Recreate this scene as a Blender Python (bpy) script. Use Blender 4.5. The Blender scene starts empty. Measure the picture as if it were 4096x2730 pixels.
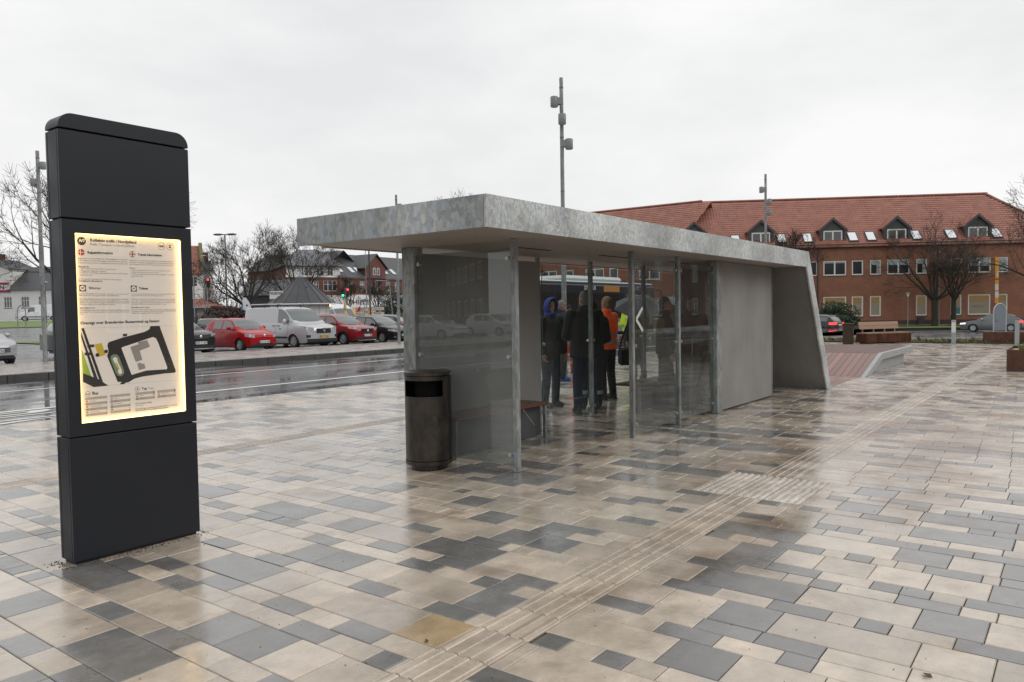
# Rainy bus terminal plaza: information totem, galvanised shelter, wet paving, parked cars, brick town houses
import bpy, bmesh, math, random
from mathutils import Vector, Matrix
random.seed(7)
S = bpy.context.scene
COL = S.collection
R = math.radians
PI = math.pi

# ---------------------------------------------------------------- camera
YAW, PITCH, ROLL = R(37.034), R(2.226), R(-0.9104)
cam_d = bpy.data.cameras.new('camera'); cam = bpy.data.objects.new('camera', cam_d); COL.objects.link(cam)
fw = Vector((math.cos(YAW)*math.cos(PITCH), math.sin(YAW)*math.cos(PITCH), -math.sin(PITCH)))
ri = Vector((math.sin(YAW), -math.cos(YAW), 0)); up = ri.cross(fw)
r2 = math.cos(ROLL)*ri + math.sin(ROLL)*up; u2 = -math.sin(ROLL)*ri + math.cos(ROLL)*up
m3 = Matrix((r2, u2, -fw)).transposed()
cam.matrix_world = Matrix.Translation((0, 0, 1.58)) @ m3.to_4x4()
cam_d.sensor_width = 36; cam_d.lens = 26.85; cam_d.clip_start = .05; cam_d.clip_end = 3000
S.camera = cam

# ---------------------------------------------------------------- overcast sky
W = bpy.data.worlds.new('World'); S.world = W; W.use_nodes = True
nt = W.node_tree; nt.nodes.clear()
def wn(t): return nt.nodes.new(t)
sky = wn('ShaderNodeTexSky'); sky.sky_type = 'NISHITA'; sky.sun_disc = False
sky.sun_elevation = R(38); sky.sun_rotation = R(150); sky.air_density = 2; sky.dust_density = 6
tc = wn('ShaderNodeTexCoord'); mp = wn('ShaderNodeMapping'); mp.inputs['Scale'].default_value = (1, 1, 2.6)
nz = wn('ShaderNodeTexNoise'); nz.inputs['Scale'].default_value = 2.2; nz.inputs['Detail'].default_value = 5; nz.inputs['Roughness'].default_value = .55
rp = wn('ShaderNodeValToRGB')
rp.color_ramp.elements[0].position = .3; rp.color_ramp.elements[0].color = (.80, .805, .815, 1)
rp.color_ramp.elements[1].position = .62; rp.color_ramp.elements[1].color = (.965, .965, .965, 1)
b1 = wn('ShaderNodeBackground'); b1.inputs['Strength'].default_value = .05
b2 = wn('ShaderNodeBackground'); b2.inputs['Strength'].default_value = 1.0
mx = wn('ShaderNodeMixShader'); mx.inputs[0].default_value = .97
ow = wn('ShaderNodeOutputWorld')
nt.links.new(sky.outputs[0], b1.inputs['Color'])
nt.links.new(tc.outputs['Generated'], mp.inputs['Vector']); nt.links.new(mp.outputs[0], nz.inputs['Vector'])
nt.links.new(nz.outputs['Fac'], rp.inputs[0]); nt.links.new(rp.outputs[0], b2.inputs['Color'])
nt.links.new(b1.outputs[0], mx.inputs[1]); nt.links.new(b2.outputs[0], mx.inputs[2]); nt.links.new(mx.outputs[0], ow.inputs['Surface'])

sun_d = bpy.data.lights.new('sun', 'SUN'); sun = bpy.data.objects.new('sun', sun_d); COL.objects.link(sun)
sun_d.energy = .75; sun_d.angle = R(35); sun_d.color = (1, .97, .93)
sun.rotation_euler = (R(52), 0, R(30))

S.view_settings.view_transform = 'Standard'; S.view_settings.look = 'None'
S.view_settings.exposure = 0.04; S.view_settings.gamma = 1
S.render.engine = 'CYCLES'
cy = S.cycles
cy.use_denoising = True; cy.max_bounces = 7; cy.transparent_max_bounces = 16; cy.diffuse_bounces = 3; cy.glossy_bounces = 4
cy.transmission_bounces = 4; cy.caustics_reflective = False; cy.caustics_refractive = False; cy.sample_clamp_indirect = 6

# ---------------------------------------------------------------- materials
MATS = {}
def nodemat(name):
    m = bpy.data.materials.new(name); m.use_nodes = True
    t = m.node_tree; b = t.nodes['Principled BSDF']
    return m, t, b
def mat(name, col, rough=.5, metal=0., spec=.5, var=None, bump=None, rvar=None, emit=None, coat=0., stain=None, ior=None):
    """procedural material: var=(scale,amount) brightness mottling, bump=(scale,strength), rvar=(scale,amount), stain=(scale,colour,lo,hi)"""
    if name in MATS: return MATS[name]
    m, t, b = nodemat(name); N = t.nodes.new; L = t.links.new
    b.inputs['Roughness'].default_value = rough; b.inputs['Metallic'].default_value = metal
    b.inputs['Specular IOR Level'].default_value = spec; b.inputs['Coat Weight'].default_value = coat
    b.inputs['Coat Roughness'].default_value = .06
    if ior: b.inputs['IOR'].default_value = ior
    c4 = (*col, 1)
    geo = N('ShaderNodeNewGeometry'); src = None
    if var:
        n = N('ShaderNodeTexNoise'); n.inputs['Scale'].default_value = var[0]; n.inputs['Detail'].default_value = 6; n.inputs['Roughness'].default_value = .65
        L(geo.outputs['Position'], n.inputs['Vector'])
        mr = N('ShaderNodeMapRange'); mr.inputs[1].default_value = .25; mr.inputs[2].default_value = .75; mr.inputs[3].default_value = 1-var[1]; mr.inputs[4].default_value = 1+var[1]
        L(n.outputs['Fac'], mr.inputs[0])
        x = N('ShaderNodeMix'); x.data_type = 'RGBA'; x.blend_type = 'MULTIPLY'; x.inputs[0].default_value = 1; x.inputs[6].default_value = c4
        L(mr.outputs[0], x.inputs[7]); src = x.outputs[2]
    if stain:
        n = N('ShaderNodeTexNoise'); n.inputs['Scale'].default_value = stain[0]; n.inputs['Detail'].default_value = 5
        L(geo.outputs['Position'], n.inputs['Vector'])
        mr = N('ShaderNodeMapRange'); mr.inputs[1].default_value = stain[2]; mr.inputs[2].default_value = stain[3]
        L(n.outputs['Fac'], mr.inputs[0])
        x = N('ShaderNodeMix'); x.data_type = 'RGBA'; x.inputs[7].default_value = (*stain[1], 1)
        if src: L(src, x.inputs[6])
        else: x.inputs[6].default_value = c4
        L(mr.outputs[0], x.inputs[0]); src = x.outputs[2]
    if src: L(src, b.inputs['Base Color'])
    else: b.inputs['Base Color'].default_value = c4
    if rvar:
        n = N('ShaderNodeTexNoise'); n.inputs['Scale'].default_value = rvar[0]; n.inputs['Detail'].default_value = 4
        L(geo.outputs['Position'], n.inputs['Vector'])
        mr = N('ShaderNodeMapRange'); mr.inputs[1].default_value = .35; mr.inputs[2].default_value = .65; mr.inputs[3].default_value = max(.02, rough-rvar[1]); mr.inputs[4].default_value = rough+rvar[1]
        L(n.outputs['Fac'], mr.inputs[0]); L(mr.outputs[0], b.inputs['Roughness'])
    if bump:
        n = N('ShaderNodeTexNoise'); n.inputs['Scale'].default_value = bump[0]; n.inputs['Detail'].default_value = 4
        L(geo.outputs['Position'], n.inputs['Vector'])
        bp = N('ShaderNodeBump'); bp.inputs['Strength'].default_value = bump[1]; bp.inputs['Distance'].default_value = .01
        L(n.outputs['Fac'], bp.inputs['Height']); L(bp.outputs[0], b.inputs['Normal'])
    if emit:
        b.inputs['Emission Color'].default_value = (*emit[0], 1); b.inputs['Emission Strength'].default_value = emit[1]
    MATS[name] = m; return m

def glass(name, tint=(.9, .93, .92), haze=.04, drops=0., refl=1.0, rough=.0, hazecol=(.55, .58, .57)):
    """thin pane: transparent + fresnel gloss, with a little wet film / rain beads"""
    if name in MATS: return MATS[name]
    m, t, b = nodemat(name); N = t.nodes.new; L = t.links.new; t.nodes.remove(b)
    out = t.nodes['Material Output']
    tr = N('ShaderNodeBsdfTransparent'); tr.inputs[0].default_value = (*tint, 1)
    gl = N('ShaderNodeBsdfGlossy'); gl.inputs['Roughness'].default_value = rough
    lw = N('ShaderNodeLayerWeight'); lw.inputs[0].default_value = .5
    pw = N('ShaderNodeMath'); pw.operation = 'POWER'; pw.inputs[1].default_value = 5; L(lw.outputs['Facing'], pw.inputs[0])
    mu = N('ShaderNodeMath'); mu.operation = 'MULTIPLY_ADD'; mu.inputs[1].default_value = .9; mu.inputs[2].default_value = .042*refl; mu.use_clamp = True
    L(pw.outputs[0], mu.inputs[0])
    df = N('ShaderNodeBsdfDiffuse'); df.inputs[0].default_value = (*hazecol, 1)
    m1 = N('ShaderNodeMixShader'); m2 = N('ShaderNodeMixShader')
    L(tr.outputs[0], m1.inputs[1]); L(df.outputs[0], m1.inputs[2])
    geo = N('ShaderNodeNewGeometry')
    sx = N('ShaderNodeSeparateXYZ'); L(geo.outputs['Position'], sx.inputs[0])
    mr = N('ShaderNodeMapRange'); mr.inputs[1].default_value = 0; mr.inputs[2].default_value = 1.3; mr.inputs[3].default_value = haze*1.5; mr.inputs[4].default_value = haze
    L(sx.outputs['Z'], mr.inputs[0])
    n = N('ShaderNodeTexNoise'); n.inputs['Scale'].default_value = 3.; n.inputs['Detail'].default_value = 6; L(geo.outputs['Position'], n.inputs['Vector'])
    mm = N('ShaderNodeMath'); mm.operation = 'MULTIPLY'; L(mr.outputs[0], mm.inputs[0])
    ad = N('ShaderNodeMath'); ad.operation = 'ADD'; ad.inputs[1].default_value = .5; L(n.outputs['Fac'], ad.inputs[0]); L(ad.outputs[0], mm.inputs[1])
    last = mm.outputs[0]
    if drops:
        v = N('ShaderNodeTexVoronoi'); v.inputs['Scale'].default_value = 75; L(geo.outputs['Position'], v.inputs['Vector'])
        lt = N('ShaderNodeMath'); lt.operation = 'LESS_THAN'; lt.inputs[1].default_value = .2; L(v.outputs['Distance'], lt.inputs[0])
        n2 = N('ShaderNodeTexNoise'); n2.inputs['Scale'].default_value = 4; n2.inputs['Detail'].default_value = 5; L(geo.outputs['Position'], n2.inputs['Vector'])
        gt = N('ShaderNodeMapRange'); gt.inputs[1].default_value = .45; gt.inputs[2].default_value = .6; L(n2.outputs['Fac'], gt.inputs[0])
        q = N('ShaderNodeMath'); q.operation = 'MULTIPLY'; L(lt.outputs[0], q.inputs[0]); L(gt.outputs[0], q.inputs[1])
        q2 = N('ShaderNodeMath'); q2.operation = 'MULTIPLY_ADD'; q2.inputs[1].default_value = drops; L(q.outputs[0], q2.inputs[0]); L(last, q2.inputs[2]); last = q2.outputs[0]
    L(last, m1.inputs[0])
    L(mu.outputs[0], m2.inputs[0]); L(m1.outputs[0], m2.inputs[1]); L(gl.outputs[0], m2.inputs[2]); L(m2.outputs[0], out.inputs['Surface'])
    MATS[name] = m; return m

# ---------------------------------------------------------------- mesh helpers
class MB:
    def __init__(s): s.v = []; s.f = []; s.mi = []; s.cur = 0
    def add(s, vs, fs):
        o = len(s.v); s.v += [tuple(p) for p in vs]
        for f in fs: s.f.append(tuple(i+o for i in f)); s.mi.append(s.cur)
        return s
    def box(s, x0, x1, y0, y1, z0, z1):
        return s.add([(x0,y0,z0),(x1,y0,z0),(x1,y1,z0),(x0,y1,z0),(x0,y0,z1),(x1,y0,z1),(x1,y1,z1),(x0,y1,z1)],
                     [(0,3,2,1),(4,5,6,7),(0,1,5,4),(1,2,6,5),(2,3,7,6),(3,0,4,7)])
    def obox(s, c, sx, sy, sz, rz=0.):
        ca, sa = math.cos(rz), math.sin(rz); P = []
        for dz in (-sz/2, sz/2):
            for dx, dy in ((-sx/2,-sy/2),(sx/2,-sy/2),(sx/2,sy/2),(-sx/2,sy/2)):
                P.append((c[0]+dx*ca-dy*sa, c[1]+dx*sa+dy*ca, c[2]+dz))
        return s.add(P, [(0,3,2,1),(4,5,6,7),(0,1,5,4),(1,2,6,5),(2,3,7,6),(3,0,4,7)])
    def prism(s, poly, ax, a, b):
        """poly 2-D, extruded along axis ax ('x': poly is y,z; 'y': x,z; 'z': x,y)"""
        n = len(poly)
        def P(p, t): return {'x': (t, p[0], p[1]), 'y': (p[0], t, p[1]), 'z': (p[0], p[1], t)}[ax]
        vs = [P(p, a) for p in poly]+[P(p, b) for p in poly]
        fs = [tuple(range(n-1, -1, -1)), tuple(range(n, 2*n))]+[(i, (i+1) % n, n+(i+1) % n, n+i) for i in range(n)]
        if ax == 'y': fs = [tuple(reversed(f)) for f in fs]
        return s.add(vs, fs)
    def cyl(s, p0, p1, r0, r1=None, n=12, caps=True):
        r1 = r0 if r1 is None else r1
        p0 = Vector(p0); p1 = Vector(p1); d = p1-p0
        if d.length < 1e-7: return s
        d.normalize(); a = d.orthogonal().normalized(); b = d.cross(a)
        vs = []
        for p, r in ((p0, r0), (p1, r1)):
            for i in range(n):
                t = 2*PI*i/n; vs.append(p+a*(r*math.cos(t))+b*(r*math.sin(t)))
        fs = [(i, (i+1) % n, n+(i+1) % n, n+i) for i in range(n)]
        if caps: fs += [tuple(range(n-1, -1, -1)), tuple(range(n, 2*n))]
        return s.add(vs, fs)
    def tube(s, pts, r, n=8):
        for i in range(len(pts)-1): s.cyl(pts[i], pts[i+1], r, r, n)
        return s
    def lathe(s, prof, c=(0,0,0), n=24, axis='z', closed=False):
        vs = []; k = len(prof)
        for i in range(n):
            t = 2*PI*i/n; ct, st = math.cos(t), math.sin(t)
            for r, h in prof:
                p = (r*ct, r*st, h) if axis == 'z' else ((r*ct, h, r*st) if axis == 'y' else (h, r*ct, r*st))
                vs.append((c[0]+p[0], c[1]+p[1], c[2]+p[2]))
        fs = []
        for i in range(n):
            j = (i+1) % n
            for q in range(k-1 if not closed else k):
                q2 = (q+1) % k
                f = (i*k+q, j*k+q, j*k+q2, i*k+q2)
                fs.append(f if axis != 'y' else tuple(reversed(f)))
        return s.add(vs, fs)
    def ball(s, c, rx, ry=None, rz=None, n=12, m=8):
        ry = rx if ry is None else ry; rz = rx if rz is None else rz
        vs = [(c[0], c[1], c[2]-rz)]
        for j in range(1, m):
            a = -PI/2+PI*j/m
            for i in range(n):
                t = 2*PI*i/n; vs.append((c[0]+rx*math.cos(a)*math.cos(t), c[1]+ry*math.cos(a)*math.sin(t), c[2]+rz*math.sin(a)))
        vs.append((c[0], c[1], c[2]+rz)); fs = []
        for i in range(n): fs.append((0, 1+(i+1) % n, 1+i))
        for j in range(m-2):
            for i in range(n): fs.append((1+j*n+i, 1+j*n+(i+1) % n, 1+(j+1)*n+(i+1) % n, 1+(j+1)*n+i))
        o = 1+(m-2)*n
        for i in range(n): fs.append((o+i, o+(i+1) % n, len(vs)-1))
        return s.add(vs, fs)
    def grid(s, rows, flip=False):
        n = len(rows[0]); vs = [p for r in rows for p in r]; fs = []
        for j in range(len(rows)-1):
            for i in range(n-1):
                f = (j*n+i, j*n+i+1, (j+1)*n+i+1, (j+1)*n+i); fs.append(f if not flip else tuple(reversed(f)))
        return s.add(vs, fs)
    def mesh(s, name, mats, bevel=0., smooth=None, fixn=False):
        me = bpy.data.meshes.new(name); me.from_pydata(s.v, [], s.f)
        if not isinstance(mats, (list, tuple)): mats = [mats]
        for m in mats: me.materials.append(m)
        if len(mats) > 1: me.polygons.foreach_set('material_index', s.mi)
        if bevel or fixn:
            bm = bmesh.new(); bm.from_mesh(me)
            if fixn:
                bmesh.ops.remove_doubles(bm, verts=bm.verts, dist=1e-5); bmesh.ops.recalc_face_normals(bm, faces=bm.faces)
            if bevel:
                ed = [e for e in bm.edges if len(e.link_faces) == 2 and e.calc_face_angle(0) > .5]
                bmesh.ops.bevel(bm, geom=ed, offset=bevel, segments=1, affect='EDGES', clamp_overlap=True)
            bm.to_mesh(me); bm.free()
        if smooth is not None:
            me.shade_smooth()
            if smooth < 179: me.set_sharp_from_angle(angle=R(smooth))
        me.update(); return me
    def build(s, name, mats, parent=None, world=False, **k):
        if parent is not None and world:
            o = parent.location; s.v = [(a-o.x, b-o.y, c-o.z) for a, b, c in s.v]
        return link(name, s.mesh(name, mats, **k), parent)
def link(name, me, parent=None, loc=None, rz=0):
    o = bpy.data.objects.new(name, me); COL.objects.link(o)
    if parent: o.parent = parent
    if loc is not None: o.location = loc
    if rz: o.rotation_euler = (0, 0, rz)
    return o
def tag(o, label=None, cat=None, group=None, kind=None):
    for k, v in (('label', label), ('category', cat), ('group', group), ('kind', kind)):
        if v: o[k] = v
    return o
def thing(name, label, cat, loc=(0, 0, 0), rz=0, group=None, sc=1.):
    o = bpy.data.objects.new(name, None); COL.objects.link(o); o.location = loc; o.rotation_euler = (0, 0, rz); o.scale = (sc, sc, sc)
    o.empty_display_size = .2
    return tag(o, label, cat, group)
def copy_tree(o, parent=None):
    c = o.copy(); COL.objects.link(c); c.parent = parent
    for ch in list(o.children): copy_tree(ch, c)
    return c
_tc = {}
def text_mesh(txt, mirror=False):
    """unit text mesh in x/y: width normalised to 1, baseline at 0; returns verts, faces, height ratio"""
    if txt in _tc: return _tc[txt]
    cu = bpy.data.curves.new('t', 'FONT'); cu.body = txt; cu.resolution_u = 2
    ob = bpy.data.objects.new('t', cu); COL.objects.link(ob)
    dg = bpy.context.evaluated_depsgraph_get(); me = bpy.data.meshes.new_from_object(ob.evaluated_get(dg))
    vs = [tuple(v.co) for v in me.vertices]; fs = [tuple(p.vertices) for p in me.polygons]
    bpy.data.objects.remove(ob); bpy.data.curves.remove(cu); bpy.data.meshes.remove(me)
    if not vs: vs = [(0,0,0),(1,0,0),(0,1,0)]; fs = [(0,1,2)]
    x0 = min(v[0] for v in vs); x1 = max(v[0] for v in vs); w = max(1e-4, x1-x0)
    vs = [((v[0]-x0)/w, v[1]/w, 0) for v in vs]
    _tc[txt] = (vs, fs); return _tc[txt]
def put_text(mb, txt, o, ux, uy, width=None, height=None, bold=0., hgt_only=None):
    """lay text into mb: o = left baseline, ux/uy unit vectors, width in metres (cap height follows, or height overrides)"""
    vs, fs = text_mesh(txt); hm = max(v[1] for v in vs) or 1
    if width is None: width = height/hm
    sy = width if height is None else height/hm
    o = Vector(o); ux = Vector(ux); uy = Vector(uy)
    nn = ux.cross(uy)
    for i, k in enumerate(((0, 0), (bold, 0), (0, bold), (bold, bold)) if bold else ((0, 0),)):
        mb.add([o+ux*(v[0]*width+k[0])+uy*(v[1]*sy+k[1])+nn*(i*1.5e-4) for v in vs], fs)
# ================================================================ ground, road, paving
def sstep(a, b, x):
    t = min(1, max(0, (x-a)/(b-a))); return t*t*(3-2*t)
def zg(x, y):
    z = -.07+.07*sstep(25, 28, y)
    z += 1.3*sstep(60, 105, y)*(1-sstep(50, 75, x))*sstep(-60, 20, x)
    z -= .62*sstep(38, 70, x)*(1-sstep(34, 58, y))
    return z
def wet_asphalt(name, col=(.03, .031, .033), lo=.03, hi=.26, sc=.5, bmp=.07):
    m, t, b = nodemat(name); N = t.nodes.new; L = t.links.new
    g = N('ShaderNodeNewGeometry'); mp = N('ShaderNodeMapping'); mp.inputs['Scale'].default_value = (.35, 1.6, 1); L(g.outputs['Position'], mp.inputs['Vector'])
    n = N('ShaderNodeTexNoise'); n.inputs['Scale'].default_value = sc; n.inputs['Detail'].default_value = 8; n.inputs['Roughness'].default_value = .6; L(mp.outputs[0], n.inputs['Vector'])
    r = N('ShaderNodeMapRange'); r.inputs[1].default_value = .42; r.inputs[2].default_value = .62; r.inputs[3].default_value = lo; r.inputs[4].default_value = hi
    L(n.outputs['Fac'], r.inputs[0]); L(r.outputs[0], b.inputs['Roughness'])
    f = N('ShaderNodeTexNoise'); f.inputs['Scale'].default_value = 90; f.inputs['Detail'].default_value = 3; L(g.outputs['Position'], f.inputs['Vector'])
    c = N('ShaderNodeMapRange'); c.inputs[1].default_value = .3; c.inputs[2].default_value = .7; c.inputs[3].default_value = .6; c.inputs[4].default_value = 1.5; L(f.outputs['Fac'], c.inputs[0])
    x = N('ShaderNodeMix'); x.data_type = 'RGBA'; x.blend_type = 'MULTIPLY'; x.inputs[0].default_value = 1; x.inputs[6].default_value = (*col, 1); L(c.outputs[0], x.inputs[7]); L(x.outputs[2], b.inputs['Base Color'])
    rip = N('ShaderNodeTexNoise'); rip.inputs['Scale'].default_value = 3.5; rip.inputs['Detail'].default_value = 6
    mp2 = N('ShaderNodeMapping'); mp2.inputs['Scale'].default_value = (1, 3.5, 1); L(g.outputs['Position'], mp2.inputs['Vector']); L(mp2.outputs[0], rip.inputs['Vector'])
    bp = N('ShaderNodeBump'); bp.inputs['Distance'].default_value = .01; bp.inputs['Strength'].default_value = bmp; L(rip.outputs['Fac'], bp.inputs['Height']); L(bp.outputs[0], b.inputs['Normal'])
    MATS[name] = m; return m
ASPH = wet_asphalt('wet_asphalt')
ASPH2 = wet_asphalt('wet_asphalt_far', (.13, .132, .135), .16, .42, .3, .04)

g = MB(); xs = [-400, -200, -100]+[-60+6*i for i in range(34)]+[160, 200, 300, 600, 1200]; ys = [-400, -200, -100, -60]+[-40+5*i for i in range(37)]+[160, 200, 300, 600, 1200]
g.grid([[(x, y, zg(x, y)) for x in xs] for y in ys])
tag(g.build('ground', ASPH2, smooth=179), kind='structure')

r = MB(); r.grid([[(-80, y, -.03), (75, y, -.03)] for y in (12.95, 22.64)])
road = r.build('road', ASPH); tag(road, kind='structure')
WP = mat('road_paint', (.72, .72, .68), .35, var=(6, .12))
for y0, y1 in ((14.92, 15.10), (19.12, 19.26)):
    p = MB(); p.grid([[(-40, y, -.026), (38, y, -.026)] for y in (y0, y1)]); p.build('lane_line', WP, road)
p = MB(); put_text(p, 'BUS', (3.1, 14.78, -.025), (0, -1, 0), (1, 0, 0), width=1.66, height=2.75); p.build('lane_lettering', WP, road)

# far island: raised slab with dark granite kerb
def farpave(name):
    m, t, b = nodemat(name); N = t.nodes.new; L = t.links.new
    g = N('ShaderNodeNewGeometry'); br = N('ShaderNodeTexBrick'); br.inputs['Scale'].default_value = 1; br.offset = .37
    br.inputs['Brick Width'].default_value = .45; br.inputs['Row Height'].default_value = .25; br.inputs['Mortar Size'].default_value = .008
    br.inputs['Color1'].default_value = (.42, .36, .31, 1); br.inputs['Color2'].default_value = (.2, .19, .185, 1); br.inputs['Mortar'].default_value = (.2, .17, .14, 1)
    mp = N('ShaderNodeMapping'); mp.inputs['Rotation'].default_value = (0, 0, R(90)); L(g.outputs['Position'], mp.inputs['Vector']); L(mp.outputs[0], br.inputs['Vector'])
    L(br.outputs['Color'], b.inputs['Base Color']); b.inputs['Roughness'].default_value = .3
    n = N('ShaderNodeTexNoise'); n.inputs['Scale'].default_value = 1.2; n.inputs['Detail'].default_value = 6; L(g.outputs['Position'], n.inputs['Vector'])
    r_ = N('ShaderNodeMapRange'); r_.inputs[1].default_value = .35; r_.inputs[2].default_value = .65; r_.inputs[3].default_value = .18; r_.inputs[4].default_value = .5; L(n.outputs['Fac'], r_.inputs[0]); L(r_.outputs[0], b.inputs['Roughness'])
    return m
FARP = farpave('far_paving')
i = MB(); i.box(-60, 38, 22.86, 28.3, -.2, .118); isl = i.build('island_pavement', FARP); tag(isl, kind='structure')
KERB = mat('kerb_granite', (.075, .074, .073), .4, var=(40, .35), rvar=(3, .15))
kb = MB().box(0, .985, 0, .2, -.16, .122).mesh('kerb_stone', KERB, bevel=.012)
for k in range(60): link('kerb_stone', kb, isl, (-24+k, 22.655, 0))

# paving stones ------------------------------------------------------------
def tile_mat(name, col, dark, stainc):
    m, t, b = nodemat(name); N = t.nodes.new; L = t.links.new
    g = N('ShaderNodeNewGeometry'); oi = N('ShaderNodeObjectInfo')
    rn = N('ShaderNodeMath'); rn.operation = 'ADD'; L(g.outputs['Random Per Island'], rn.inputs[0]); L(oi.outputs['Random'], rn.inputs[1])
    fr = N('ShaderNodeMath'); fr.operation = 'FRACT'; L(rn.outputs[0], fr.inputs[0])
    mr = N('ShaderNodeMapRange'); mr.inputs[3].default_value = .78; mr.inputs[4].default_value = 1.14; L(fr.outputs[0], mr.inputs[0])
    x0 = N('ShaderNodeMix'); x0.data_type = 'RGBA'; x0.blend_type = 'MULTIPLY'; x0.inputs[0].default_value = 1; x0.inputs[6].default_value = (*col, 1); L(mr.outputs[0], x0.inputs[7])
    # cloudy surface of cast concrete
    n1 = N('ShaderNodeTexNoise'); n1.inputs['Scale'].default_value = 5; n1.inputs['Detail'].default_value = 7; n1.inputs['Roughness'].default_value = .7; L(g.outputs['Position'], n1.inputs['Vector'])
    m1 = N('ShaderNodeMapRange'); m1.inputs[1].default_value = .3; m1.inputs[2].default_value = .7; m1.inputs[3].default_value = .76; m1.inputs[4].default_value = 1.13; L(n1.outputs['Fac'], m1.inputs[0])
    x1 = N('ShaderNodeMix'); x1.data_type = 'RGBA'; x1.blend_type = 'MULTIPLY'; x1.inputs[0].default_value = 1; L(x0.outputs[2], x1.inputs[6]); L(m1.outputs[0], x1.inputs[7])
    # sand grain specks
    n2 = N('ShaderNodeTexNoise'); n2.inputs['Scale'].default_value = 260; n2.inputs['Detail'].default_value = 2; L(g.outputs['Position'], n2.inputs['Vector'])
    m2 = N('ShaderNodeMapRange'); m2.inputs[1].default_value = .35; m2.inputs[2].default_value = .65; m2.inputs[3].default_value = .88; m2.inputs[4].default_value = 1.08; L(n2.outputs['Fac'], m2.inputs[0])
    x2 = N('ShaderNodeMix'); x2.data_type = 'RGBA'; x2.blend_type = 'MULTIPLY'; x2.inputs[0].default_value = 1; L(x1.outputs[2], x2.inputs[6]); L(m2.outputs[0], x2.inputs[7])
    # mud carried by shoes and tyres
    n3 = N('ShaderNodeTexNoise'); n3.inputs['Scale'].default_value = 1.3; n3.inputs['Detail'].default_value = 6; n3.inputs['Roughness'].default_value = .62; n3.inputs['Distortion'].default_value = .4; L(g.outputs['Position'], n3.inputs['Vector'])
    m3_ = N('ShaderNodeMapRange'); m3_.inputs[1].default_value = .55; m3_.inputs[2].default_value = .77; m3_.inputs[4].default_value = .8
    # walked-in mud is thickest where people leave the shelter along the strip
    mm = N('ShaderNodeMapping'); mm.inputs['Location'].default_value = (-8.6/4.6, -1.75/1.7, 0); mm.inputs['Scale'].default_value = (1/4.6, 1/1.7, 0); L(g.outputs['Position'], mm.inputs['Vector'])
    ln = N('ShaderNodeVectorMath'); ln.operation = 'LENGTH'; L(mm.outputs[0], ln.inputs[0])
    bi = N('ShaderNodeMapRange'); bi.inputs[1].default_value = .1; bi.inputs[2].default_value = 1.15; bi.inputs[3].default_value = .19; bi.inputs[4].default_value = 0; L(ln.outputs['Value'], bi.inputs[0])
    n3b = N('ShaderNodeMath'); n3b.operation = 'ADD'; L(n3.outputs['Fac'], n3b.inputs[0]); L(bi.outputs[0], n3b.inputs[1]); L(n3b.outputs[0], m3_.inputs[0])
    x3 = N('ShaderNodeMix'); x3.data_type = 'RGBA'; L(m3_.outputs[0], x3.inputs[0]); L(x2.outputs[2], x3.inputs[6]); x3.inputs[7].default_value = (*stainc, 1)
    # dark crumbs of grit
    n4 = N('ShaderNodeTexVoronoi'); n4.inputs['Scale'].default_value = 22; L(g.outputs['Position'], n4.inputs['Vector'])
    l4 = N('ShaderNodeMath'); l4.operation = 'LESS_THAN'; l4.inputs[1].default_value = .055; L(n4.outputs['Distance'], l4.inputs[0])
    x4 = N('ShaderNodeMix'); x4.data_type = 'RGBA'; L(x3.outputs[2], x4.inputs[6]); x4.inputs[7].default_value = (.06, .045, .035, 1)
    s4 = N('ShaderNodeMath'); s4.operation = 'MULTIPLY'; s4.inputs[1].default_value = .6; L(l4.outputs[0], s4.inputs[0]); L(s4.outputs[0], x4.inputs[0])
    xw = N('ShaderNodeMix'); xw.data_type = 'RGBA'; xw.blend_type = 'MULTIPLY'; xw.inputs[0].default_value = 1; L(x4.outputs[2], xw.inputs[6]); L(xw.outputs[2], b.inputs['Base Color'])
    # standing film of water: smooth here, rough there
    n5 = N('ShaderNodeTexNoise'); n5.inputs['Scale'].default_value = 1.7; n5.inputs['Detail'].default_value = 7; n5.inputs['Roughness'].default_value = .65; L(g.outputs['Position'], n5.inputs['Vector'])
    r5 = N('ShaderNodeMapRange'); r5.inputs[1].default_value = .38; r5.inputs[2].default_value = .62; r5.inputs[3].default_value = dark; r5.inputs[4].default_value = dark+.32; L(n5.outputs['Fac'], r5.inputs[0]); L(r5.outputs[0], b.inputs['Roughness'])
    w5 = N('ShaderNodeMapRange'); w5.inputs[1].default_value = .36; w5.inputs[2].default_value = .66; w5.inputs[3].default_value = .80; w5.inputs[4].default_value = 1.12; L(n5.outputs['Fac'], w5.inputs[0]); L(w5.outputs[0], xw.inputs[7])
    b.inputs['IOR'].default_value = 1.5; b.inputs['Specular IOR Level'].default_value = .8; b.inputs['Coat Weight'].default_value = .6; b.inputs['Coat IOR'].default_value = 1.33; b.inputs['Coat Roughness'].default_value = .2
    n6 = N('ShaderNodeTexNoise'); n6.inputs['Scale'].default_value = 38; n6.inputs['Detail'].default_value = 4; L(g.outputs['Position'], n6.inputs['Vector'])
    bp = N('ShaderNodeBump'); bp.inputs['Strength'].default_value = .12; bp.inputs['Distance'].default_value = .006; L(n6.outputs['Fac'], bp.inputs['Height']); L(bp.outputs[0], b.inputs['Normal'])
    MATS[name] = m; return m
CREAM = tile_mat('cream_concrete', (.57, .485, .39), .08, (.21, .12, .055))
GREY = tile_mat('grey_concrete', (.215, .209, .20), .07, (.12, .08, .045))
YELL = tile_mat('sandy_concrete', (.56, .41, .23), .08, (.27, .18, .1))
JOINT = mat('joint_sand', (.11, .085, .06), .7, var=(60, .3))

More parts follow.
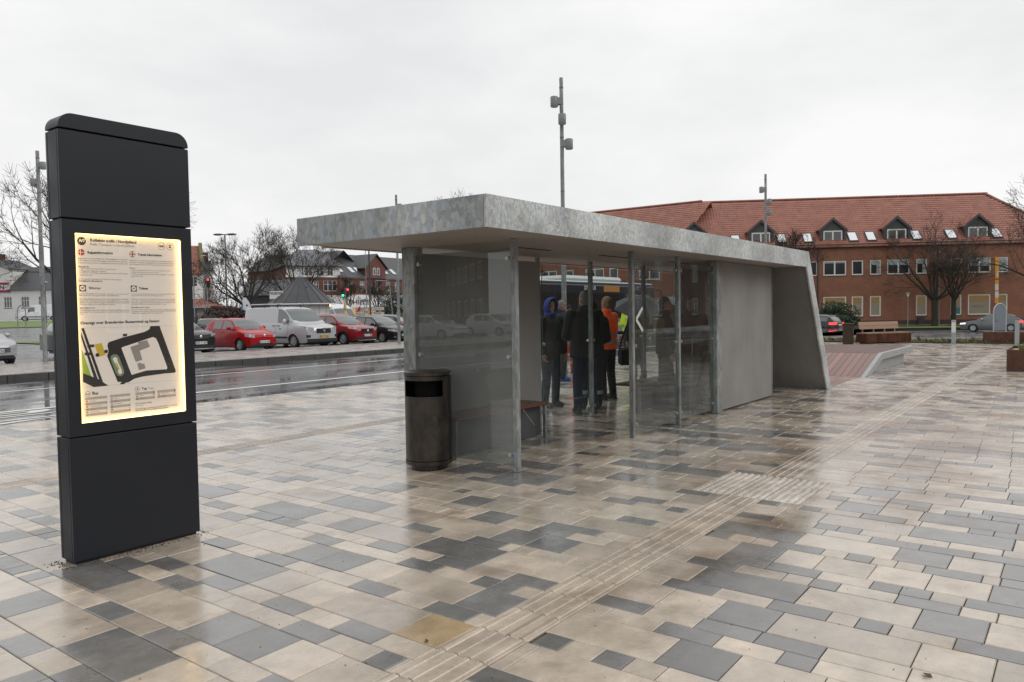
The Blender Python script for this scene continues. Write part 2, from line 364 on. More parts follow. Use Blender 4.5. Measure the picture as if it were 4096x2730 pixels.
b = MB(); b.grid([[(x, y, -.014) for x in (-12, 0, 12, 24, 35.4)] for y in (-14, -6, 2, 8, 12.95)])
pave = b.build('pavement', JOINT); tag(pave, kind='structure')
for bb in ((-12, 35.4, 12.935, 12.975),):
    e = MB().box(bb[0], bb[1], bb[2], bb[3], -.05, -.003); e.build('edge_strip', KERB, pave)

# grey stones read off the square: x centre, y centre, wide course?, length in 15 cm units
GT = [(2.21,4.86,1,4),(2.44,4.92,0,2),(2.58,4.69,0,2),(2.42,4.31,0,2),(1.97,4.2,0,2),(1.71,3.64,1,4),(1.94,3.59,0,2),(2.79,4.24,1,4),(2.57,4.09,0,2),(3.05,4.81,0,2),(3.02,4.18,0,2),(3.25,4.06,1,2),(3.24,3.79,1,2),(2.17,3.48,1,2),(2.16,3.19,1,2),(2.54,3.47,0,2),(2.38,3.09,0,2),(1.76,4.71,1,2),(1.5,4.11,0,2),(2.0,5.15,0,1),(1.99,5.37,0,1),(1.85,5.37,0,2),(2.49,6.49,0,2),(2.28,6.27,1,2),(2.65,6.9,0,2),(1.36,3.71,0,1),(1.49,3.51,0,2),(1.95,2.78,0,1),(3.35,5.37,0,2),(3.54,5.78,0,2),(3.89,5.16,1,4),(3.66,5.0,0,2),(3.51,4.86,0,2),(3.47,4.27,0,2),(2.03,5.89,0,1),(3.85,4.39,1,2),(3.62,3.78,0,2),(2.99,3.27,0,2),(2.53,2.88,0,2),(2.37,2.55,0,1),(4.07,3.89,0,2),(3.82,3.33,1,4),(4.05,3.28,0,2),(3.6,3.18,0,2),(3.45,3.33,0,2),(4.53,3.64,0,2),(4.28,3.18,1,2),(4.52,3.12,0,1),(4.49,2.96,0,1),(4.58,2.92,0,2),(4.26,2.88,1,2),(3.43,2.8,0,1),(3.42,2.65,0,1),(3.57,2.58,0,2),(3.2,2.58,1,2),(2.98,2.68,0,2),(2.96,2.03,0,1),(2.51,2.01,0,2),(5.52,3.07,0,2),(5.69,2.89,0,2),(6.13,2.69,0,2),(6.35,2.59,1,2),(5.53,2.57,0,1),(5.05,2.68,0,2),(4.65,2.81,0,1),(6.1,2.04,0,1),(6.07,1.72,0,1),(6.53,1.63,0,1),(5.65,2.0,0,2),(5.63,1.48,0,1),(5.3,1.86,1,4),(5.03,2.03,0,1),(4.81,1.7,1,2),(5.04,1.5,0,2),(4.6,1.69,0,2),(4.44,1.84,0,2),(4.59,1.4,0,2),(4.22,1.54,1,4),(3.99,1.79,0,2),(4.42,1.18,0,1),(3.56,1.98,0,2),(3.76,1.39,1,2),(3.98,1.19,0,2),(3.54,1.39,0,2),(3.4,1.54,0,2),(3.53,1.1,0,2),(2.95,1.7,0,1),(3.16,1.39,1,2),(3.39,1.02,0,1),(6.81,1.41,1,2),(7.1,1.23,0,2),(6.3,1.41,1,2),(6.66,1.12,0,2),(6.51,1.04,0,1),(6.08,1.2,0,2),(6.26,.68,1,4),(7.08,.85,0,1),(7.27,.54,0,2),(7.51,.69,0,2),(6.62,.6,0,1),(6.61,.46,0,1),(6.48,.4,0,2),(5.62,1.33,0,1),(5.82,.67,1,4),(6.03,.55,0,1),(6.07,.35,0,2),(5.47,1.01,0,2),(5.23,.81,1,2),(5.59,.53,0,2),(5.45,.41,0,2),(5.03,1.13,0,1),(4.99,.62,0,2),(4.56,.88,0,1),(4.56,.74,0,1),(4.41,.66,0,2),(4.77,.26,1,2),(4.18,.52,1,2),(3.97,.83,0,1),(3.95,.33,0,2),(7.07,.39,0,1)]
courses = []; x = 3.05-1.05*5
while x < 35.2:
    for w in (.3, .15, .15, .3, .15): courses.append((x, w)); x += w
forced = {}
for gx, gy, gw, gn in GT:
    best = min((c for c in range(len(courses)) if (courses[c][1] > .2) == bool(gw)), key=lambda c: abs(courses[c][0]+courses[c][1]/2-gx))
    forced.setdefault(best, []).append((gy, gn*.15))
PATH1 = (2.125, 2.435); PATH2 = (8.05, 8.36)
FIELD = (6.2, 7.1, 1.83, 2.73)
tiles = []   # x0,x1,y0,y1,kind
rt = random.Random(11)
def fill(ci, x0, w, ya, yb):
    fl = sorted((c for c in forced.get(ci, []) if ya-.05 < c[0] < yb+.05), key=lambda c: c[0])
    y = ya
    seq = []
    for cy_, ln in fl:
        a = max(y, cy_-ln/2); bnd = min(yb, a+ln)
        if bnd-a < .09: continue
        if a-y > .03: seq.append((y, a, 0))
        else: a = y
        seq.append((a, bnd, 1)); y = bnd
    if yb-y > .03: seq.append((y, yb, 0))
    known = x0 < 7.6 and len(fl) > 0
    for a, b_, gflag in seq:
        if gflag: tiles.append((x0, x0+w, a, b_, 1)); continue
        q = a
        while q < b_-.01:
            ln = (rt.choice((.3, .6, .6)) if w > .2 else rt.choice((.15, .3, .3, .3)))
            if b_-q < ln+.07: ln = b_-q
            inside = known and fl and fl[0][0]-.35 < q < fl[-1][0]+.35
            pg = .0 if inside else (.04 if (x0 < 7.3 and x0*.06+.1 < q < 3.2) or (1.3 < x0 < 4.4 and q < 5.6) else .27)
            tiles.append((x0, x0+w, q, q+ln, 1 if rt.random() < pg else 0)); q += ln
for ci, (x0, w) in enumerate(courses):
    if x0 < -1.6: continue
    lo = x0*.056-3.2; hi = min(12.93, x0*2.9+4.5)
    cuts = [(PATH1[0], PATH1[1])] if x0 < 29.29 else []
    if FIELD[0]-.02 < x0+w/2 < FIELD[1]+.02: cuts = [(FIELD[2], FIELD[3])]
    if 29.3 <= x0+w/2 < 29.6: cuts = [(2.125, 8.36)]
    elif x0 < 29.29: cuts.append(PATH2)
    if 12.05 < x0+w/2 < 12.95: cuts = [c if c != PATH2 else (7.76, 8.66) for c in cuts]
    y = lo
    for a, b_ in cuts:
        if hi <= y: break
        if min(a, hi)-y > .05: fill(ci, x0, w, y, min(a, hi))
        y = max(y, b_)
    if hi-y > .05: fill(ci, x0, w, y, hi)
def slab(w, l, c=.004, h=.012, j=.0022):
    hw, hl = w/2-j, l/2-j
    vs = [(-hw,-hl,-h),(hw,-hl,-h),(hw,hl,-h),(-hw,hl,-h),(-hw,-hl,-c),(hw,-hl,-c),(hw,hl,-c),(-hw,hl,-c),(-hw+c,-hl+c,0),(hw-c,-hl+c,0),(hw-c,hl-c,0),(-hw+c,hl-c,0)]
    return vs, [(8,9,10,11),(4,5,9,8),(5,6,10,9),(6,7,11,10),(7,4,8,11),(0,1,5,4),(1,2,6,5),(2,3,7,6),(3,0,4,7)]
def seen(t):
    cx, cy_ = (t[0]+t[1])/2, (t[2]+t[3])/2; d = fw.x*cx+fw.y*cy_; l = ri.x*cx+ri.y*cy_
    if d < .8 or abs(l)/d > .70 or 1.58/d > .50: return 0
    if 2.1 < cx < 3.05 and 5.14 < cy_ < 6.8: return 0
    return (t[1]-t[0])*(t[3]-t[2])/d**3
order = sorted(range(len(tiles)), key=lambda k: -seen(tiles[k])); top = set(order[:300])
cache = {}; rest = MB()
for k, t in enumerate(tiles):
    w, l = t[1]-t[0], t[3]-t[2]; mt = (CREAM, GREY)[t[4]]
    cx, cy_ = (t[0]+t[1])/2, (t[2]+t[3])/2
    if abs(cx-2.75) < .12 and abs(cy_-2.58) < .17: mt = YELL
    dz = rt.uniform(-.0012, .0012)
    if k in top:
        key = (round(w, 3), round(l, 3), mt.name)
        if key not in cache:
            q = MB(); q.add(*slab(w, l)); cache[key] = q.mesh('paving_stone', mt)
        o = link('paving_stone', cache[key], pave, (cx, cy_, dz)); o.rotation_euler = (rt.uniform(-.003, .003), rt.uniform(-.003, .003), rt.uniform(-.002, .002))
    else:
        vs, fs = slab(w, l); rest.cur = t[4]; rest.add([(a+cx, b_+cy_, c+dz) for a, b_, c in vs], fs)
rs = rest.build('paving_stones_beyond', [CREAM, GREY], pave); tag(rs, kind='stuff')

# tactile guide path: ribbed slabs, blister field
TACT = tile_mat('tactile_concrete', (.55, .46, .365), .14, (.22, .14, .08))
def ribbed():
    q = MB(); q.add(*slab(.3, .31)); 
    for k in range(4):
        y = -.114+.076*k
        q.prism([(y-.017, -.002), (y+.017, -.002), (y+.011, .005), (y-.011, .005)], 'x', -.146, .146)
    return q.mesh('ribbed_slab', TACT)
RB = ribbed()
nn = 0
for k in range(-2, 91):
    x = 2.45+.3*(k-1)
    if FIELD[0] < x < FIELD[1]: continue
    link('ribbed_slab', RB, pave, (x, 2.28, .001))
for k in range(0, 96):
    x = .5+.3*k
    if 12.05 < x < 12.95: continue
    link('ribbed_slab', RB, pave, (x, 8.205, .001))
for k in range(20): link('ribbed_slab', RB, pave, (29.45, 2.28+.3*k, .001), R(90))
def blister():
    q = MB(); q.add(*slab(.3, .3))
    for a in range(5):
        for b_ in range(5):
            c = (-.12+.06*a, -.12+.06*b_)
            q.lathe([(.021, -.001), (.017, .005), (.009, .009), (0, .0095)], (c[0], c[1], 0), 8)
    return q.mesh('blister_slab', TACT, smooth=60)
TACT = tile_mat('blister_concrete', (.62, .56, .49), .16, (.4, .33, .26)); BL = blister()
for fx, fy in ((6.35, 1.98), (12.2, 7.905)):
    for a in range(3):
        for b_ in range(3): link('blister_slab', BL, pave, (fx+.3*a, fy+.3*b_, .001))

# grit and small litter lying on the stones
gr = MB(); rg = random.Random(5)
def pebble(x, y, r):
    gr.ball((x, y, r*.35), r, r*rg.uniform(.6, 1), r*.55, 5, 3)
for k in range(500):                     # around the totem's foot
    t = rg.random(); s = abs(rg.gauss(0, .045))+.004
    if t < .72: pebble(2.16+rg.random()*.88, 5.15-s, rg.uniform(.002, .005))
    else: pebble(rg.choice((2.14-s, 3.02+s)), 5.12+rg.random()*.22, rg.uniform(.002, .005))
for k in range(500):
    x = rg.uniform(1.5, 9); y = rg.uniform(x*.06, min(9, x*2.6)); pebble(x, y, rg.uniform(.0015, .0045))
tag(gr.build('scattered_grit', mat('grit', (.09, .07, .055), .7, var=(50, .5))), 'dark crumbs of grit scattered on the wet paving', 'grit', kind='stuff')
lf = mat('wet_leaf', (.11, .055, .03), .35)
for k, (x, y, s, rz, lab) in enumerate(((2.62, 2.52, .035, .4, 'dark brown wet leaf lying on the sandy yellow slab'), (3.6, .53, .045, 1.2, 'curled dark leaf lying on a grey slab at right'))):
    m_ = MB(); m_.grid([[(-.5*s, 0, .004), (-.2*s, -.22*s, .008+.1*s), (.25*s, -.2*s, .006), (.5*s, 0, .005)], [(-.5*s, .01*s, .004), (-.2*s, .2*s, .004), (.25*s, .22*s, .008+.12*s), (.5*s, .01*s, .005)]])
    m_.v += [(a, b_, c-.0025) for a, b_, c in m_.v]; n_ = 8
    m_.f += [tuple(reversed([i+n_ for i in f])) for f in m_.f]; m_.mi += [0]*3
    o = m_.build('fallen_leaf', lf); o.location = (x, y, 0); o.rotation_euler = (0, 0, rz); tag(o, lab, 'leaf')
# ================================================================ bus shelter
def galv(name, col=(.48, .50, .51), sc=16., stretch=(1, 1, 1), contrast=.35, rough=.42):
    m, t, b = nodemat(name); N = t.nodes.new; L = t.links.new
    g = N('ShaderNodeNewGeometry'); mp = N('ShaderNodeMapping'); mp.inputs['Scale'].default_value = stretch; L(g.outputs['Position'], mp.inputs['Vector'])
    ns = N('ShaderNodeTexNoise'); ns.inputs['Scale'].default_value = 9; ns.inputs['Detail'].default_value = 3; L(mp.outputs[0], ns.inputs['Vector'])
    av = N('ShaderNodeVectorMath'); av.operation = 'MULTIPLY_ADD'; av.inputs[1].default_value = (.09, .09, .09); L(ns.outputs['Color'], av.inputs[0]); L(mp.outputs[0], av.inputs[2])
    v = N('ShaderNodeTexVoronoi'); v.inputs['Scale'].default_value = sc; L(av.outputs[0], v.inputs['Vector'])
    sp = N('ShaderNodeSeparateColor'); L(v.outputs['Color'], sp.inputs[0])
    n = N('ShaderNodeTexNoise'); n.inputs['Scale'].default_value = 1.6; n.inputs['Detail'].default_value = 5; L(g.outputs['Position'], n.inputs['Vector'])
    m1 = N('ShaderNodeMapRange'); m1.inputs[3].default_value = 1-contrast; m1.inputs[4].default_value = 1+contrast*.55; L(sp.outputs[0], m1.inputs[0])
    m2 = N('ShaderNodeMapRange'); m2.inputs[1].default_value = .3; m2.inputs[2].default_value = .7; m2.inputs[3].default_value = .62; m2.inputs[4].default_value = 1.18; L(n.outputs['Fac'], m2.inputs[0])
    mu = N('ShaderNodeMath'); mu.operation = 'MULTIPLY'; L(m1.outputs[0], mu.inputs[0]); L(m2.outputs[0], mu.inputs[1])
    x = N('ShaderNodeMix'); x.data_type = 'RGBA'; x.blend_type = 'MULTIPLY'; x.inputs[0].default_value = 1; hu = N('ShaderNodeMix'); hu.data_type = 'RGBA'; L(sp.outputs[2], hu.inputs[0]); hu.inputs[6].default_value = (col[0]*.93, col[1], col[2]*1.06, 1); hu.inputs[7].default_value = (col[0]*1.05, col[1]*1.01, col[2]*.92, 1); L(hu.outputs[2], x.inputs[6]); L(mu.outputs[0], x.inputs[7]); L(x.outputs[2], b.inputs['Base Color'])
    b.inputs['Metallic'].default_value = .2
    r_ = N('ShaderNodeMapRange'); r_.inputs[3].default_value = rough-.1; r_.inputs[4].default_value = rough+.15; L(sp.outputs[1], r_.inputs[0]); L(r_.outputs[0], b.inputs['Roughness'])
    MATS[name] = m; return m
GALV = galv('galvanised_coarse', (.44, .46, .475), 26, (1, 1, .65), .26)
GALV2 = galv('galvanised_fine', (.58, .60, .61), 58, (1, 1, .6), .30)
GALVP = galv('galvanised_post', (.30, .315, .32), 30, (1, 1, .35), .3, .45)
SOFF = mat('soffit_board', (.37, .335, .315), .5, var=(2.5, .08))
def board(name, col):
    m, t, b = nodemat(name); N = t.nodes.new; L = t.links.new; g = N('ShaderNodeNewGeometry'); last = None
    x = N('ShaderNodeMix'); x.data_type = 'RGBA'; x.blend_type = 'MULTIPLY'; x.inputs[0].default_value = 1; x.inputs[6].default_value = (*col, 1)
    for scl, dt, lo_, hi_, sz in (((9, 9, .3), 5, .955, 1.04, 1.), ((1, 1, .8), 6, .86, 1.1, 1.6), ((1, 1, 1), 2, .93, 1.06, 190)):
        mp = N('ShaderNodeMapping'); mp.inputs['Scale'].default_value = scl; L(g.outputs['Position'], mp.inputs['Vector']); n = N('ShaderNodeTexNoise'); n.inputs['Scale'].default_value = sz; n.inputs['Detail'].default_value = dt; L(mp.outputs[0], n.inputs['Vector'])
        mr = N('ShaderNodeMapRange'); mr.inputs[1].default_value = .3; mr.inputs[2].default_value = .7; mr.inputs[3].default_value = lo_; mr.inputs[4].default_value = hi_; L(n.outputs['Fac'], mr.inputs[0])
        if last is None: last = mr.outputs[0]
        else: mu = N('ShaderNodeMath'); mu.operation = 'MULTIPLY'; L(last, mu.inputs[0]); L(mr.outputs[0], mu.inputs[1]); last = mu.outputs[0]
    L(last, x.inputs[7]); L(x.outputs[2], b.inputs['Base Color']); b.inputs['Roughness'].default_value = .55
    MATS[name] = m; return m
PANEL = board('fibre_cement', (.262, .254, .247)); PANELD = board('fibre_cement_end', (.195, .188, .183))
STEEL = mat('stainless', (.5, .5, .49), .3, metal=.9)
PANE = glass('wet_shelter_pane', (.86, .89, .88), .018, .16, .9)
PANE2 = glass('misted_end_pane', (.62, .65, .64), .11, .05, 1.6, hazecol=(.66, .69, .68))
EDGE = mat('glass_edge', (.16, .26, .22), .2)

ZS, ZT = 2.287, 2.548
sh = thing('bus_shelter', 'long galvanised steel bus shelter with flat roof, leaning end and glass panes', 'bus shelter', (10, 5.2, 0))
def sp(name, mb, m, par=None, **k): 
    o = mb.build(name, m, sh, world=True, **k)
    if par: o.parent = par
    return o
# roof: fascia panels (end + front), soffit, top
roof = sp('roof', MB().box(4.93, 13.9, 3.97, 6.37, ZS+.03, ZT-.012), mat('roof_felt', (.09, .09, .09), .4))
XF = [4.9, 7.33, 9.73, 12.38, 13.80]
for a, b_ in zip(XF[:-1], XF[1:]):
    last = b_ == XF[-1]
    if not last: sp('fascia_panel', MB().box(a+.0015, b_-.0015, 3.94, 3.968, ZS-.012, ZT), GALV2 if a > 5 else GALV2, roof, bevel=.002)
# last fascia and the leaning leg, one folded profile
prof_front = [(12.3815, ZS-.012), (13.82, ZS-.012), (15.15, 0), (15.44, 0), (13.95, ZT), (12.3815, ZT)]
sp('folded_end_frame', MB().prism(prof_front, 'y', 3.94, 3.968), GALV2, bevel=.002)
sp('folded_end_frame', MB().prism([(13.82, ZS-.012), (15.15, 0), (15.44, 0), (13.95, ZT), (5.2, ZT), (5.2, ZS-.012)], 'y', 6.372, 6.40), GALV2, bevel=.002)
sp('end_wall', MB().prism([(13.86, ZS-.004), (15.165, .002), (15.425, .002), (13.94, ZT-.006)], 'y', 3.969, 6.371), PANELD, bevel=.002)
yy = [3.94, 5.17, 6.40]
sp('fascia_panel', MB().box(4.9, 4.928, 3.9715, 6.40, ZS-.012, ZT), GALV, roof, bevel=.002)
# soffit boards with screws
for k, (a, b_) in enumerate(((4.93, 7.4), (7.404, 9.8), (9.804, 12.2), (12.204, 13.85))):
    for c, d in ((3.97, 5.17), (5.174, 6.37)): sp('soffit_board', MB().box(a, b_, c, d, ZS, ZS+.016), SOFF, roof)
scr = MB()
for k in range(9):
    for yv in (4.03, 4.62, 5.1, 5.24, 5.78, 6.3): scr.cyl((5.02+k*.56, yv, ZS-.003), (5.02+k*.56, yv, ZS+.002), .008, n=6)
tag(sp('screw_heads', scr, mat('screw', (.12, .1, .09), .5), roof), kind='stuff')
for x0 in (6.7, 8.6, 10.6, 12.1):
    sp('light_slot', MB().box(x0, x0+.75, 5.02, 5.06, ZS-.006, ZS+.01), mat('slot_dark', (.02, .02, .02), .5), roof)
# posts and pillars
def post(x, y, w=.055, d=.06, h=ZS): return sp('post', MB().box(x-w/2, x+w/2, y-d/2, y+d/2, 0, h), GALVP, bevel=.006)
for x in (5.97, 8.35, 9.67): post(x, 4.46)
for x in (9.72, 11.40, 12.9): post(x, 5.87)
post(8.42, 5.905, .05, .05)
sp('pillar', MB().box(5.95, 6.10, 5.80, 5.98, 0, ZS), GALVP, bevel=.006)
pl = sp('pillar', MB().box(10.90, 11.10, 4.40, 4.50, 0, ZS), GALVP, bevel=.006)
bl = MB()
for k in range(6): bl.cyl((10.96, 4.393, .2+.36*k), (10.96, 4.40, .2+.36*k), .008, n=8)
tag(sp('rivets', bl, STEEL, pl), kind='stuff')
# grey boards
sp('wall_board', MB().box(11.102, 13.42, 4.425, 4.475, .03, ZS-.004), PANEL, bevel=.003)
sp('board_edge', MB().box(13.422, 13.44, 4.415, 4.485, .03, ZS-.004), GALVP)
sp('wall_board', MB().box(6.102, 8.40, 5.85, 5.90, .06, ZS-.06), PANEL, bevel=.003)
sp('wall_board', MB().box(12.925, 13.9, 5.85, 5.90, .03, ZS-.004), PANEL, bevel=.003)
# panes
def clip(p, n, par):
    q = MB(); p = Vector(p); n = Vector(n)
    q.cyl(p-n*.022, p+n*.016, .022, n=14); q.cyl(p+n*.016, p+n*.020, .013, n=10)
    return sp('glass_clip', q, STEEL, par, smooth=40)
def paneX(x, y0, y1, m, z0=.06, z1=2.2, clips=((0, 1), (0, .5), (0, 0), (1, 1), (1, .5), (1, 0))):   # plane x = const
    o = sp('glass_pane', MB().box(x-.005, x+.005, y0, y1, z0, z1), [m])
    sp('pane_edge', MB().box(x-.0055, x+.0055, y0-.003, y0, z0, z1), EDGE, o); sp('pane_edge', MB().box(x-.0055, x+.0055, y1, y1+.003, z0, z1), EDGE, o)
    for a, b_ in clips: clip((x-.004, y0+.035 if a == 0 else y1-.035, z0+.1+(z1-z0-.2)*b_), (-1, 0, 0), o)
    return o
def paneY(y, x0, x1, m, z0=.06, z1=2.2, clips=((0, 1), (0, .5), (0, 0), (1, 1), (1, .5), (1, 0))):
    o = sp('glass_pane', MB().box(x0, x1, y-.005, y+.005, z0, z1), [m])
    sp('pane_edge', MB().box(x0-.003, x0, y-.0055, y+.0055, z0, z1), EDGE, o); sp('pane_edge', MB().box(x1, x1+.003, y-.0055, y+.0055, z0, z1), EDGE, o)
    for a, b_ in clips: clip((x0+.03 if a == 0 else x1-.03, y-.004, z0+.1+(z1-z0-.2)*b_), (0, -1, 0), o)
    return o
paneX(5.985, 4.515, 5.785, PANE2)
p_front = paneY(4.462, 8.40, 9.62, PANE)
paneY(4.462, 9.72, 10.885, PANE)
paneY(5.87, 8.46, 9.675, PANE); paneY(5.87, 9.765, 11.355, PANE); paneY(5.87, 11.445, 12.86, PANE)
# tape chevron on the front pane
TAPE = mat('white_tape', (.62, .62, .58), .6)
tp = MB()
for sgn in (1, -1):
    a = Vector((8.46, 4.4545, 1.455)); b_ = Vector((8.63, 4.4545, 1.455+sgn*.145)); d = (b_-a).normalized(); n = Vector((-d.z, 0, d.x))*.022
    if sgn == 1: tp.add([a-n, a+n, b_+n, b_-n], [(0, 1, 2, 3)])
    else: tp.add([v+Vector((.0, -.0006, 0)) for v in (a-n, a+n, b_+n, b_-n)], [(0, 1, 2, 3)])
tag(sp('tape_cross', tp, TAPE, p_front), 'two strips of white tape stuck on the pane')
# notice on the rear pane, seen from behind: print mirrored
nt_ = thing('paper_notice', 'white paper notice with yellow band taped to the rear glass pane', 'notice', (12.42, 5.86, 1.28))
MB().box(-.19, .19, -.001, .001, -.02, .37).build('sheet', mat('paper', (.74, .75, .77), .7), nt_)
MB().box(-.03, .19, -.0024, -.0014, .22, .34).build('yellow_band', mat('yellow_ink', (.75, .62, .03), .7), nt_)
for s_, xx, zz, w_ in (('centrum', .335, .25, .36), ('t. pr. md.', .18, .13, .22), ('t. 73 181 07', .2, .03, .24)):
    tx = MB(); put_text(tx, s_, (xx if s_ != 'centrum' else .335, -.003, zz), (-1, 0, 0), (0, 0, 1), width=w_)
    tx.v = [(max(-.185, min(.188, a)), b_, c) for a, b_, c in tx.v]; tag(tx.build('mirrored_print', mat('print_ink', (.03, .03, .035), .6), nt_), kind='stuff')
# benches inside
SEAT = mat('wet_hardwood', (.13, .05, .032), .3, var=(18, .25), rvar=(8, .1))
DKP = mat('dark_laminate', (.075, .078, .085), .5)
def bench(name, x0, x1, lab):
    t = thing(name, lab, 'bench', ((x0+x1)/2, 5.6, 0)); L = x1-x0
    for k in range(3): MB().box(-L/2, L/2, -.215+.145*k, -.215+.145*k+.138, .405, .445).build('seat_slat', SEAT, t, bevel=.006)
    MB().box(-L/2+.06, L/2-.005, -.105, -.085, .02, .40).build('front_board', DKP, t)
    for sx in (-1, 1): MB().box(sx*(L/2-.02)-.018, sx*(L/2-.02)+.018, -.2, -.16, 0, .404).build('leg', GALVP, t, bevel=.003)
    MB().cyl((L/2-.4, -.106, .40), (L/2-.15, -.108, .16), .006, n=6).build('brace', STEEL, t)
    return t
bench('shelter_bench', 6.13, 7.86, 'red hardwood bench behind the misted end pane of the shelter')
bench('shelter_bench', 10.35, 12.85, 'red hardwood bench behind the two people inside the shelter')

# ================================================================ litter bin
def rusty(name, a=(.013, .0125, .012), b=(.06, .046, .032), sc=8):
    m, t, bs = nodemat(name); N = t.nodes.new; L = t.links.new
    tc_ = N('ShaderNodeTexCoord'); mp = N('ShaderNodeMapping'); mp.inputs['Scale'].default_value = (1, 1, .5); L(tc_.outputs['Object'], mp.inputs['Vector'])
    n = N('ShaderNodeTexNoise'); n.inputs['Scale'].default_value = sc; n.inputs['Detail'].default_value = 8; n.inputs['Roughness'].default_value = .7; L(mp.outputs[0], n.inputs['Vector'])
    cr = N('ShaderNodeValToRGB'); e = cr.color_ramp.elements; e[0].position = .38; e[0].color = (*a, 1); e[1].position = .68; e[1].color = (*b, 1)
    x = e.new(.52); x.color = ((a[0]+b[0])*.45, (a[1]+b[1])*.45, (a[2]+b[2])*.45, 1)
    L(n.outputs['Fac'], cr.inputs[0]); L(cr.outputs[0], bs.inputs['Base Color']); bs.inputs['Roughness'].default_value = .42; bs.inputs['Metallic'].default_value = .25
    r_ = N('ShaderNodeMapRange'); r_.inputs[3].default_value = .22; r_.inputs[4].default_value = .6; L(n.outputs['Fac'], r_.inputs[0]); L(r_.outputs[0], bs.inputs['Roughness'])
    MATS[name] = m; return m
BINM = rusty('patinated_bin_steel')
bn = thing('litter_bin', 'round dark patinated steel litter bin in front of the shelter end', 'litter bin', (5.66, 5.35, 0), R(0))
rad = .235; n = 48
def wall(z0, z1, a0, a1, r0=rad):
    q = MB(); k = max(4, int((a1-a0)/(2*PI)*n))
    rows = [[(r0*math.cos(a0+(a1-a0)*i/k), r0*math.sin(a0+(a1-a0)*i/k), z) for i in range(k+1)] for z in (z0, z1)]; q.grid(rows)
    rows = [[((r0-.012)*math.cos(a0+(a1-a0)*i/k), (r0-.012)*math.sin(a0+(a1-a0)*i/k), z) for i in range(k+1)] for z in (z0, z1)]; q.grid(rows, True)
    return q
q = MB().lathe([(rad-.012, .105), (rad, .105), (rad, .745), (rad-.012, .745)], n=n)
# opening towards the kerb side (facing the camera's left), body continues behind it
a0, a1 = R(150), R(262)
w2 = wall(.745, .905, a1, a0+2*PI); q.add(w2.v, w2.f)
w3 = MB().lathe([(rad-.012, .905), (rad, .905), (rad, .945), (rad-.012, .945)], n=n); q.add(w3.v, w3.f)
q.build('body', BINM, bn, smooth=35)
MB().lathe([(0, .72), (rad-.1, .72), (rad-.1, .93), (0, .93)], n=32).build('inner_liner', mat('bin_dark', (.006, .006, .006), .8, spec=.1), bn)
MB().lathe([(0, 1.0), (rad-.01, .992), (rad+.006, .985), (rad+.006, .952), (rad-.03, .950), (0, .950)], n=n).build('lid', BINM, bn, smooth=35)
MB().lathe([(0, .005), (rad-.05, .005), (rad-.05, .058), (rad+.004, .06), (rad+.004, .098), (0, .1)], n=n).build('base', BINM, bn, smooth=35)
an = R(285); MB().obox(((rad+.002)*math.cos(an), (rad+.002)*math.sin(an), .52), .006, .012, .83, an).build('door_gap', mat('gap', (.008, .008, .008), .7), bn)
MB().obox(((rad+.001)*math.cos(R(296)), (rad+.001)*math.sin(R(296)), .965), .014, .03, .03, R(296)).build('hinge', STEEL, bn)

# ================================================================ information totem
ANT = mat('anthracite_paint', (.015, .0175, .023), .42, spec=.32, bump=(420, .08), rvar=(5, .05))
DARKG = mat('totem_gap', (.008, .008, .009), .6)
to = thing('information_totem', 'tall anthracite information totem with glowing timetable poster', 'information totem', (2.58, 5.235, 0))
HW = .432; F0 = -.095; F1 = -.068; B1 = .095
def tp_(name, mb, m, par=None, **k):
    o = mb.build(name, m, par or to, **k); return o
MB().box(-HW+.02, HW-.02, -.075, .08, 0, .03).build('plinth', DARKG, to)
MB().box(-HW+.014, HW-.014, -.052, B1-.032, .03, 2.78).build('core', DARKG, to)
for a, b_ in ((.02, .814), (.824, 2.206), (2.216, 2.768)):
    for s_ in (-1, 1):
        MB().box(s_*HW-(.012 if s_ > 0 else 0), s_*HW+(.012 if s_ < 0 else 0), F1+.002, B1-.034, a, b_).build('side_panel', ANT, to, bevel=.003)
    MB().box(-HW, HW, B1-.030, B1, a, b_).build('back_panel', ANT, to, bevel=.004)
MB().box(-HW, HW, F0, F1, .02, .814).build('front_panel', ANT, to, bevel=.004)
MB().box(-HW, HW, F0, F1, 2.216, 2.768).build('front_panel', ANT, to, bevel=.004)
PX, PZ0, PZ1 = .355, .905, 2.122
fr = MB(); fr.box(-HW, -PX, F0, F1, .824, 2.206); fr.box(PX, HW, F0, F1, .824, 2.206); fr.box(-PX, PX, F0, F1, .824, PZ0); fr.box(-PX, PX, F0, F1, PZ1, 2.206)
fr.build('poster_frame', ANT, to)
rr = .09; cap = [(-HW, 2.778), (HW, 2.778)]+[(HW-rr+rr*math.cos(R(a)), 2.875-rr+rr*math.sin(R(a))) for a in range(0, 91, 9)]+[(-HW+rr+rr*math.cos(R(a)), 2.875-rr+rr*math.sin(R(a))) for a in range(90, 181, 9)]
MB().prism(cap, 'y', F0, B1).build('cap', ANT, to, bevel=.003, smooth=30)
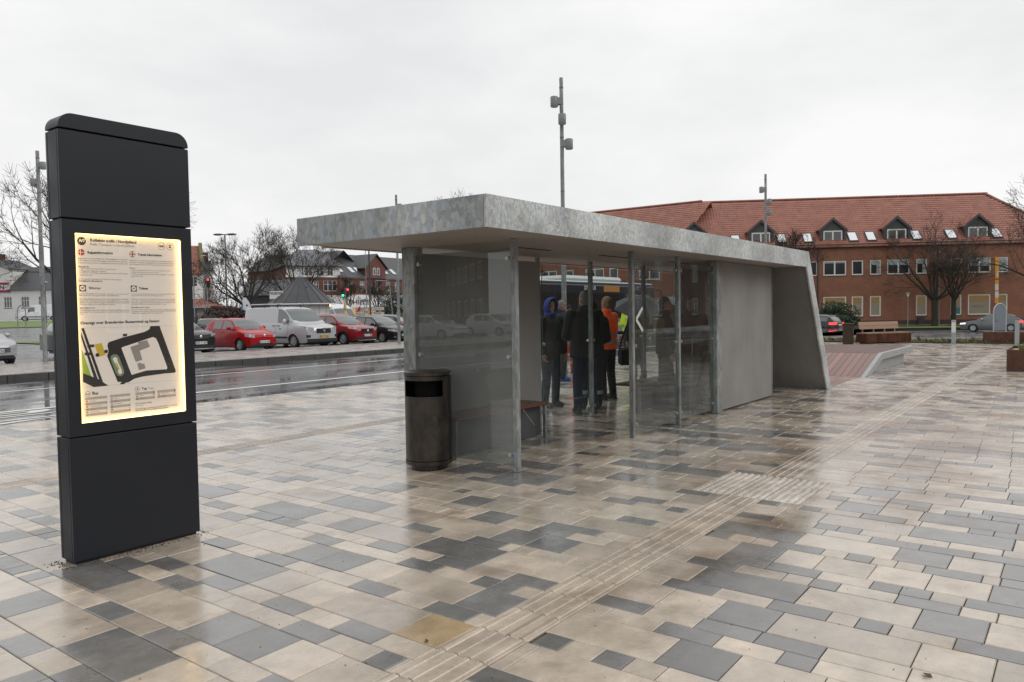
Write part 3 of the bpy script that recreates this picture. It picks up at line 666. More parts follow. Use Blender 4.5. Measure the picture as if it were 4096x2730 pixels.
# poster, edge-lit
YP = -.063
PAP = mat('poster_paper', (.80, .74, .69), .6, emit=((1, .87, .78), .13))
po = tp_('poster', MB().box(-PX-.01, PX+.01, YP, YP+.004, PZ0-.01, PZ1+.01), PAP)
LED = mat('warm_led', (.9, .6, .2), .5, emit=((1, .66, .24), 5.5))
for nm, bx in (('led_strip', (-PX+.0005, -PX+.004, YP-.024, YP-.003, PZ0+.006, PZ1-.006)), ('led_strip', (PX-.004, PX-.0005, YP-.024, YP-.003, PZ0+.006, PZ1-.006)),
               ('led_strip', (-PX+.006, PX-.006, YP-.024, YP-.003, PZ1-.004, PZ1-.0005)), ('led_strip', (-PX+.006, PX-.006, YP-.024, YP-.003, PZ0+.0005, PZ0+.004))):
    MB().box(*bx).build(nm, LED, to)
MB().box(-PX, PX, F0+.003, F0+.006, PZ0, PZ1).build('cover_glass', glass('poster_glass', (.97, .97, .96), .004, .05, .8), to)
INK = mat('poster_ink', (.035, .033, .032), .6); INKG = mat('poster_grey', (.36, .33, .31), .6)
def pl_(poly, y, mb=None):
    mb = mb or MB(); mb.add([(p[0], y, p[1]+1.512) for p in poly], [tuple(range(len(poly)))]); return mb
TEXTS = [
('Kollektiv trafik i Nordjylland', -0.2487, 0.5648, 0.2993, 0.0026, 1),
('Public Transport in North Jutland', -0.2496, 0.54, 0.2829, 0.0032, 0),
('Rejseinformation', -0.2686, 0.4841, 0.1587, 0.0036, 1),
('Travel information', 0.0579, 0.4865, 0.1684, 0.0035, 1),
('Rejseplanen er en landsdækkende rejseplanlægger for al kollektiv', -0.329, 0.4486, 0.3175, 0.0044, 0),
('trafik i Danmark. Du kan finde afgangs- og ankomsttider, nærmeste', -0.3296, 0.4344, 0.3184, 0.0042, 0),
('stoppesteder, priser og kort i Rejseplanen app eller på Rejseplanen.dk', -0.33, 0.4207, 0.3185, 0.0044, 0),
('Sådan gør du:', -0.3289, 0.3955, 0.0654, 0.0007, 1),
('1. Skriv hvilken adresse du ønsker at rejse fra og til.', -0.3216, 0.3838, 0.2299, 0.0013, 0),
('2. Vælg ønsket afgang eller ankomst', -0.3221, 0.3688, 0.1647, 0.0018, 0),
('3. Du får nu vist forskellige valgmuligheder for rejser og bliver derefter', -0.3226, 0.3572, 0.3113, 0.0013, 0),
('guidet hele vejen.', -0.3218, 0.343, 0.0798, 0.0001, 0),
("Du kan også finde køreplaner for alle NT's busser og tog på", -0.3297, 0.3171, 0.2723, 0.0007, 0),
('NordjyllandsTrafikselskab.dk.', -0.3294, 0.303, 0.1482, 0.0014, 1),
('Rejseplanen is a national journey planner for all public transport in', 0.001, 0.45, 0.3151, 0.0032, 0),
('Denmark. Through the app Rejseplanen or at Journeyplanner.dk you', 0.0005, 0.4364, 0.3151, 0.0025, 0),
('can find departure and arrival times, nearest stops, prices and maps.', 0.0001, 0.4233, 0.3077, 0.003, 0),
('How to:', 0.001, 0.3976, 0.0364, 0.0004, 1),
('1. Type in the addresses where you want to travel from and to.', 0.0077, 0.3843, 0.2799, 0.0031, 0),
('2. Select when you want to depart or arrive.', 0.0073, 0.3712, 0.1961, 0.0019, 0),
('3. A list of multiple options to choose from will appear. You will be', 0.0077, 0.3581, 0.3076, 0.0018, 0),
('guided all the way.', 0.0081, 0.3441, 0.0827, 0.0008, 0),
('Billetter', -0.2673, 0.2549, 0.075, 0.0001, 1),
('Tickets', 0.0576, 0.2575, 0.0633, -0.0001, 1),
('Du kan købe billetter til bus og tog i Nordjylland i vores gratis app NT', -0.3282, 0.2215, 0.3176, 0.0004, 0),
('Billet. Hent den i din app store eller benyt NTbillet.dk.', -0.3287, 0.2099, 0.2497, 0.0007, 0),
('Der findes billetautomater på de større togstationer. I billetauto-', -0.3287, 0.1875, 0.3177, -0.0005, 0),
('materne kan du betale med de fleste betalingskort. Du kan kun købe', -0.3279, 0.1755, 0.3178, -0.0007, 0),
('billetter til rejser indenfor Region Nordjylland. Du kan betale med', -0.3283, 0.1639, 0.3178, -0.0008, 0),
('kontanter i bussen (kun små sedler eller mønter).', -0.3279, 0.1519, 0.2257, 0.0002, 0),
('Børnerabat 0-11 år', -0.3287, 0.1295, 0.0946, -0.0002, 1),
('En betalende voksen eller pensionist må gratis medbringe op til to', -0.3292, 0.1153, 0.3184, -0.0015, 0),
('børn under 12 år. Et betalende barn må gratis medbringe ét barn under', -0.3292, 0.1033, 0.3189, -0.0012, 0),
('12 år.', -0.3289, 0.0904, 0.0226, 0.0001, 0),
('To buy tickets for busses and trains, you can use our app NT Tickets', 0.003, 0.2233, 0.3137, 0.0011, 0),
('or go to NTtickets.com to buy the ticket you need.', 0.0026, 0.2115, 0.2266, 0.001, 0),
('We have ticket machines on all major train stations, where it is possible', 0.0027, 0.1889, 0.3137, -0.0001, 0),
('to pay with most international payment cards. You can only buy tickets', 0.0023, 0.1771, 0.3137, -0.0006, 0),
('for journeys within the North Denmark Region. It is possible to pay', 0.0018, 0.1654, 0.3137, -0.0007, 0),
('with cash in DKK on the bus (only small bills or coins).', 0.0014, 0.154, 0.2461, -0.0006, 0),
('Child discount 0-11 years', 0.0015, 0.1314, 0.1262, -0.0003, 1),
('Up to two children under the age of 12 travel free of charge in company', 0.0015, 0.1169, 0.3154, -0.0017, 0),
('of a paying adult or senior. A child under the age of 12 travel free of', 0.0011, 0.1051, 0.3164, -0.0004, 0),
('charge in the company of another paying child.', 0.0016, 0.0933, 0.2171, -0.0007, 0),
('Oversigt over Brønderslev Busterminal og Station', -0.3283, 0.0271, 0.5207, 0.0042, 1),
('Bus', -0.2723, -0.4302, 0.0355, -0.003, 1),
('Tog', 0.0525, -0.4284, 0.0347, -0.0012, 1),
('Train', 0.097, -0.4289, 0.0388, -0.001, 0),
('Har du brug for hjælp?', 0.0077, -0.5235, 0.1133, -0.0019, 1),
('Need help?', 0.0082, -0.5376, 0.0516, -0.0016, 0),
('Ring til NT Salgs- og servicecenter på tlf. +45 9811 1111, eller find', 0.0064, -0.561, 0.2976, -0.0005, 1),
('mere information på NordjyllandsTrafikselskab.dk', 0.007, -0.5726, 0.2314, -0.0016, 1),
('Nordbyen', -0.2876, -0.4751, 0.0364, 0.0005, 0),
('Psykiatrien Bygehus', -0.2879, -0.5096, 0.0764, -0.0002, 0),
('Aalborg', -0.2886, -0.5282, 0.0308, 0.0004, 0),
('Frederikshavn', -0.2893, -0.5468, 0.0554, 0.0008, 0),
('Hjørring', -0.2885, -0.5636, 0.0299, 0.0003, 0),
('Saltum', -0.1334, -0.4741, 0.0265, 0.0003, 0),
('Løkken', -0.134, -0.4912, 0.028, 0.0005, 0),
('Dronninglund', -0.1337, -0.5094, 0.0514, 0.0014, 0),
('Skagen', 0.0373, -0.4713, 0.0274, -0.0002, 0),
('Skørping', 0.0367, -0.4888, 0.0341, 0.0001, 0),
('Frederikshavn', 0.1912, -0.47, 0.0535, 0.0011, 0),
('Sæby', 0.1906, -0.489, 0.0293, 0.0007, 0),
]
body = MB()
for s_, x_, z_, dx, dz, bd in TEXTS:
    w_ = math.hypot(dx, dz); ux = Vector((dx/w_, 0, dz/w_)); uz = Vector((-ux.z, 0, ux.x))
    head = MB(); big = w_/len(s_) > .0085
    put_text(head if big else body, s_, (x_, YP-.0012, z_+1.512), ux, uz, width=w_, bold=(.0011 if big else .0004) if bd else 0)
    if big: head.build('heading', INK if bd else mat('poster_ink_small', (.16, .145, .135), .6), po)
tag(body.build('small_print', mat('poster_ink_small', (.16, .145, .135), .6), po), kind='stuff')
MAPP = {
'road':[(-0.1645, -0.1157), (-0.1591, -0.0965), (-0.147, -0.0912), (-0.0618, -0.0661), (0.0842, -0.0337), (0.1207, -0.0171), (0.1292, 0.0055), (0.1946, 0.0064), (0.3042, -0.3196), (0.2929, -0.3293), (0.2201, -0.329), (0.0684, -0.3379), (0.0074, -0.3482), (-0.0332, -0.3698), (-0.053, -0.3706), (-0.0631, -0.3797), (-0.0948, -0.3794), (-0.0796, -0.3634), (-0.1063, -0.3612), (-0.1693, -0.1834), (-0.1588, -0.1548)],
'block':[(-0.0741, -0.137), (-0.0641, -0.1301), (0.1448, -0.0702), (0.1653, -0.0796), (0.18, -0.1108), (0.2403, -0.2865), (0.2382, -0.3004), (0.0902, -0.2991), (-0.0117, -0.3217)],
'bld1':[(-0.0149, -0.1324), (0.0407, -0.116), (0.0372, -0.1008), (0.1027, -0.0899), (0.1217, -0.1363), (0.0492, -0.1605), (0.0648, -0.2242), (0.0188, -0.2364)],
'bld2':[(0.0285, -0.2471), (0.0515, -0.241), (0.0612, -0.2517), (0.0766, -0.2492), (0.0856, -0.2836), (0.0395, -0.293)],
'isl':[(-0.1487, -0.204), (-0.1432, -0.1848), (-0.1237, -0.1737), (-0.1023, -0.1798), (-0.0908, -0.1976), (-0.0623, -0.2882), (-0.0615, -0.308), (-0.0807, -0.3253), (-0.1048, -0.3195), (-0.1163, -0.3039)],
'islw':[(-0.1344, -0.2049), (-0.1196, -0.1935), (-0.1054, -0.2017), (-0.1015, -0.2264), (-0.079, -0.2771), (-0.0741, -0.3022), (-0.09, -0.3133), (-0.1039, -0.295), (-0.1008, -0.2756), (-0.1255, -0.2249)],
'isly':[(-0.1152, -0.2329), (-0.1065, -0.231), (-0.0911, -0.2763), (-0.1009, -0.2781)],
'railA':[(-0.324, 0.0017), (-0.3091, 0.0032), (-0.2005, -0.3582), (-0.2179, -0.3615)],
'railB':[(-0.327, -0.0209), (-0.3281, -0.0515), (-0.2419, -0.3812), (-0.22, -0.3792)],
'green':[(-0.3265, -0.132), (-0.274, -0.3113), (-0.3249, -0.286)],
'blk':[(-0.3249, -0.286), (-0.2286, -0.3341), (-0.1683, -0.3804), (-0.2618, -0.3818), (-0.326, -0.3429)],
'yel':[(-0.2459, -0.1048), (-0.2015, -0.0971), (-0.1785, -0.1756), (-0.2234, -0.1876)],
'pill1':[(-0.2916, -0.1042), (-0.2491, -0.1042), (-0.2479, -0.1215), (-0.2909, -0.1223)],
'pill2':[(-0.3116, -0.155), (-0.2716, -0.1547), (-0.2703, -0.172), (-0.3104, -0.1721)],
'pill3':[(-0.061, -0.0425), (-0.0339, -0.0414), (-0.0335, -0.0572), (-0.0606, -0.0592)],
}
Y1 = YP-.0010
asp = mat('map_asphalt', (.022, .022, .022), .5)
for i_, k_ in enumerate(('road', 'railA', 'railB', 'blk')): pl_(MAPP[k_], Y1-.0003*i_).build('map_road', asp, po)
pl_(MAPP['block'], Y1-.0004).build('map_block', PAP, po)
for k_ in ('bld1', 'bld2'): pl_(MAPP[k_], Y1-.0008).build('map_building', INKG, po)
pl_(MAPP['isl'], Y1-.0004).build('map_island', mat('map_island', (.22, .3, .2), .6), po)
pl_(MAPP['islw'], Y1-.0008).build('map_island_path', PAP, po)
for k_, d_ in (('isly', .0012), ('yel', 0)): pl_(MAPP[k_], Y1-d_).build('map_station', mat('map_yellow', (.72, .52, .04), .6), po)
pl_(MAPP['green'], Y1-.0002).build('map_green', mat('map_green', (.32, .5, .06), .6), po)
for k_ in ('pill1', 'pill2', 'pill3'): pl_(MAPP[k_], Y1-.0016).build('map_sign', INK, po)
def disc(c, r_, y, n_=28): return [(c[0]+r_*math.cos(2*PI*i/n_), c[1]+r_*math.sin(2*PI*i/n_)) for i in range(n_)]
def ring(mb, c, r_, t_, y):
    a = disc(c, r_, y); b_ = disc(c, r_-t_, y); mb.add([(p[0], y, p[1]+1.512) for p in a+b_], [(i, (i+1) % 28, 28+(i+1) % 28, 28+i) for i in range(28)])
pl_(disc((-.3029, .5635), .0262, 0), Y1).build('icon', INK, po)
for c, r_ in (((-.3072, .2608), .0205), ((.0235, .2629), .0205)):
    pl_([(c[0]-r_, c[1]-r_), (c[0]+r_, c[1]-r_), (c[0]+r_, c[1]+r_), (c[0]-r_, c[1]+r_)], Y1).build('icon', INK, po)
for c, r_ in (((.2278, .5614), .0258), ((.2897, .5626), .0257), ((-.2999, -.4237), .0173), ((.0239, -.4208), .0166)):
    ic = MB(); ring(ic, c, r_, .0018, Y1); ic.build('icon_ring', INK, po); ic = MB(); s_ = r_*.5
    if c[0] in (.2278, -.2999): pl_([(c[0]-s_*1.2, c[1]-s_*.5), (c[0]+s_*1.2, c[1]-s_*.5), (c[0]+s_*1.2, c[1]+s_*.5), (c[0]-s_*1.2, c[1]+s_*.5)], Y1, ic)
    else: pl_([(c[0]-s_*.6, c[1]-s_*.8), (c[0]+s_*.6, c[1]-s_*.8), (c[0]+s_*.6, c[1]+s_*.7), (c[0]+s_*.35, c[1]+s_), (c[0]-s_*.35, c[1]+s_), (c[0]-s_*.6, c[1]+s_*.7)], Y1, ic)
    ic.build('icon', INK, po)
for c in ((-.1753, -.1539), (-.2313, -.1741)): pl_(disc(c, .0122, 0), Y1-.0016).build('icon', INK, po)
for c in ((-.3072, .2608), (.0235, .2629)): pl_(disc(c, .0165, 0), Y1-.0004).build('icon_disc', PAP, po)
iw = MB(); put_text(iw, 'NT', (-.3205, Y1-.0004, 1.512+.5555), (1, 0, 0), (.3, 0, 1), width=.036, bold=.002); iw.build('icon_letters', PAP, po)
for c in ((.2278, .5614), (-.2999, -.4237), (.2897, .5626), (.0239, -.4208)):
    pl_([(c[0]-.007, c[1]+.000), (c[0]+.007, c[1]+.0), (c[0]+.007, c[1]+.004), (c[0]-.007, c[1]+.004)], Y1-.0004).build('icon_window', PAP, po)
for c in ((-.3072, .2608), (.0235, .2629)): q = MB(); put_text(q, 'NT', (c[0]-.0105, Y1-.0012, 1.512+c[1]-.005), (1, 0, 0), (.3, 0, 1), width=.019, bold=.0008); q.build('icon_letters', INK, po)
RED = mat('flag_red', (.55, .05, .05), .6); q = MB(); pl_(disc((-.3075, .4916), .0208, 0), Y1, q); q.build('danish_roundel', RED, po)
q = MB(); c = (-.3075, .4916)
pl_([(c[0]-.0205, c[1]-.0022), (c[0]+.0205, c[1]-.0022), (c[0]+.0205, c[1]+.0022), (c[0]-.0205, c[1]+.0022)], Y1-.0004, q); pl_([(c[0]-.007, c[1]-.0195), (c[0]-.0026, c[1]-.0205), (c[0]-.0026, c[1]+.0205), (c[0]-.007, c[1]+.0195)], Y1-.0008, q); q.build('danish_cross', PAP, po)
c = (.0216, .4951); pl_(disc(c, .0212, 0), Y1).build('british_roundel', mat('flag_blue', (.05, .07, .2), .6), po)
q = MB()
def barp(c, a, l_, w_, y, mb):
    d = (math.cos(a), math.sin(a)); n_ = (-d[1], d[0]); pl_([(c[0]+d[0]*s1*l_+n_[0]*s2*w_, c[1]+d[1]*s1*l_+n_[1]*s2*w_) for s1, s2 in ((-1, -1), (1, -1), (1, 1), (-1, 1))], y, mb)
for i_, (a, w_) in enumerate(((R(40), .0035), (R(-40), .0035), (0, .0065), (R(90), .0065))): barp(c, a, .0205, w_, Y1-.0004-.0002*i_, q)
q.build('british_white', PAP, po)
q = MB()
for i_, (a, w_) in enumerate(((0, .0036), (R(90), .0036))): barp(c, a, .0208, w_, Y1-.0014-.0002*i_, q)
q.build('british_red', RED, po)
q = MB(); fq = [(-.3262, .0027), (.3181, .0044), (.3186, -.3783), (-.3274, -.3817)]
for a, b_ in zip(fq, fq[1:]+fq[:1]):
    if abs(a[0]-b_[0]) > .1: pl_([(min(a[0], b_[0]), a[1]), (max(a[0], b_[0]), b_[1]), (max(a[0], b_[0]), b_[1]+.001), (min(a[0], b_[0]), a[1]+.001)], Y1+.0003, q)
    else: pl_([(a[0], min(a[1], b_[1])), (a[0]+.001, min(a[1], b_[1])), (a[0]+.001, max(a[1], b_[1])), (a[0], max(a[1], b_[1]))], Y1+.0003, q)
q.build('map_border', INKG, po)
q = MB(); q2 = MB(); q3 = MB(); q4 = MB(); q5 = MB(); d_ = Y1+.0002
for x0, x1, zt, rows, cols in ((-.3175, -.1788, -.4458, 7, 'ooowgw'), (-.1598, -.0261, -.4445, 7, 'wwwggn'), (.009, .1447, -.4444, 3, 'gg'), (.163, .2971, -.4440, 3, 'oo')):
    for k in range(rows):
        z1_ = zt-.0178*k
        if k % 2 == 0: pl_([(x0, z1_-.017), (x1, z1_-.017), (x1, z1_), (x0, z1_)], d_, q)
        if k: 
            cc = cols[k-1]; tgt = {'o': q2, 'g': q3, 'w': q4}.get(cc)
            if tgt is not None: pl_([(x0+.004, z1_-.013), (x0+.017, z1_-.013), (x0+.017, z1_-.004), (x0+.004, z1_-.004)], d_-.0006, tgt)
            put_text(q5, 'ABCDEF'[k-1] if rows > 4 else str(k), (x1-.009, d_-.0006, 1.512+z1_-.012), (1, 0, 0), (0, 0, 1), width=.0045)
tag(q.build('table_bands', mat('table_band', (.55, .47, .42), .6), po), kind='stuff'); tag(q2.build('orange_tags', mat('tag_orange', (.7, .28, .03), .6), po), kind='stuff')
tag(q3.build('green_tags', mat('tag_green', (.12, .38, .08), .6), po), kind='stuff'); tag(q4.build('grey_tags', INKG, po), kind='stuff'); tag(q5.build('table_letters', INK, po), kind='stuff')
# ================================================================ vehicles
def interp(pts, s):
    if s <= pts[0][0]: return pts[0][1]
    for (a, za), (b_, zb) in zip(pts, pts[1:]):
        if s <= b_: return za+(zb-za)*(s-a)/max(1e-6, b_-a)
    return pts[-1][1]
def smooth_pts(pts, n=3):
    """Catmull style resample for soft profiles"""
    out = []
    for i in range(len(pts)-1):
        p0 = pts[max(0, i-1)]; p1 = pts[i]; p2 = pts[i+1]; p3 = pts[min(len(pts)-1, i+2)]
        for k in range(n):
            t = k/n; m1 = (p2[1]-p0[1])/max(1e-6, p2[0]-p0[0]); m2 = (p3[1]-p1[1])/max(1e-6, p3[0]-p1[0]); h = p2[0]-p1[0]
            z = (2*t**3-3*t**2+1)*p1[1]+(t**3-2*t**2+t)*h*m1*.7+(-2*t**3+3*t**2)*p2[1]+(t**3-t**2)*h*m2*.7
            out.append((p1[0]+h*t, z))
    out.append(pts[-1]); return out
def paint(name, col, flake=0.):
    return mat(name, col, .24, metal=flake*.6, coat=.25, spec=.3)
TYRE = mat('tyre_rubber', (.018, .018, .018), .6); BLK = mat('black_plastic', (.02, .02, .021), .45)
CARG = mat('car_glass', (.075, .09, .088), .05, spec=1.0, coat=.6); CHR = mat('chrome', (.65, .66, .67), .15, metal=1.); RIM = mat('rim_silver', (.45, .46, .47), .3, metal=.6)
LAMP = mat('headlamp', (.55, .58, .6), .08, metal=.3, coat=1.); LAMPON = mat('headlamp_lit', (.8, .8, .8), .2, emit=((1, .9, .75), 1.3))
TAIL = mat('tail_lamp', (.35, .02, .02), .15, coat=.6); TAILON = mat('tail_lamp_lit', (.5, .03, .03), .3, emit=((1, .06, .05), 1.4)); PLATE = mat('plate_white', (.75, .76, .76), .4); PLATEY = mat('plate_yellow', (.75, .5, .03), .4)
PINK = mat('plate_ink', (.02, .02, .02), .5); PBLU = mat('plate_blue', (.05, .12, .45), .5)
_wheels = {}
def wheel_mesh(Rw, style):
    k = (round(Rw, 3), style)
    if k in _wheels: return _wheels[k]
    w = .2; rr = Rw*.66
    ty = MB().lathe([(rr, -w/2), (Rw*.93, -w/2), (Rw, -w/2+.035), (Rw, w/2-.035), (Rw*.93, w/2), (rr, w/2)], n=28, axis='y').mesh('tyre', TYRE, smooth=40)
    ri_ = MB(); ri_.lathe([(rr+.004, w/2-.012), (rr-.02, w/2-.004), (rr-.035, w/2-.03), (0, w/2-.05)], n=28, axis='y')
    ri_.lathe([(rr+.004, -w/2+.01), (0, -w/2+.03)], n=28, axis='y')
    nsp = {'steel': 8, 'alloy': 5, 'multi': 14}[style]
    for i in range(nsp):
        a = 2*PI*i/nsp; wd = {'steel': .028, 'alloy': .03, 'multi': .012}[style]
        d = Vector((math.cos(a), 0, math.sin(a))); t = Vector((-math.sin(a), 0, math.cos(a)))
        y0, y1 = w/2-.045, w/2-.006
        P = [d*.04+t*wd, d*.04-t*wd, d*(rr-.02)-t*wd*.8, d*(rr-.02)+t*wd*.8]
        ri_.add([p+Vector((0, y0, 0)) for p in P]+[p+Vector((0, y1, 0)) for p in P], [(4, 5, 6, 7), (0, 1, 5, 4), (1, 2, 6, 5), (2, 3, 7, 6), (3, 0, 4, 7)])
    ri_.lathe([(.05, w/2-.006), (.04, w/2+.002), (0, w/2+.004)], n=12, axis='y')
    dk = MB(); dk.lathe([(rr-.02, w/2-.05), (0, w/2-.046)], n=20, axis='y')
    _wheels[k] = (ty, ri_.mesh('rim', RIM, smooth=35), dk.mesh('brake_disc', BLK)); return _wheels[k]
def car(name, label, loc, heading, P, group='cars parked along the far kerb'):
    """heading: direction the nose points, in degrees from +X"""
    Lc, Wc, Hc = P['L'], P['W'], P['H']; top = smooth_pts(P['top']); gh = smooth_pts(P['gh'], 4); zs = P.get('clear', .2)
    wf, wr, Rw = P['wf'], P['wr'], P['R']; body_m, trim_m = P['paint'], P.get('trim', BLK)
    bf, brr = P.get('bf', .1), P.get('br', .06); pf, pr = P.get('pf', .2), P.get('pr', .12)
    t = thing(name, label, P.get('cat', 'car'), loc, R(heading), group)
    belt = lambda s: interp(P['belt'], s)
    def wpl(s):
        k = 1.
        if s < .75: k -= pf*(1-s/.75)**2
        if s > Lc-.6: k -= pr*((s-Lc+.6)/.6)**2
        return Wc/2*k
    def sec(z):
        h = (z-zs)/max(.1, P['belt'][0][1]-zs); h = min(1.25, max(0, h))
        return 1-.075*(1-h/.45)**2 if h < .45 else 1-P.get('shoulder', .045)*((h-.45)/.55)**2
    def X(s, y):
        f = (1-(y/max(.05, wpl(s)))**2)
        return Lc/2-s+bf*f*max(0, 1-s/.7)-brr*f*max(0, 1-(Lc-s)/.5)
    Ra = Rw+P.get('arch', .055)
    def zbot(s):
        z = interp([(0, P.get('zf', .26)), (.25, zs), (Lc-.25, zs), (Lc, P.get('zr', .32))], s)
        for w_ in (wf, wr):
            d = abs(s-w_)
            if d < Ra: z = max(z, Rw+math.sqrt(max(0, Ra*Ra-d*d))*.97-.02)
        return z
    ss = set([Lc*i/44 for i in range(45)]+[p[0] for p in P['top']])
    for w_ in (wf, wr): ss |= {min(Lc, max(0, w_+Ra*math.cos(PI*i/12))) for i in range(13)} | {w_-Ra-.004, w_+Ra+.004}
    ss = sorted(s for s in ss if 0 <= s <= Lc); NS = 7; rows = []
    for s in ss:
        zb, zt = zbot(s), interp(top, s); w_ = wpl(s); row = []
        for k in range(NS):
            z = zb+(zt-.035-zb)*k/(NS-1); row.append((w_*sec(z), z))
        ye = row[-1][0]; row += [(ye-.012, zt-.012), (ye-.045, zt)]
        for k in range(1, 5):
            y = (ye-.045)*(1-k/4); row.append((y, zt+.03*(1-(y/ye)**2)*min(1, max(.15, s/.8))))
        rows.append([(X(s, y), y, z) for y, z in row])
    b = MB(); b.grid(rows, True); b.grid([[(x, -y, z) for x, y, z in r_] for r_ in rows])
    # end caps
    for idx, fl in ((0, False), (-1, True)):
        s = ss[idx]; cap = []
        for k in range(NS):
            x, y, z = rows[idx][k]; cap.append([(X(s, y*c), y*c, z) for c in (-1, -.8, -.55, -.28, 0, .28, .55, .8, 1)])
        x, y, z = rows[idx][NS+1]; cap.append([(X(s, y*c), y*c, z+.03*(1-c*c)*(.15 if idx == 0 else 1)) for c in (-1, -.8, -.55, -.28, 0, .28, .55, .8, 1)])
        b.grid(cap, fl)
    body = b.build('body', body_m, t, smooth=38)
    # cabin
    roofz = max(z for s, z in gh); s0, s1 = gh[0][0], gh[-1][0]
    def wb(s): return wpl(s)*sec(belt(s))-.03
    tuck = P.get('tuck', .2)
    def yg(s, z): return wb(s)-tuck*max(0, (z-belt(s)))/max(.2, roofz-belt(s))*(1 if P.get('van') is None else .6)
    rows = []; gs = sorted({s0+(s1-s0)*i/30 for i in range(31)})
    for s in gs:
        zc = interp(gh, s); bz = belt(s)-.02; cr = .045*min(1, max(0, (zc-bz)/.3)); ze = max(bz, zc-cr-.02); row = []
        for k in range(4): z = bz+(ze-bz)*k/3; row.append((yg(s, z), z))
        ye = row[-1][0]; row.append((ye-.025, ze+.018 if zc-cr > bz else ze))
        for k in range(1, 5):
            y = (ye-.025)*(1-k/4); row.append((y, max(ze+.018*(zc-cr > bz), zc-cr*(y/ye)**2)))
        rows.append([(Lc/2-s, y, z) for y, z in row])
    b = MB(); b.grid(rows, True); b.grid([[(x, -y, z) for x, y, z in r_] for r_ in rows])
    cab = b.build('cabin', P.get('roofpaint', body_m), t, smooth=40)
    def zroof(s, y): return interp(gh, s)-.045*(y/max(.2, yg(s, interp(gh, s))))**2
    def topglass(nm, sa, sb, k=.88):
        r_ = []
        for i in range(9):
            s = sa+(sb-sa)*i/8; ye = (yg(s, interp(gh, s)-.05)-.03)*k/.88; r_.append([(Lc/2-s, ye*c, zroof(s, ye*c)+.012) for c in (-1, -.7, -.35, 0, .35, .7, 1)])
        MB().grid(r_, sa < sb).build(nm, CARG, t, smooth=179)
    ws = P['ws']; topglass('windscreen', ws[0], ws[1]); 
    if P.get('rw'): topglass('rear_window', *P['rw'])
    for sa, sb, fa, fb in P['win']:
        for sg in (1, -1):
            r_ = []
            for i in range(8):
                s = sa+(sb-sa)*i/7; z0 = belt(s)+.03; z1 = min(interp(gh, s)-.10, roofz-P.get('rooftrim', .11)); z1 = max(z0+.01, z1)
                r_.append([(Lc/2-s, sg*(yg(s, z0+(z1-z0)*k/3)+.007), z0+(z1-z0)*k/3) for k in range(4)])
            MB().grid(r_, sg > 0).build('side_window', CARG, t, smooth=179)
    # wrap-around patches on nose and tail
    def wrap(nm, y0, s_end, z0, z1, m, front=True, off=.008, both=True, z0e=None, z1e=None, par=None, n=7):
        for sg in ((1, -1) if both else (1,)):
            path = []
            se = 0 if front else Lc
            for i in range(n):
                k = i/(n-1); path.append(('c', k))
            if s_end > 0: path += [('s', (i+1)/4) for i in range(4)]
            r_ = []; N_ = len(path)
            for j, (ty_, k) in enumerate(path):
                f = j/(N_-1); za = z0+((z0e if z0e is not None else z0)-z0)*f; zb = z1+((z1e if z1e is not None else z1)-z1)*f; col = []
                for q in range(4):
                    z = za+(zb-za)*q/3
                    if ty_ == 'c':
                        wmax = wpl(se)*sec(z); y = y0+(wmax-y0)*k if s_end > 0 else y0*(1-2*k); x = X(se, y)+(off if front else -off); yy_ = y+(off*k if s_end > 0 else 0)
                    else:
                        s = k*s_end if front else Lc-k*s_end; y = wpl(s)*sec(z); x = X(s, y)+(off*.3 if front else -off*.3); yy_ = y+off
                    col.append((x, sg*yy_, z))
                r_.append(col)
            q = MB(); q.grid(r_, (sg > 0) != front); 
            if s_end == 0 and sg < 0: continue
            o = q.build(nm, m, par or t, smooth=179)
        return o
    for w_ in P.get('wraps', []): wrap(*w_[0], **w_[1])
    if P.get('grille'):
        y0, z0, z1 = P['grille'][:3]; gq = wrap('grille', y0, 0, z0, z1, P.get('grillem', BLK), off=.012)
        for k in range(P.get('bars', 3)):
            zz = z0+(z1-z0)*(k+.5)/P.get('bars', 3); wrap('grille_bar', y0*.96, 0, zz-.006, zz+.006, P.get('barm', BLK), off=.02, par=gq)
        ez = P.get('badge_z', (z0+z1)/2); xe = X(0, 0)+.024
        e = MB(); e.lathe([(.0, .012), (.045, .010), (.058, 0), (.05, -.01)], (xe, 0, ez), 18, 'x'); em = e.build('badge', CHR, gq, smooth=50)
        if P.get('badge'): 
            q = MB(); put_text(q, P['badge'], (xe+.0135, -.034, ez-.02), (0, 1, 0), (0, 0, 1), width=.068); q.build('badge_letter', BLK, em)
    pz = P.get('plate_z', .42)
    if P.get('plate'):
        xf = X(0, 0)+.022; pm = MB().box(xf-.012, xf, -.26, .26, pz-.055, pz+.055).build('number_plate', P.get('platem', PLATE), t, bevel=.003)
        q = MB(); put_text(q, P['plate'], (xf+.0015, -.2, pz-.033), (0, 1, 0), (0, 0, 1), width=.44, height=.066, bold=.005); q.build('plate_number', PINK, pm)
        MB().add([(xf+.001, -.258, pz-.052), (xf+.001, -.215, pz-.052), (xf+.001, -.215, pz+.052), (xf+.001, -.258, pz+.052)], [(0, 1, 2, 3)]).build('country_band', PBLU, pm)
    if P.get('rplate'):
        xr = X(Lc, 0)-.02; MB().box(xr, xr+.01, -.26, .26, P['rplate']-.055, P['rplate']+.055).build('number_plate', PLATE, t)
    # mirrors, handles, seams
    ms = P.get('mirror_s', P['ws'][0]+.42); mz = belt(ms)+.09
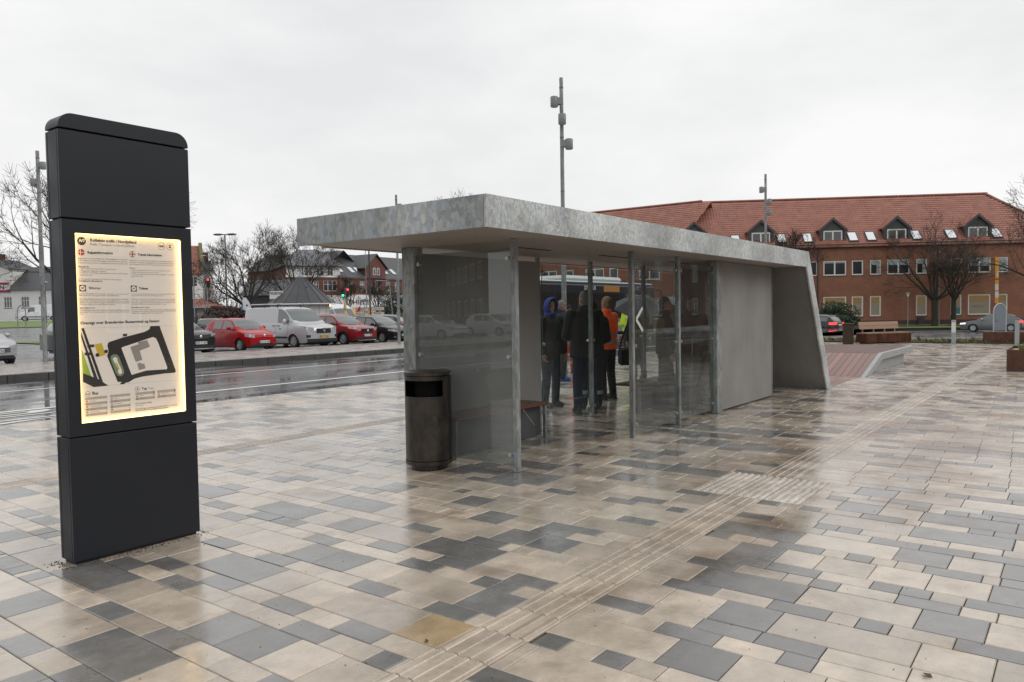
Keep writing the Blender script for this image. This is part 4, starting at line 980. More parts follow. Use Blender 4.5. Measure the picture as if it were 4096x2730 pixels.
    for sg in (1, -1):
        y = wpl(ms)*sec(belt(ms)); mm = MB(); mm.ball((Lc/2-ms, sg*(y+.11), mz), .06, .115, P.get('mh', .075), 12, 8); mr_ = mm.build('mirror', P.get('mirrorm', body_m), t, smooth=179)
        MB().cyl((Lc/2-ms-.03, sg*(y-.03), mz-.06), (Lc/2-ms-.02, sg*(y+.06), mz-.03), .025, n=8).build('mirror_arm', BLK, mr_)
        for sd in P.get('seams', ()):
            r_ = [[(Lc/2-sd+dx, sg*(wpl(sd)*sec(z)+.0025), z) for z in [zs+.06+(belt(sd)-.04-zs-.06)*k/6 for k in range(7)]] for dx in (-.007, .007)]
            MB().grid(r_, sg < 0).build('door_seam', BLK, t)
        for sd, zz in P.get('handles', ()):
            y = wpl(sd)*sec(zz); MB().box(Lc/2-sd-.1, Lc/2-sd+.1, *(sorted((sg*(y-.01), sg*(y+.028)))), zz-.018, zz+.018).build('door_handle', P.get('handlem', body_m), t, bevel=.008)
        if P.get('side_trim'):
            z0, z1 = P['side_trim']; sl = [wf+Ra+.02+(wr-wf-2*Ra-.04)*k/8 for k in range(9)]
            MB().grid([[(Lc/2-s, sg*(wpl(s)*sec(z)+.012), z) for z in (z0, z1)] for s in sl], sg > 0).build('side_trim', BLK, t)
        if P.get('rails'):
            z0 = roofz+.05; sa, sb = P['rails']; y = yg(sa, roofz)-.10
            pts = [(Lc/2-sa, sg*y, zroof(sa, y)+.0), (Lc/2-sa-.12, sg*y, zroof(sa+.12, y)+.05)]+[(Lc/2-(sa+(sb-sa)*k/5), sg*y, zroof(sa+(sb-sa)*k/5, y)+.05) for k in range(1, 5)]+[(Lc/2-sb+.1, sg*y, zroof(sb-.1, y)+.05), (Lc/2-sb, sg*y, zroof(sb, y))]
            MB().tube(pts, .017, 8).build('roof_rail', P.get('railm', CHR), t, smooth=60)
        if P.get('cladding'):
            for w_ in (wf, wr):
                r_ = []
                for i in range(13):
                    a = PI*i/12; r_.append([(Lc/2-(w_+rr_*math.cos(a)), sg*(wpl(w_+rr_*math.cos(a))*sec(max(zs, Rw+rr_*math.sin(a)))+.012), max(zs, Rw-.02+rr_*math.sin(a))) for rr_ in (Ra-.005, Ra+.055)])
                MB().grid(r_, sg < 0).build('arch_cladding', BLK, t, smooth=179)
    MB().box(-Lc/2+.3, Lc/2-.3, -Wc/2+.22, Wc/2-.22, .16, .62).build('underbody', BLK, t)
    ub = MB()
    for w_ in (wf, wr): ub.box(Lc/2-w_-Ra-.02, Lc/2-w_+Ra+.02, -Wc/2+.20, Wc/2-.20, .25, P['belt'][0][1]-.12)
    ub.build('wheel_housing', BLK, t)
    tm, rm, dm = wheel_mesh(Rw, P.get('rim', 'alloy'))
    for w_ in (wf, wr):
        for sg in (1, -1):
            wo = bpy.data.objects.new('wheel', None); COL.objects.link(wo); wo.parent = t; wo.location = (Lc/2-w_, sg*(wpl(w_)*sec(.45)-.115), Rw); wo.rotation_euler = (0, 0, 0 if sg > 0 else PI)
            for nm, me in (('tyre', tm), ('rim', rm), ('brake_disc', dm)): link(nm, me, wo)
    if P.get('extra'): P['extra'](t, locals())
    return t
REDV = paint('red_paint', (.38, .006, .010)); REDP = paint('dark_red_paint', (.27, .012, .016), .2); SILV = paint('silver_paint', (.52, .53, .55), .45); BLKP = paint('black_paint', (.018, .018, .02)); DGRY = paint('dark_grey_paint', (.045, .047, .05), .2)
GRYP = paint('grey_paint', (.16, .17, .18), .4); WHTP = paint('white_paint', (.74, .75, .76)); SIL2 = paint('cool_silver_paint', (.42, .43, .45), .4)
UP = dict(L=3.54, W=1.64, H=1.48, top=[(0, .62), (.05, .70), (.3, .82), (.7, .91), (1.0, .95), (2.9, .98), (3.42, .97), (3.54, .8)], belt=[(0, .93), (3.54, .98)], gh=[(.72, .90), (1.1, 1.17), (1.5, 1.41), (1.9, 1.475), (2.7, 1.46), (3.15, 1.38), (3.48, .97)],
    wf=.60, wr=3.02, R=.29, paint=REDV, ws=(.82, 1.48), rw=(3.44, 3.2), win=[(1.17, 1.98, 0, 0), (2.06, 2.72, 0, 0)], grille=(.40, .30, .38), bars=1, badge_z=.69, badge='W', plate='CA 35 908', plate_z=.42, rim='steel', seams=(1.22, 2.02, 2.75), handles=((1.86, .87), (2.62, .89)),
    wraps=[(('headlight', .46, .26, .60, .74, LAMP), dict(z0e=.66, z1e=.80)), (('bumper_lip', .70, 0, .225, .27, BLK), dict(off=.014)), (('lower_intake', .62, 0, .28, .33, BLK), dict(off=.006)), (('fog_lamp', .60, .02, .40, .47, BLK), {}), (('nose_bar', .44, 0, .685, .70, BLK), dict(off=.006)), (('tail_light', .55, .2, .72, .95, TAIL), dict(front=False))])
CUSTOM = dict(cat='van', van=1, L=5.0, W=1.99, H=1.98, top=[(0, .82), (.06, .95), (.35, 1.06), (.95, 1.17), (1.1, 1.19), (4.9, 1.22), (5.0, 1.15)], belt=[(0, 1.16), (5, 1.2)], gh=[(.80, 1.15), (1.2, 1.5), (1.62, 1.84), (1.95, 1.95), (2.6, 1.985), (4.6, 1.965), (4.9, 1.9), (4.97, 1.2)],
    wf=.93, wr=3.86, R=.33, paint=SILV, ws=(.90, 1.68), win=[(1.30, 2.12, 0, 0)], tuck=.16, grille=(.43, .70, .92), bars=4, plate='BY 79 885', platem=PLATEY, plate_z=.545, badge='F', rim='steel', clear=.24, zf=.3, pf=.14, bf=.14, seams=(1.3, 2.2, 3.5), handles=((2.02, 1.06), (2.38, 1.06)), handlem=BLK, side_trim=(.46, .55), mirror_s=1.42, mh=.14, mirrorm=SILV,
    wraps=[(('headlight', .56, .42, .78, .95, LAMP), dict(z0e=.93, z1e=1.05)), (('lower_bumper', .9, 0, .30, .44, BLK), dict(off=.014)), (('fog_lamp', .72, .08, .50, .62, BLK), {}), (('bumper_lip', .86, 0, .28, .31, BLK), dict(off=.02)), (('tail_light', .8, .1, .9, 1.5, TAIL), dict(front=False))])
def custom_extra(t, k):
    for y in (-.62, .62): MB().box(-2.1, .3, y-.03, y+.03, 2.09, 2.14).build('roof_bar', CHR if y > 0 else mat('bar_white', (.7, .7, .7), .4), t, bevel=.008)
    for x in (-1.9, -.9, .1): MB().box(x-.03, x+.03, -.72, .72, 2.05, 2.088).build('roof_crossbar', BLK, t); 
    for x in (-1.9, -.9, .1):
        for y in (-.7, .7): MB().box(x-.03, x+.03, y-.02, y+.02, 1.93, 2.05).build('roof_foot', BLK, t)
    MB().cyl((.35, 0, 1.99), (.1, 0, 2.2), .006, n=6).build('aerial', BLK, t)
    sh_ = [(.25, 1.0), (.15, 1.02), (.06, 1.0), (.07, .9), (.15, .84), (.24, .9)]
    for sg in (-1, 1):
        y = sg*(k['wpl'](2.4)*k['sec'](.92)+.004); MB().add([(.62+(a-.15)*.8, y, z-.06) for a, z in sh_], [tuple(range(6)) if sg < 0 else tuple(range(5, -1, -1))]).build('door_logo', mat('logo_teal', (.12, .42, .36), .4), t)
        q = MB(); put_text(q, 'Bo og Have', (.62-sg*-.2 if sg < 0 else .82, y, .76), (1 if sg < 0 else -1, 0, 0), (0, 0, 1), width=.36); put_text(q, 'Ejendomsservice', (.56 if sg < 0 else .9, y, .69), (1 if sg < 0 else -1, 0, 0), (0, 0, 1), width=.5)
        q.build('door_lettering', mat('lettering_brown', (.18, .07, .05), .4), t)
CUSTOM['extra'] = custom_extra
SUV = dict(L=4.16, W=1.74, H=1.56, top=[(0, .72), (.05, .83), (.35, .93), (.9, 1.0), (1.1, 1.02), (3.4, 1.06), (4.05, 1.05), (4.16, .9)], belt=[(0, 1.0), (4.16, 1.06)], gh=[(.95, .99), (1.35, 1.26), (1.8, 1.5), (2.2, 1.56), (3.2, 1.54), (3.7, 1.44), (4.08, 1.04)],
    wf=.80, wr=3.34, R=.33, paint=REDP, ws=(1.05, 1.78), rw=(4.04, 3.75), win=[(1.45, 2.25, 0, 0), (2.33, 3.1, 0, 0), (3.17, 3.6, 0, 0)], grille=(.40, .62, .82), bars=6, barm=CHR, grillem=BLK, plate='CJ 21 985', plate_z=.50, badge=None, rim='alloy', clear=.24, cladding=True, rails=(1.9, 3.6), seams=(1.4, 2.3), handles=((2.1, .93), (3.0, .95)),
    wraps=[(('headlight', .48, .42, .74, .83, LAMP), dict(z0e=.86, z1e=.94)), (('lower_bumper', .72, 0, .27, .40, BLK), dict(off=.012)), (('skid_plate', .6, 0, .24, .28, CHR), dict(off=.02)), (('fog_lamp', .62, .04, .40, .50, BLK), {}), (('grille_frame', .43, 0, .815, .835, CHR), dict(off=.02)), (('tail_light', .6, .3, .82, .96, TAIL), dict(front=False))])
POLO = dict(L=3.97, W=1.68, H=1.46, top=[(0, .60), (.05, .70), (.35, .82), (.85, .90), (1.1, .93), (3.2, .97), (3.85, .97), (3.97, .85)], belt=[(0, .91), (3.97, .98)], gh=[(.92, .89), (1.35, 1.16), (1.85, 1.40), (2.25, 1.455), (3.1, 1.43), (3.5, 1.34), (3.9, .98)],
    wf=.80, wr=3.27, R=.30, paint=BLKP, ws=(1.02, 1.82), rw=(3.86, 3.55), win=[(1.42, 2.2, 0, 0), (2.28, 2.95, 0, 0), (3.02, 3.35, 0, 0)], grille=(.40, .58, .65), bars=2, barm=CHR, plate='CA 80 314', plate_z=.43, badge='W', badge_z=.63, rim='steel', seams=(1.4, 2.24), handles=((2.08, .86), (2.85, .88)),
    wraps=[(('headlight', .44, .36, .56, .67, LAMP), dict(z0e=.66, z1e=.76)), (('lower_intake', .62, 0, .24, .36, BLK), dict(off=.008)), (('fog_lamp', .58, .03, .30, .37, CHR), {}), (('tail_light', .55, .2, .75, .92, TAIL), dict(front=False))])
def variant(base, **k): d = dict(base); d.update(k); return d
row = 'vehicles parked nose-in along the far kerb'
car('parked_car', 'small bright red hatchback parked left of the silver van', (20.25, 30.78, 0), -90, UP, row)
car('parked_van', 'silver delivery van with roof bars and yellow plate', (23.50, 31.55, 0), -89, CUSTOM, row)
car('parked_car', 'dark red compact SUV with chrome grille right of the silver van', (26.30, 31.1, 0), -90, SUV, row)
car('parked_car', 'black hatchback parked beside the galvanised lamp post', (28.95, 31.0, 0), -91, POLO, row)
car('parked_car', 'black car with rounded grille half hidden behind the totem', (17.15, 30.95, 0), -90, variant(SUV, paint=BLKP, plate='DB 41 869', rails=None, grille=(.36, .66, .84), bars=3, cladding=None), row)
car('parked_car', 'dark grey SUV mostly hidden behind the totem and left lamp post', (15.3, 33.3, 0), 0, variant(SUV, paint=DGRY, plate='CX 27 418', R=.35), row)
car('parked_car', 'silver hatchback cut off by the left picture edge', (10.0, 31.35, 0), -90, variant(POLO, paint=SIL2, plate='CV 96 725', grille=(.46, .46, .62), bars=5, plate_z=.52, badge=None, badge_z=.66, trim=BLK, rim='alloy'), row)
EST = variant(POLO, L=4.7, W=1.82, paint=DGRY, gh=[(1.15, .93), (1.6, 1.2), (2.05, 1.41), (2.5, 1.47), (3.9, 1.44), (4.3, 1.36), (4.62, 1.0)], top=[(0, .6), (.05, .72), (.4, .85), (1.0, .94), (1.25, .96), (3.9, 1.0), (4.6, 1.0), (4.7, .85)], belt=[(0, .94), (4.7, 1.0)], wf=.9, wr=3.7, R=.32, ws=(1.25, 2.02), rw=(4.58, 4.32), win=[(1.65, 2.45, 0, 0), (2.53, 3.4, 0, 0), (3.48, 4.15, 0, 0)], rails=(2.2, 4.2), plate=None, rplate=.75, rim='alloy', seams=(), handles=(), grille=(.42, .5, .68), rooftrim=.13)
car('passing_car', 'dark grey estate car seen from behind beyond the red hatchback', (24.6, 40.2, 0), 60, EST, 'cars on the far lane')
car('passing_car', 'dark red car tail peeking out left of the silver van', (27.9, 40.6, 0), 62, variant(POLO, paint=REDP, plate=None, rplate=.75), 'cars on the far lane')
car('parked_car', 'dark estate with chrome window trim behind the shelter pillar', (33.3, 36.4, 0), 118, variant(EST, railm=CHR), 'cars on the far lane')
VANW = variant(CUSTOM, paint=WHTP, L=5.3, plate='BK 52 770', platem=PLATEY, side_trim=(.5, .6), extra=None, grille=(.46, .72, .95), mirrorm=BLK, H=2.4, gh=[(.80, 1.15), (1.2, 1.6), (1.62, 2.05), (1.95, 2.3), (2.6, 2.42), (4.9, 2.42), (5.2, 2.3), (5.27, 1.2)], win=[(1.30, 2.05, 0, 0)], wr=4.1, rooftrim=.5, ws=(.9, 1.6))
car('parked_van', 'white panel van parked in front of the white house at left', (42.6, 109.0, zg(42, 109)), 155, variant(VANW, H=2.1, gh=[(.80, 1.15), (1.2, 1.6), (1.62, 1.95), (1.95, 2.08), (2.6, 2.12), (4.9, 2.12), (5.2, 2.0), (5.27, 1.2)], rooftrim=.35), 'white vans')
car('parked_van', 'white high-roof van standing behind the sausage hut', (41.6, 49.6, 0), -98, VANW, 'white vans')
GOLF = variant(POLO, L=4.2, W=1.78, paint=GRYP, gh=[(.98, .9), (1.4, 1.16), (1.95, 1.42), (2.4, 1.48), (3.2, 1.45), (3.7, 1.33), (4.12, .98)], win=[(1.5, 2.6, 0, 0), (2.7, 3.5, 0, 0)], ws=(1.1, 1.9), rw=(4.08, 3.75), wf=.88, wr=3.45, R=.315, rim='multi', plate=None, rplate=.6, mirrorm=CHR, seams=(1.45, 2.65), handles=((2.4, .84),), top=[(0, .6), (.05, .70), (.35, .82), (.9, .90), (1.15, .93), (3.4, .98), (4.08, .98), (4.2, .85)])
GOLF['wraps'] = [(('headlight', .44, .36, .58, .68, LAMPON), dict(z0e=.64, z1e=.75)), (('lower_intake', .62, 0, .24, .36, BLK), dict(off=.008)), (('tail_light', .5, .3, .72, .9, TAILON), dict(front=False))]
car('driving_car', 'grey hatchback with lit headlights driving in front of the brick building', (72.6, 6.2, zg(72.6, 6.2)+.01), 90, GOLF, 'cars on the street at right')
car('driving_car', 'dark grey car with red tail lights glowing behind the leaning shelter end', (60.9, 17.2, zg(60.9, 17)), 80, variant(EST, paint=DGRY, plate=None, wraps=[(('tail_light', .45, .4, .76, .94, TAILON), dict(front=False)), (('rear_skid', .7, 0, .3, .36, CHR), dict(front=False))]), 'cars on the street at right')
# cars further along the row, seen mirrored in the end pane
car('parked_car', 'white hatchback further left, mirrored at left in the misted pane', (-21.6, 31.0, 0), -90, variant(POLO, paint=WHTP, plate='AX 30 512'), row)
car('parked_car', 'white small car further left, mirrored at right in the misted pane', (-27.0, 31.0, 0), -90, variant(UP, paint=WHTP, plate='BE 76 204'), row)
# ================================================================ plaza furniture: deck, bench, planters, bollards, lamps
CONC = mat('cast_concrete', (.36, .37, .37), .5, var=(6, .14), bump=(60, .08))
def wood(name, col, var=.3, rough=.28):
    m, t, b = nodemat(name); N = t.nodes.new; L = t.links.new
    tc_ = N('ShaderNodeTexCoord'); oi = N('ShaderNodeObjectInfo'); mp = N('ShaderNodeMapping'); mp.inputs['Scale'].default_value = (1.2, 26, 26); L(tc_.outputs['Object'], mp.inputs['Vector'])
    n = N('ShaderNodeTexNoise'); n.inputs['Scale'].default_value = 1.5; n.inputs['Detail'].default_value = 6; L(mp.outputs[0], n.inputs['Vector'])
    a = N('ShaderNodeMath'); a.operation = 'MULTIPLY_ADD'; a.inputs[1].default_value = .6; L(n.outputs['Fac'], a.inputs[0]); L(oi.outputs['Random'], a.inputs[2])
    mr = N('ShaderNodeMapRange'); mr.inputs[1].default_value = .2; mr.inputs[2].default_value = 1.3; mr.inputs[3].default_value = 1-var; mr.inputs[4].default_value = 1+var; L(a.outputs[0], mr.inputs[0])
    x = N('ShaderNodeMix'); x.data_type = 'RGBA'; x.blend_type = 'MULTIPLY'; x.inputs[0].default_value = 1; x.inputs[6].default_value = (*col, 1); L(mr.outputs[0], x.inputs[7]); L(x.outputs[2], b.inputs['Base Color'])
    b.inputs['Roughness'].default_value = rough; MATS[name] = m; return m
DECKW = wood('deck_hardwood', (.20, .085, .062), .35, .24); DECKD = wood('deck_hardwood_top', (.10, .036, .024), .3, .3); OAK = wood('oak_plank', (.33, .19, .11), .15, .4)
dk = thing('timber_deck', 'low timber deck with sloping boards and concrete rim beside the shelter', 'deck', (20.5, 5.2, 0))
def dp(nm, mb, m, **k): return mb.build(nm, m, dk, world=True, **k)
dp('concrete_rim', MB().prism([(18.15, 0), (19.9, .44), (23.95, .44), (23.95, .28), (19.98, .28), (18.75, 0)], 'y', 3.92, 4.02), CONC, bevel=.006)
dp('rim_base', MB().box(19.5, 23.4, 4.06, 6.9, 0, .279), CONC)
ny = 20; pw = .145
for k in range(ny):
    y0 = 4.025+pw*k; y1 = y0+pw-.008; c = 18.15
    dp('sloping_board', MB().prism([(18.16, -.02), (18.2, .006), (19.9, .436), (19.9, .40), (18.3, -.02)], 'y', y0, y1), DECKW)
    o = dp('top_board', MB().box(19.906, 23.93, y0, y1-.004, .405, .44), DECKD)
    for a, b_ in ((15.47, 16.35), (16.36, 17.25), (17.26, 18.14)): dp('flush_board', MB().box(a, b_, y0, y1, -.015, .006), DECKW)
CORT = rusty('corten_steel', (.05, .02, .012), (.16, .062, .028), 5); CORTD = rusty('corten_dark', (.03, .017, .012), (.085, .04, .022), 6)
bt = thing('plaza_bench', 'long weathered steel bench with oak backrest on the far plaza edge', 'bench', (35.05, 6.85, 0), R(-33))
MB().box(-1.2, 1.2, -.3, .3, .05, .42).build('base_box', CORT, bt, bevel=.01); MB().box(-1.1, 1.1, -.2, .2, 0, .05).build('recessed_foot', mat('foot_dark', (.02, .02, .02), .6), bt)
for k in range(4): MB().box(-1.19, 1.19, -.29+.146*k, -.29+.146*k+.138, .422, .452).build('seat_slat', OAK, bt)
for k in range(2): MB().prism([(.12+.03*k, .60+.155*k), (.15+.03*k, .60+.155*k), (.19+.03*k, .745+.155*k), (.16+.03*k, .745+.155*k)], 'x', -1.18, .95).build('back_plank', OAK, bt)
for x in (-.98, -.38, .22, .78): MB().box(x-.02, x+.02, .15, .19, .45, .7).build('back_support', STEEL, bt)
lb = thing('square_litter_bin', 'tall square rusty litter bin left of the oak backed bench', 'litter bin', (33.75, 7.95, 0), R(10))
MB().box(-.2, .2, -.2, .2, 0, .62).build('body', CORTD, lb, bevel=.01); MB().box(-.2, .2, -.2, .2, .8, .86).build('lid', CORTD, lb, bevel=.01)
for a in ((-.2, -.17, -.2, .2), (.17, .2, -.2, .2), (-.17, .17, .17, .2)): MB().box(a[0], a[1], a[2], a[3], .622, .798).build('rim_post', CORTD, lb)
MB().box(-.16, .16, -.14, .16, .6, .79).build('liner', mat('bin_dark', (.012, .012, .012), .6), lb)
SOIL = mat('bed_soil', (.13, .10, .065), .9, var=(8, .4), bump=(40, .5)); SAND = mat('planter_sand', (.36, .29, .2), .9, var=(20, .25))
GRASSM = mat('wet_grass', (.13, .20, .035), .6, var=(3, .3)); SEDUM = mat('ground_cover', (.13, .14, .045), .7, var=(4, .5)); TWIGB = mat('dry_twig', (.10, .06, .045), .8)
bed = MB(); bed.box(35.5, 37.6, -6, 12.9, -.05, .03); tag(bed.build('planting_bed', SOIL), kind='structure')
e = MB().box(35.42, 35.5, -6, 12.9, -.05, .05); tag(e.build('steel_edging', CORTD), kind='structure')
rg = random.Random(3)
def tuft(mb, c, h, n, spread, w=.012):
    for k in range(n):
        a = rg.random()*2*PI; l = h*rg.uniform(.5, 1.1); r0 = spread*rg.random(); b0 = Vector((c[0]+r0*math.cos(a*1.7), c[1]+r0*math.sin(a*1.7), c[2])); d = Vector((math.cos(a), math.sin(a), 0)); s = Vector((-d.y, d.x, 0))*w
        m_ = b0+Vector((0, 0, l*.6))+d*l*.2; t_ = b0+Vector((0, 0, l))+d*l*.6
        mb.add([b0-s, b0+s, m_+s*.8, m_-s*.8, t_], [(0, 1, 2, 3), (3, 2, 4)])
gc = MB()
for k in range(900): tuft(gc, (rg.uniform(35.55, 37.5), rg.uniform(-3, 12.5), .02), rg.uniform(.05, .16), 7, .14, .022)
tag(gc.build('ground_cover_plants', SEDUM), 'low green and brown ground cover in the planting bed', 'plants', kind='stuff')
def shrub_twigs(name, lab, c, h, sp_, n, seed, m=TWIGB):
    rq = random.Random(seed); q = MB()
    for k in range(n):
        a = rq.random()*2*PI; p = Vector((0, 0, 0)); d = Vector((math.cos(a)*.5, math.sin(a)*.5, 1)).normalized()
        for j in range(4):
            p2 = p+d*h/4*rq.uniform(.7, 1.2); q.cyl(p, p2, .012-.002*j, .010-.002*j, 4); 
            if j > 0: q.cyl(p2, p2+Vector((rq.uniform(-1, 1), rq.uniform(-1, 1), .8)).normalized()*h*.25, .006, .004, 3)
            p = p2; d = (d+Vector((rq.uniform(-sp_, sp_), rq.uniform(-sp_, sp_), .1))).normalized()
    o = q.build(name, m); o.location = c; return tag(o, lab, 'shrub')
shrub_twigs('bare_shrub', 'small bare brown shrub in the bed right of the bench', (36.6, 5.75, .02), .3, .5, 10, 1)
shrub_twigs('bare_shrub', 'tiny bare brown shrub in the bed near the low steel box', (36.4, 3.75, .02), .22, .5, 9, 2)
def bollard(lab, loc, white):
    t = thing('bollard', lab, 'bollard', loc, 0, 'square bollards at the plaza edge')
    MB().box(-.07, .07, -.07, .07, 0, .94 if not white else .45).build('shaft', mat('bollard_grey', (.33, .35, .38), .5), t, bevel=.006)
    if white: MB().box(-.07, .07, -.07, .07, .452, .86).build('white_band', mat('bollard_white', (.7, .7, .7), .5), t, bevel=.006); MB().box(-.075, .075, -.075, .075, .862, .95).build('cap', mat('bollard_grey', (.33, .35, .38), .5), t, bevel=.01)
bollard('square bollard with a white band standing left of the low steel box', (35.15, 4.3, 0), True)
bollard('plain grey square bollard at the right end of the low steel box', (34.0, 2.1, 0), False)
o = MB().box(-.25, .25, -.85, .85, .02, .46).build('steel_seat_box', CORT, bevel=.012); o.location = (36.0, 2.5, 0); tag(o, 'low rusty steel box seat behind the grey bollard', 'seat box')
o = MB().box(-.3, .3, -.6, .6, .02, .40).build('steel_seat_box', CORT, bevel=.012); o.location = (34.5, 1.15, 0); tag(o, 'lower rusty steel box seat cut by the right picture edge', 'seat box')
pt = thing('steel_planter', 'rusty steel planter with sand at the right picture edge', 'planter', (22.2, .35, 0))
for a in ((-1, -.985, -1.16, 1.16), (.985, 1, -1.16, 1.16), (-.985, .985, -1.16, -1.145), (-.985, .985, 1.145, 1.16)): MB().box(*a, 0, .5).build('wall_plate', CORT, pt)
MB().box(-.98, .98, -1.14, 1.14, .3, .44).build('soil', SAND, pt)
q = MB()
for k in range(14): tuft(q, (rg.uniform(-.8, .8), rg.uniform(-1, 1), .44), .22, 6, .06, .018)
q.build('seedlings', mat('seedling', (.12, .17, .04), .6), pt)
def plaza_lamp(lab, loc, H, heads, rp=.058):
    t = thing('lamp_post', lab, 'lamp post', loc, 0, 'galvanised lamp posts of the terminal')
    q = MB(); q.cyl((0, 0, 0), (0, 0, H*.55), rp, rp, 14); q.cyl((0, 0, H*.55), (0, 0, H), rp*.8, rp*.75, 14); q.build('pole', GALVP, t, smooth=40)
    for k, zz in enumerate((H*.62, H*.8, H-.25)): MB().cyl((0, 0, zz), (0, 0, zz+.03), rp*.84, n=12).build('strap', mat('strap_dark', (.14, .15, .15), .5), t)
    hm = mat('lamp_head_grey', (.24, .25, .255), .5)
    for a, z in heads:
        dx, dy = math.cos(a), math.sin(a); h = MB(); h.lathe([(0, .13), (.085, .13), (.092, .12), (.092, -.10), (.085, -.11)], (dx*.17, dy*.17, z), 18)
        ho = h.build('lamp_head', hm, t, smooth=40)
        MB().cyl((dx*.17, dy*.17, z-.115), (dx*.17, dy*.17, z-.10), .08, n=16).build('lens', mat('lamp_lens', (.5, .5, .48), .3), ho)
        q = MB(); q.obox((dx*.05, dy*.05, z+.02), .18, .11, .17, a); q.build('bracket', hm, ho, bevel=.01)
LEFT = YAW+PI/2; RIGHT = YAW-PI/2
plaza_lamp('galvanised lamp post with two heads left of the totem', (11.03, 28.0, .12), 7.05, ((RIGHT, 6.55), (LEFT, 6.0)), .075)
plaza_lamp('thin galvanised lamp post rising in front of the black hatchback', (25.8, 26.2, .12), 7.05, ((RIGHT, 6.5), (LEFT, 6.0)), .07)
plaza_lamp('galvanised lamp post with three heads rising above the shelter roof', (15.42, 10.05, 0), 7.1, ((LEFT, 6.53), (YAW+PI, 6.08), (RIGHT, 5.53)), .06)
plaza_lamp('galvanised lamp post with three heads in front of the red tiled roof', (31.9, 10.75, 0), 7.1, ((LEFT, 6.45), (RIGHT, 5.95), (RIGHT, 5.5)), .065)
# ---------------------------------------------------------------- poles, signs, signals
POLE = mat('dark_pole', (.045, .045, .05), .45); POLEG = mat('grey_pole', (.24, .25, .26), .45)
def pole_lamp(lab, loc, H, kind, m=POLE, r_=.07):
    t = thing('street_lamp', lab, 'street lamp', loc, 0, 'street lamps in the town')
    MB().cyl((0, 0, 0), (0, 0, H), r_, r_*.75, 10).build('pole', m, t, smooth=40)
    if kind == 'double':
        for a in (LEFT, RIGHT):
            q = MB(); c = (math.cos(a)*.55, math.sin(a)*.55, H+.02); q.ball(c, .42, .2, .09, 12, 6); q.v = [(c[0]+(x-c[0])*math.cos(a)-(y-c[1])*math.sin(a), c[1]+(x-c[0])*math.sin(a)+(y-c[1])*math.cos(a), z) for x, y, z in q.v]
            q.build('lamp_head', mat('mossy_head', (.12, .13, .06), .7, var=(6, .4)), t, smooth=60); MB().cyl((0, 0, H), (c[0]*.5, c[1]*.5, H+.02), .04, n=6).build('arm', m, t)
    elif kind == 'globe':
        MB().ball((0, 0, H+.22), .22, n=16, m=10).build('globe', glass('globe_glass', (.75, .7, .66), .25, 0, 1.), t, smooth=179); MB().cyl((0, 0, H), (0, 0, H+.2), .04, n=8).build('bulb', mat('bulb', (.8, .78, .7), .4, emit=((1, .9, .75), .6)), t)
    elif kind == 'flat': MB().lathe([(0, .1), (.18, .06), (.3, 0), (0, -.02)], (0, 0, H), 14).build('lamp_head', mat('pale_head', (.5, .5, .5), .4), t, smooth=50)
    return t
pole_lamp('dark street lamp with two mossy heads in front of the bare trees', (35.7, 55.9, 0), 8.15, 'double')
pole_lamp('pale slender lamp post in front of the white gabled house', (42.0, 69.5, .1), 7.4, 'flat', POLEG, .05)
pole_lamp('dark lamp mast rising behind the hatchback under the roof corner', (48.1, 52.5, 0), 9.5, 'flat', POLE, .085)
pole_lamp('globe lamp beside the bricked-up arch', (82.0, 13.9, -.55), 2.95, 'globe', POLEG, .05)
def signal(lab, loc, rz, H, lit, two=False):
    t = thing('traffic_light', lab, 'traffic light', loc, rz, 'traffic lights at the crossing')
    MB().cyl((0, 0, 0), (0, 0, H), .06, n=10).build('pole', POLEG, t, smooth=40)
    for x in ((.16,) if not two else (-.28, .22)):
        hb = MB().box(x-.13, x+.13, -.12, .12, H-.95, H-.05).build('signal_head', BLK, t, bevel=.02)
        for i, (col, nm) in enumerate((((1, .05, .04), 'red'), ((1, .6, .05), 'amber'), ((.05, 1, .45), 'green'))):
            on = (nm == lit) if not two else (nm == ('green' if x < 0 else 'red'))
            c = (x, -.125, H-.2-.29*i)
            MB().lathe([(0, -.02), (.09, -.015), (.105, 0)], c, 14, 'y').build('lens', mat('signal_%s_%d' % (nm, on), tuple(.05+.2*v for v in col), .3, emit=(col, 3.5) if on else None), hb, smooth=60)
            q = MB(); q.lathe([(.115, 0), (.12, -.14)], (c[0], c[1]+.005, c[2]), 14, 'y'); q.build('hood', BLK, hb)
RF = YAW-PI/2
signal('traffic light showing red in front of the white gabled house', (41.3, 67.9, .1), RF, 5.2, 'red')
signal('traffic light seen sideways close to the totem edge', (38.8, 66.0, .1), RF+1.9, 5.2, 'none')
signal('low red signal below the awning of the white house', (45.0, 73.0, .15), RF, 2.5, 'red')
signal('traffic light with green and red heads above the folded parasol', (53.3, 61.8, 0), RF, 4.3, 'red', True)
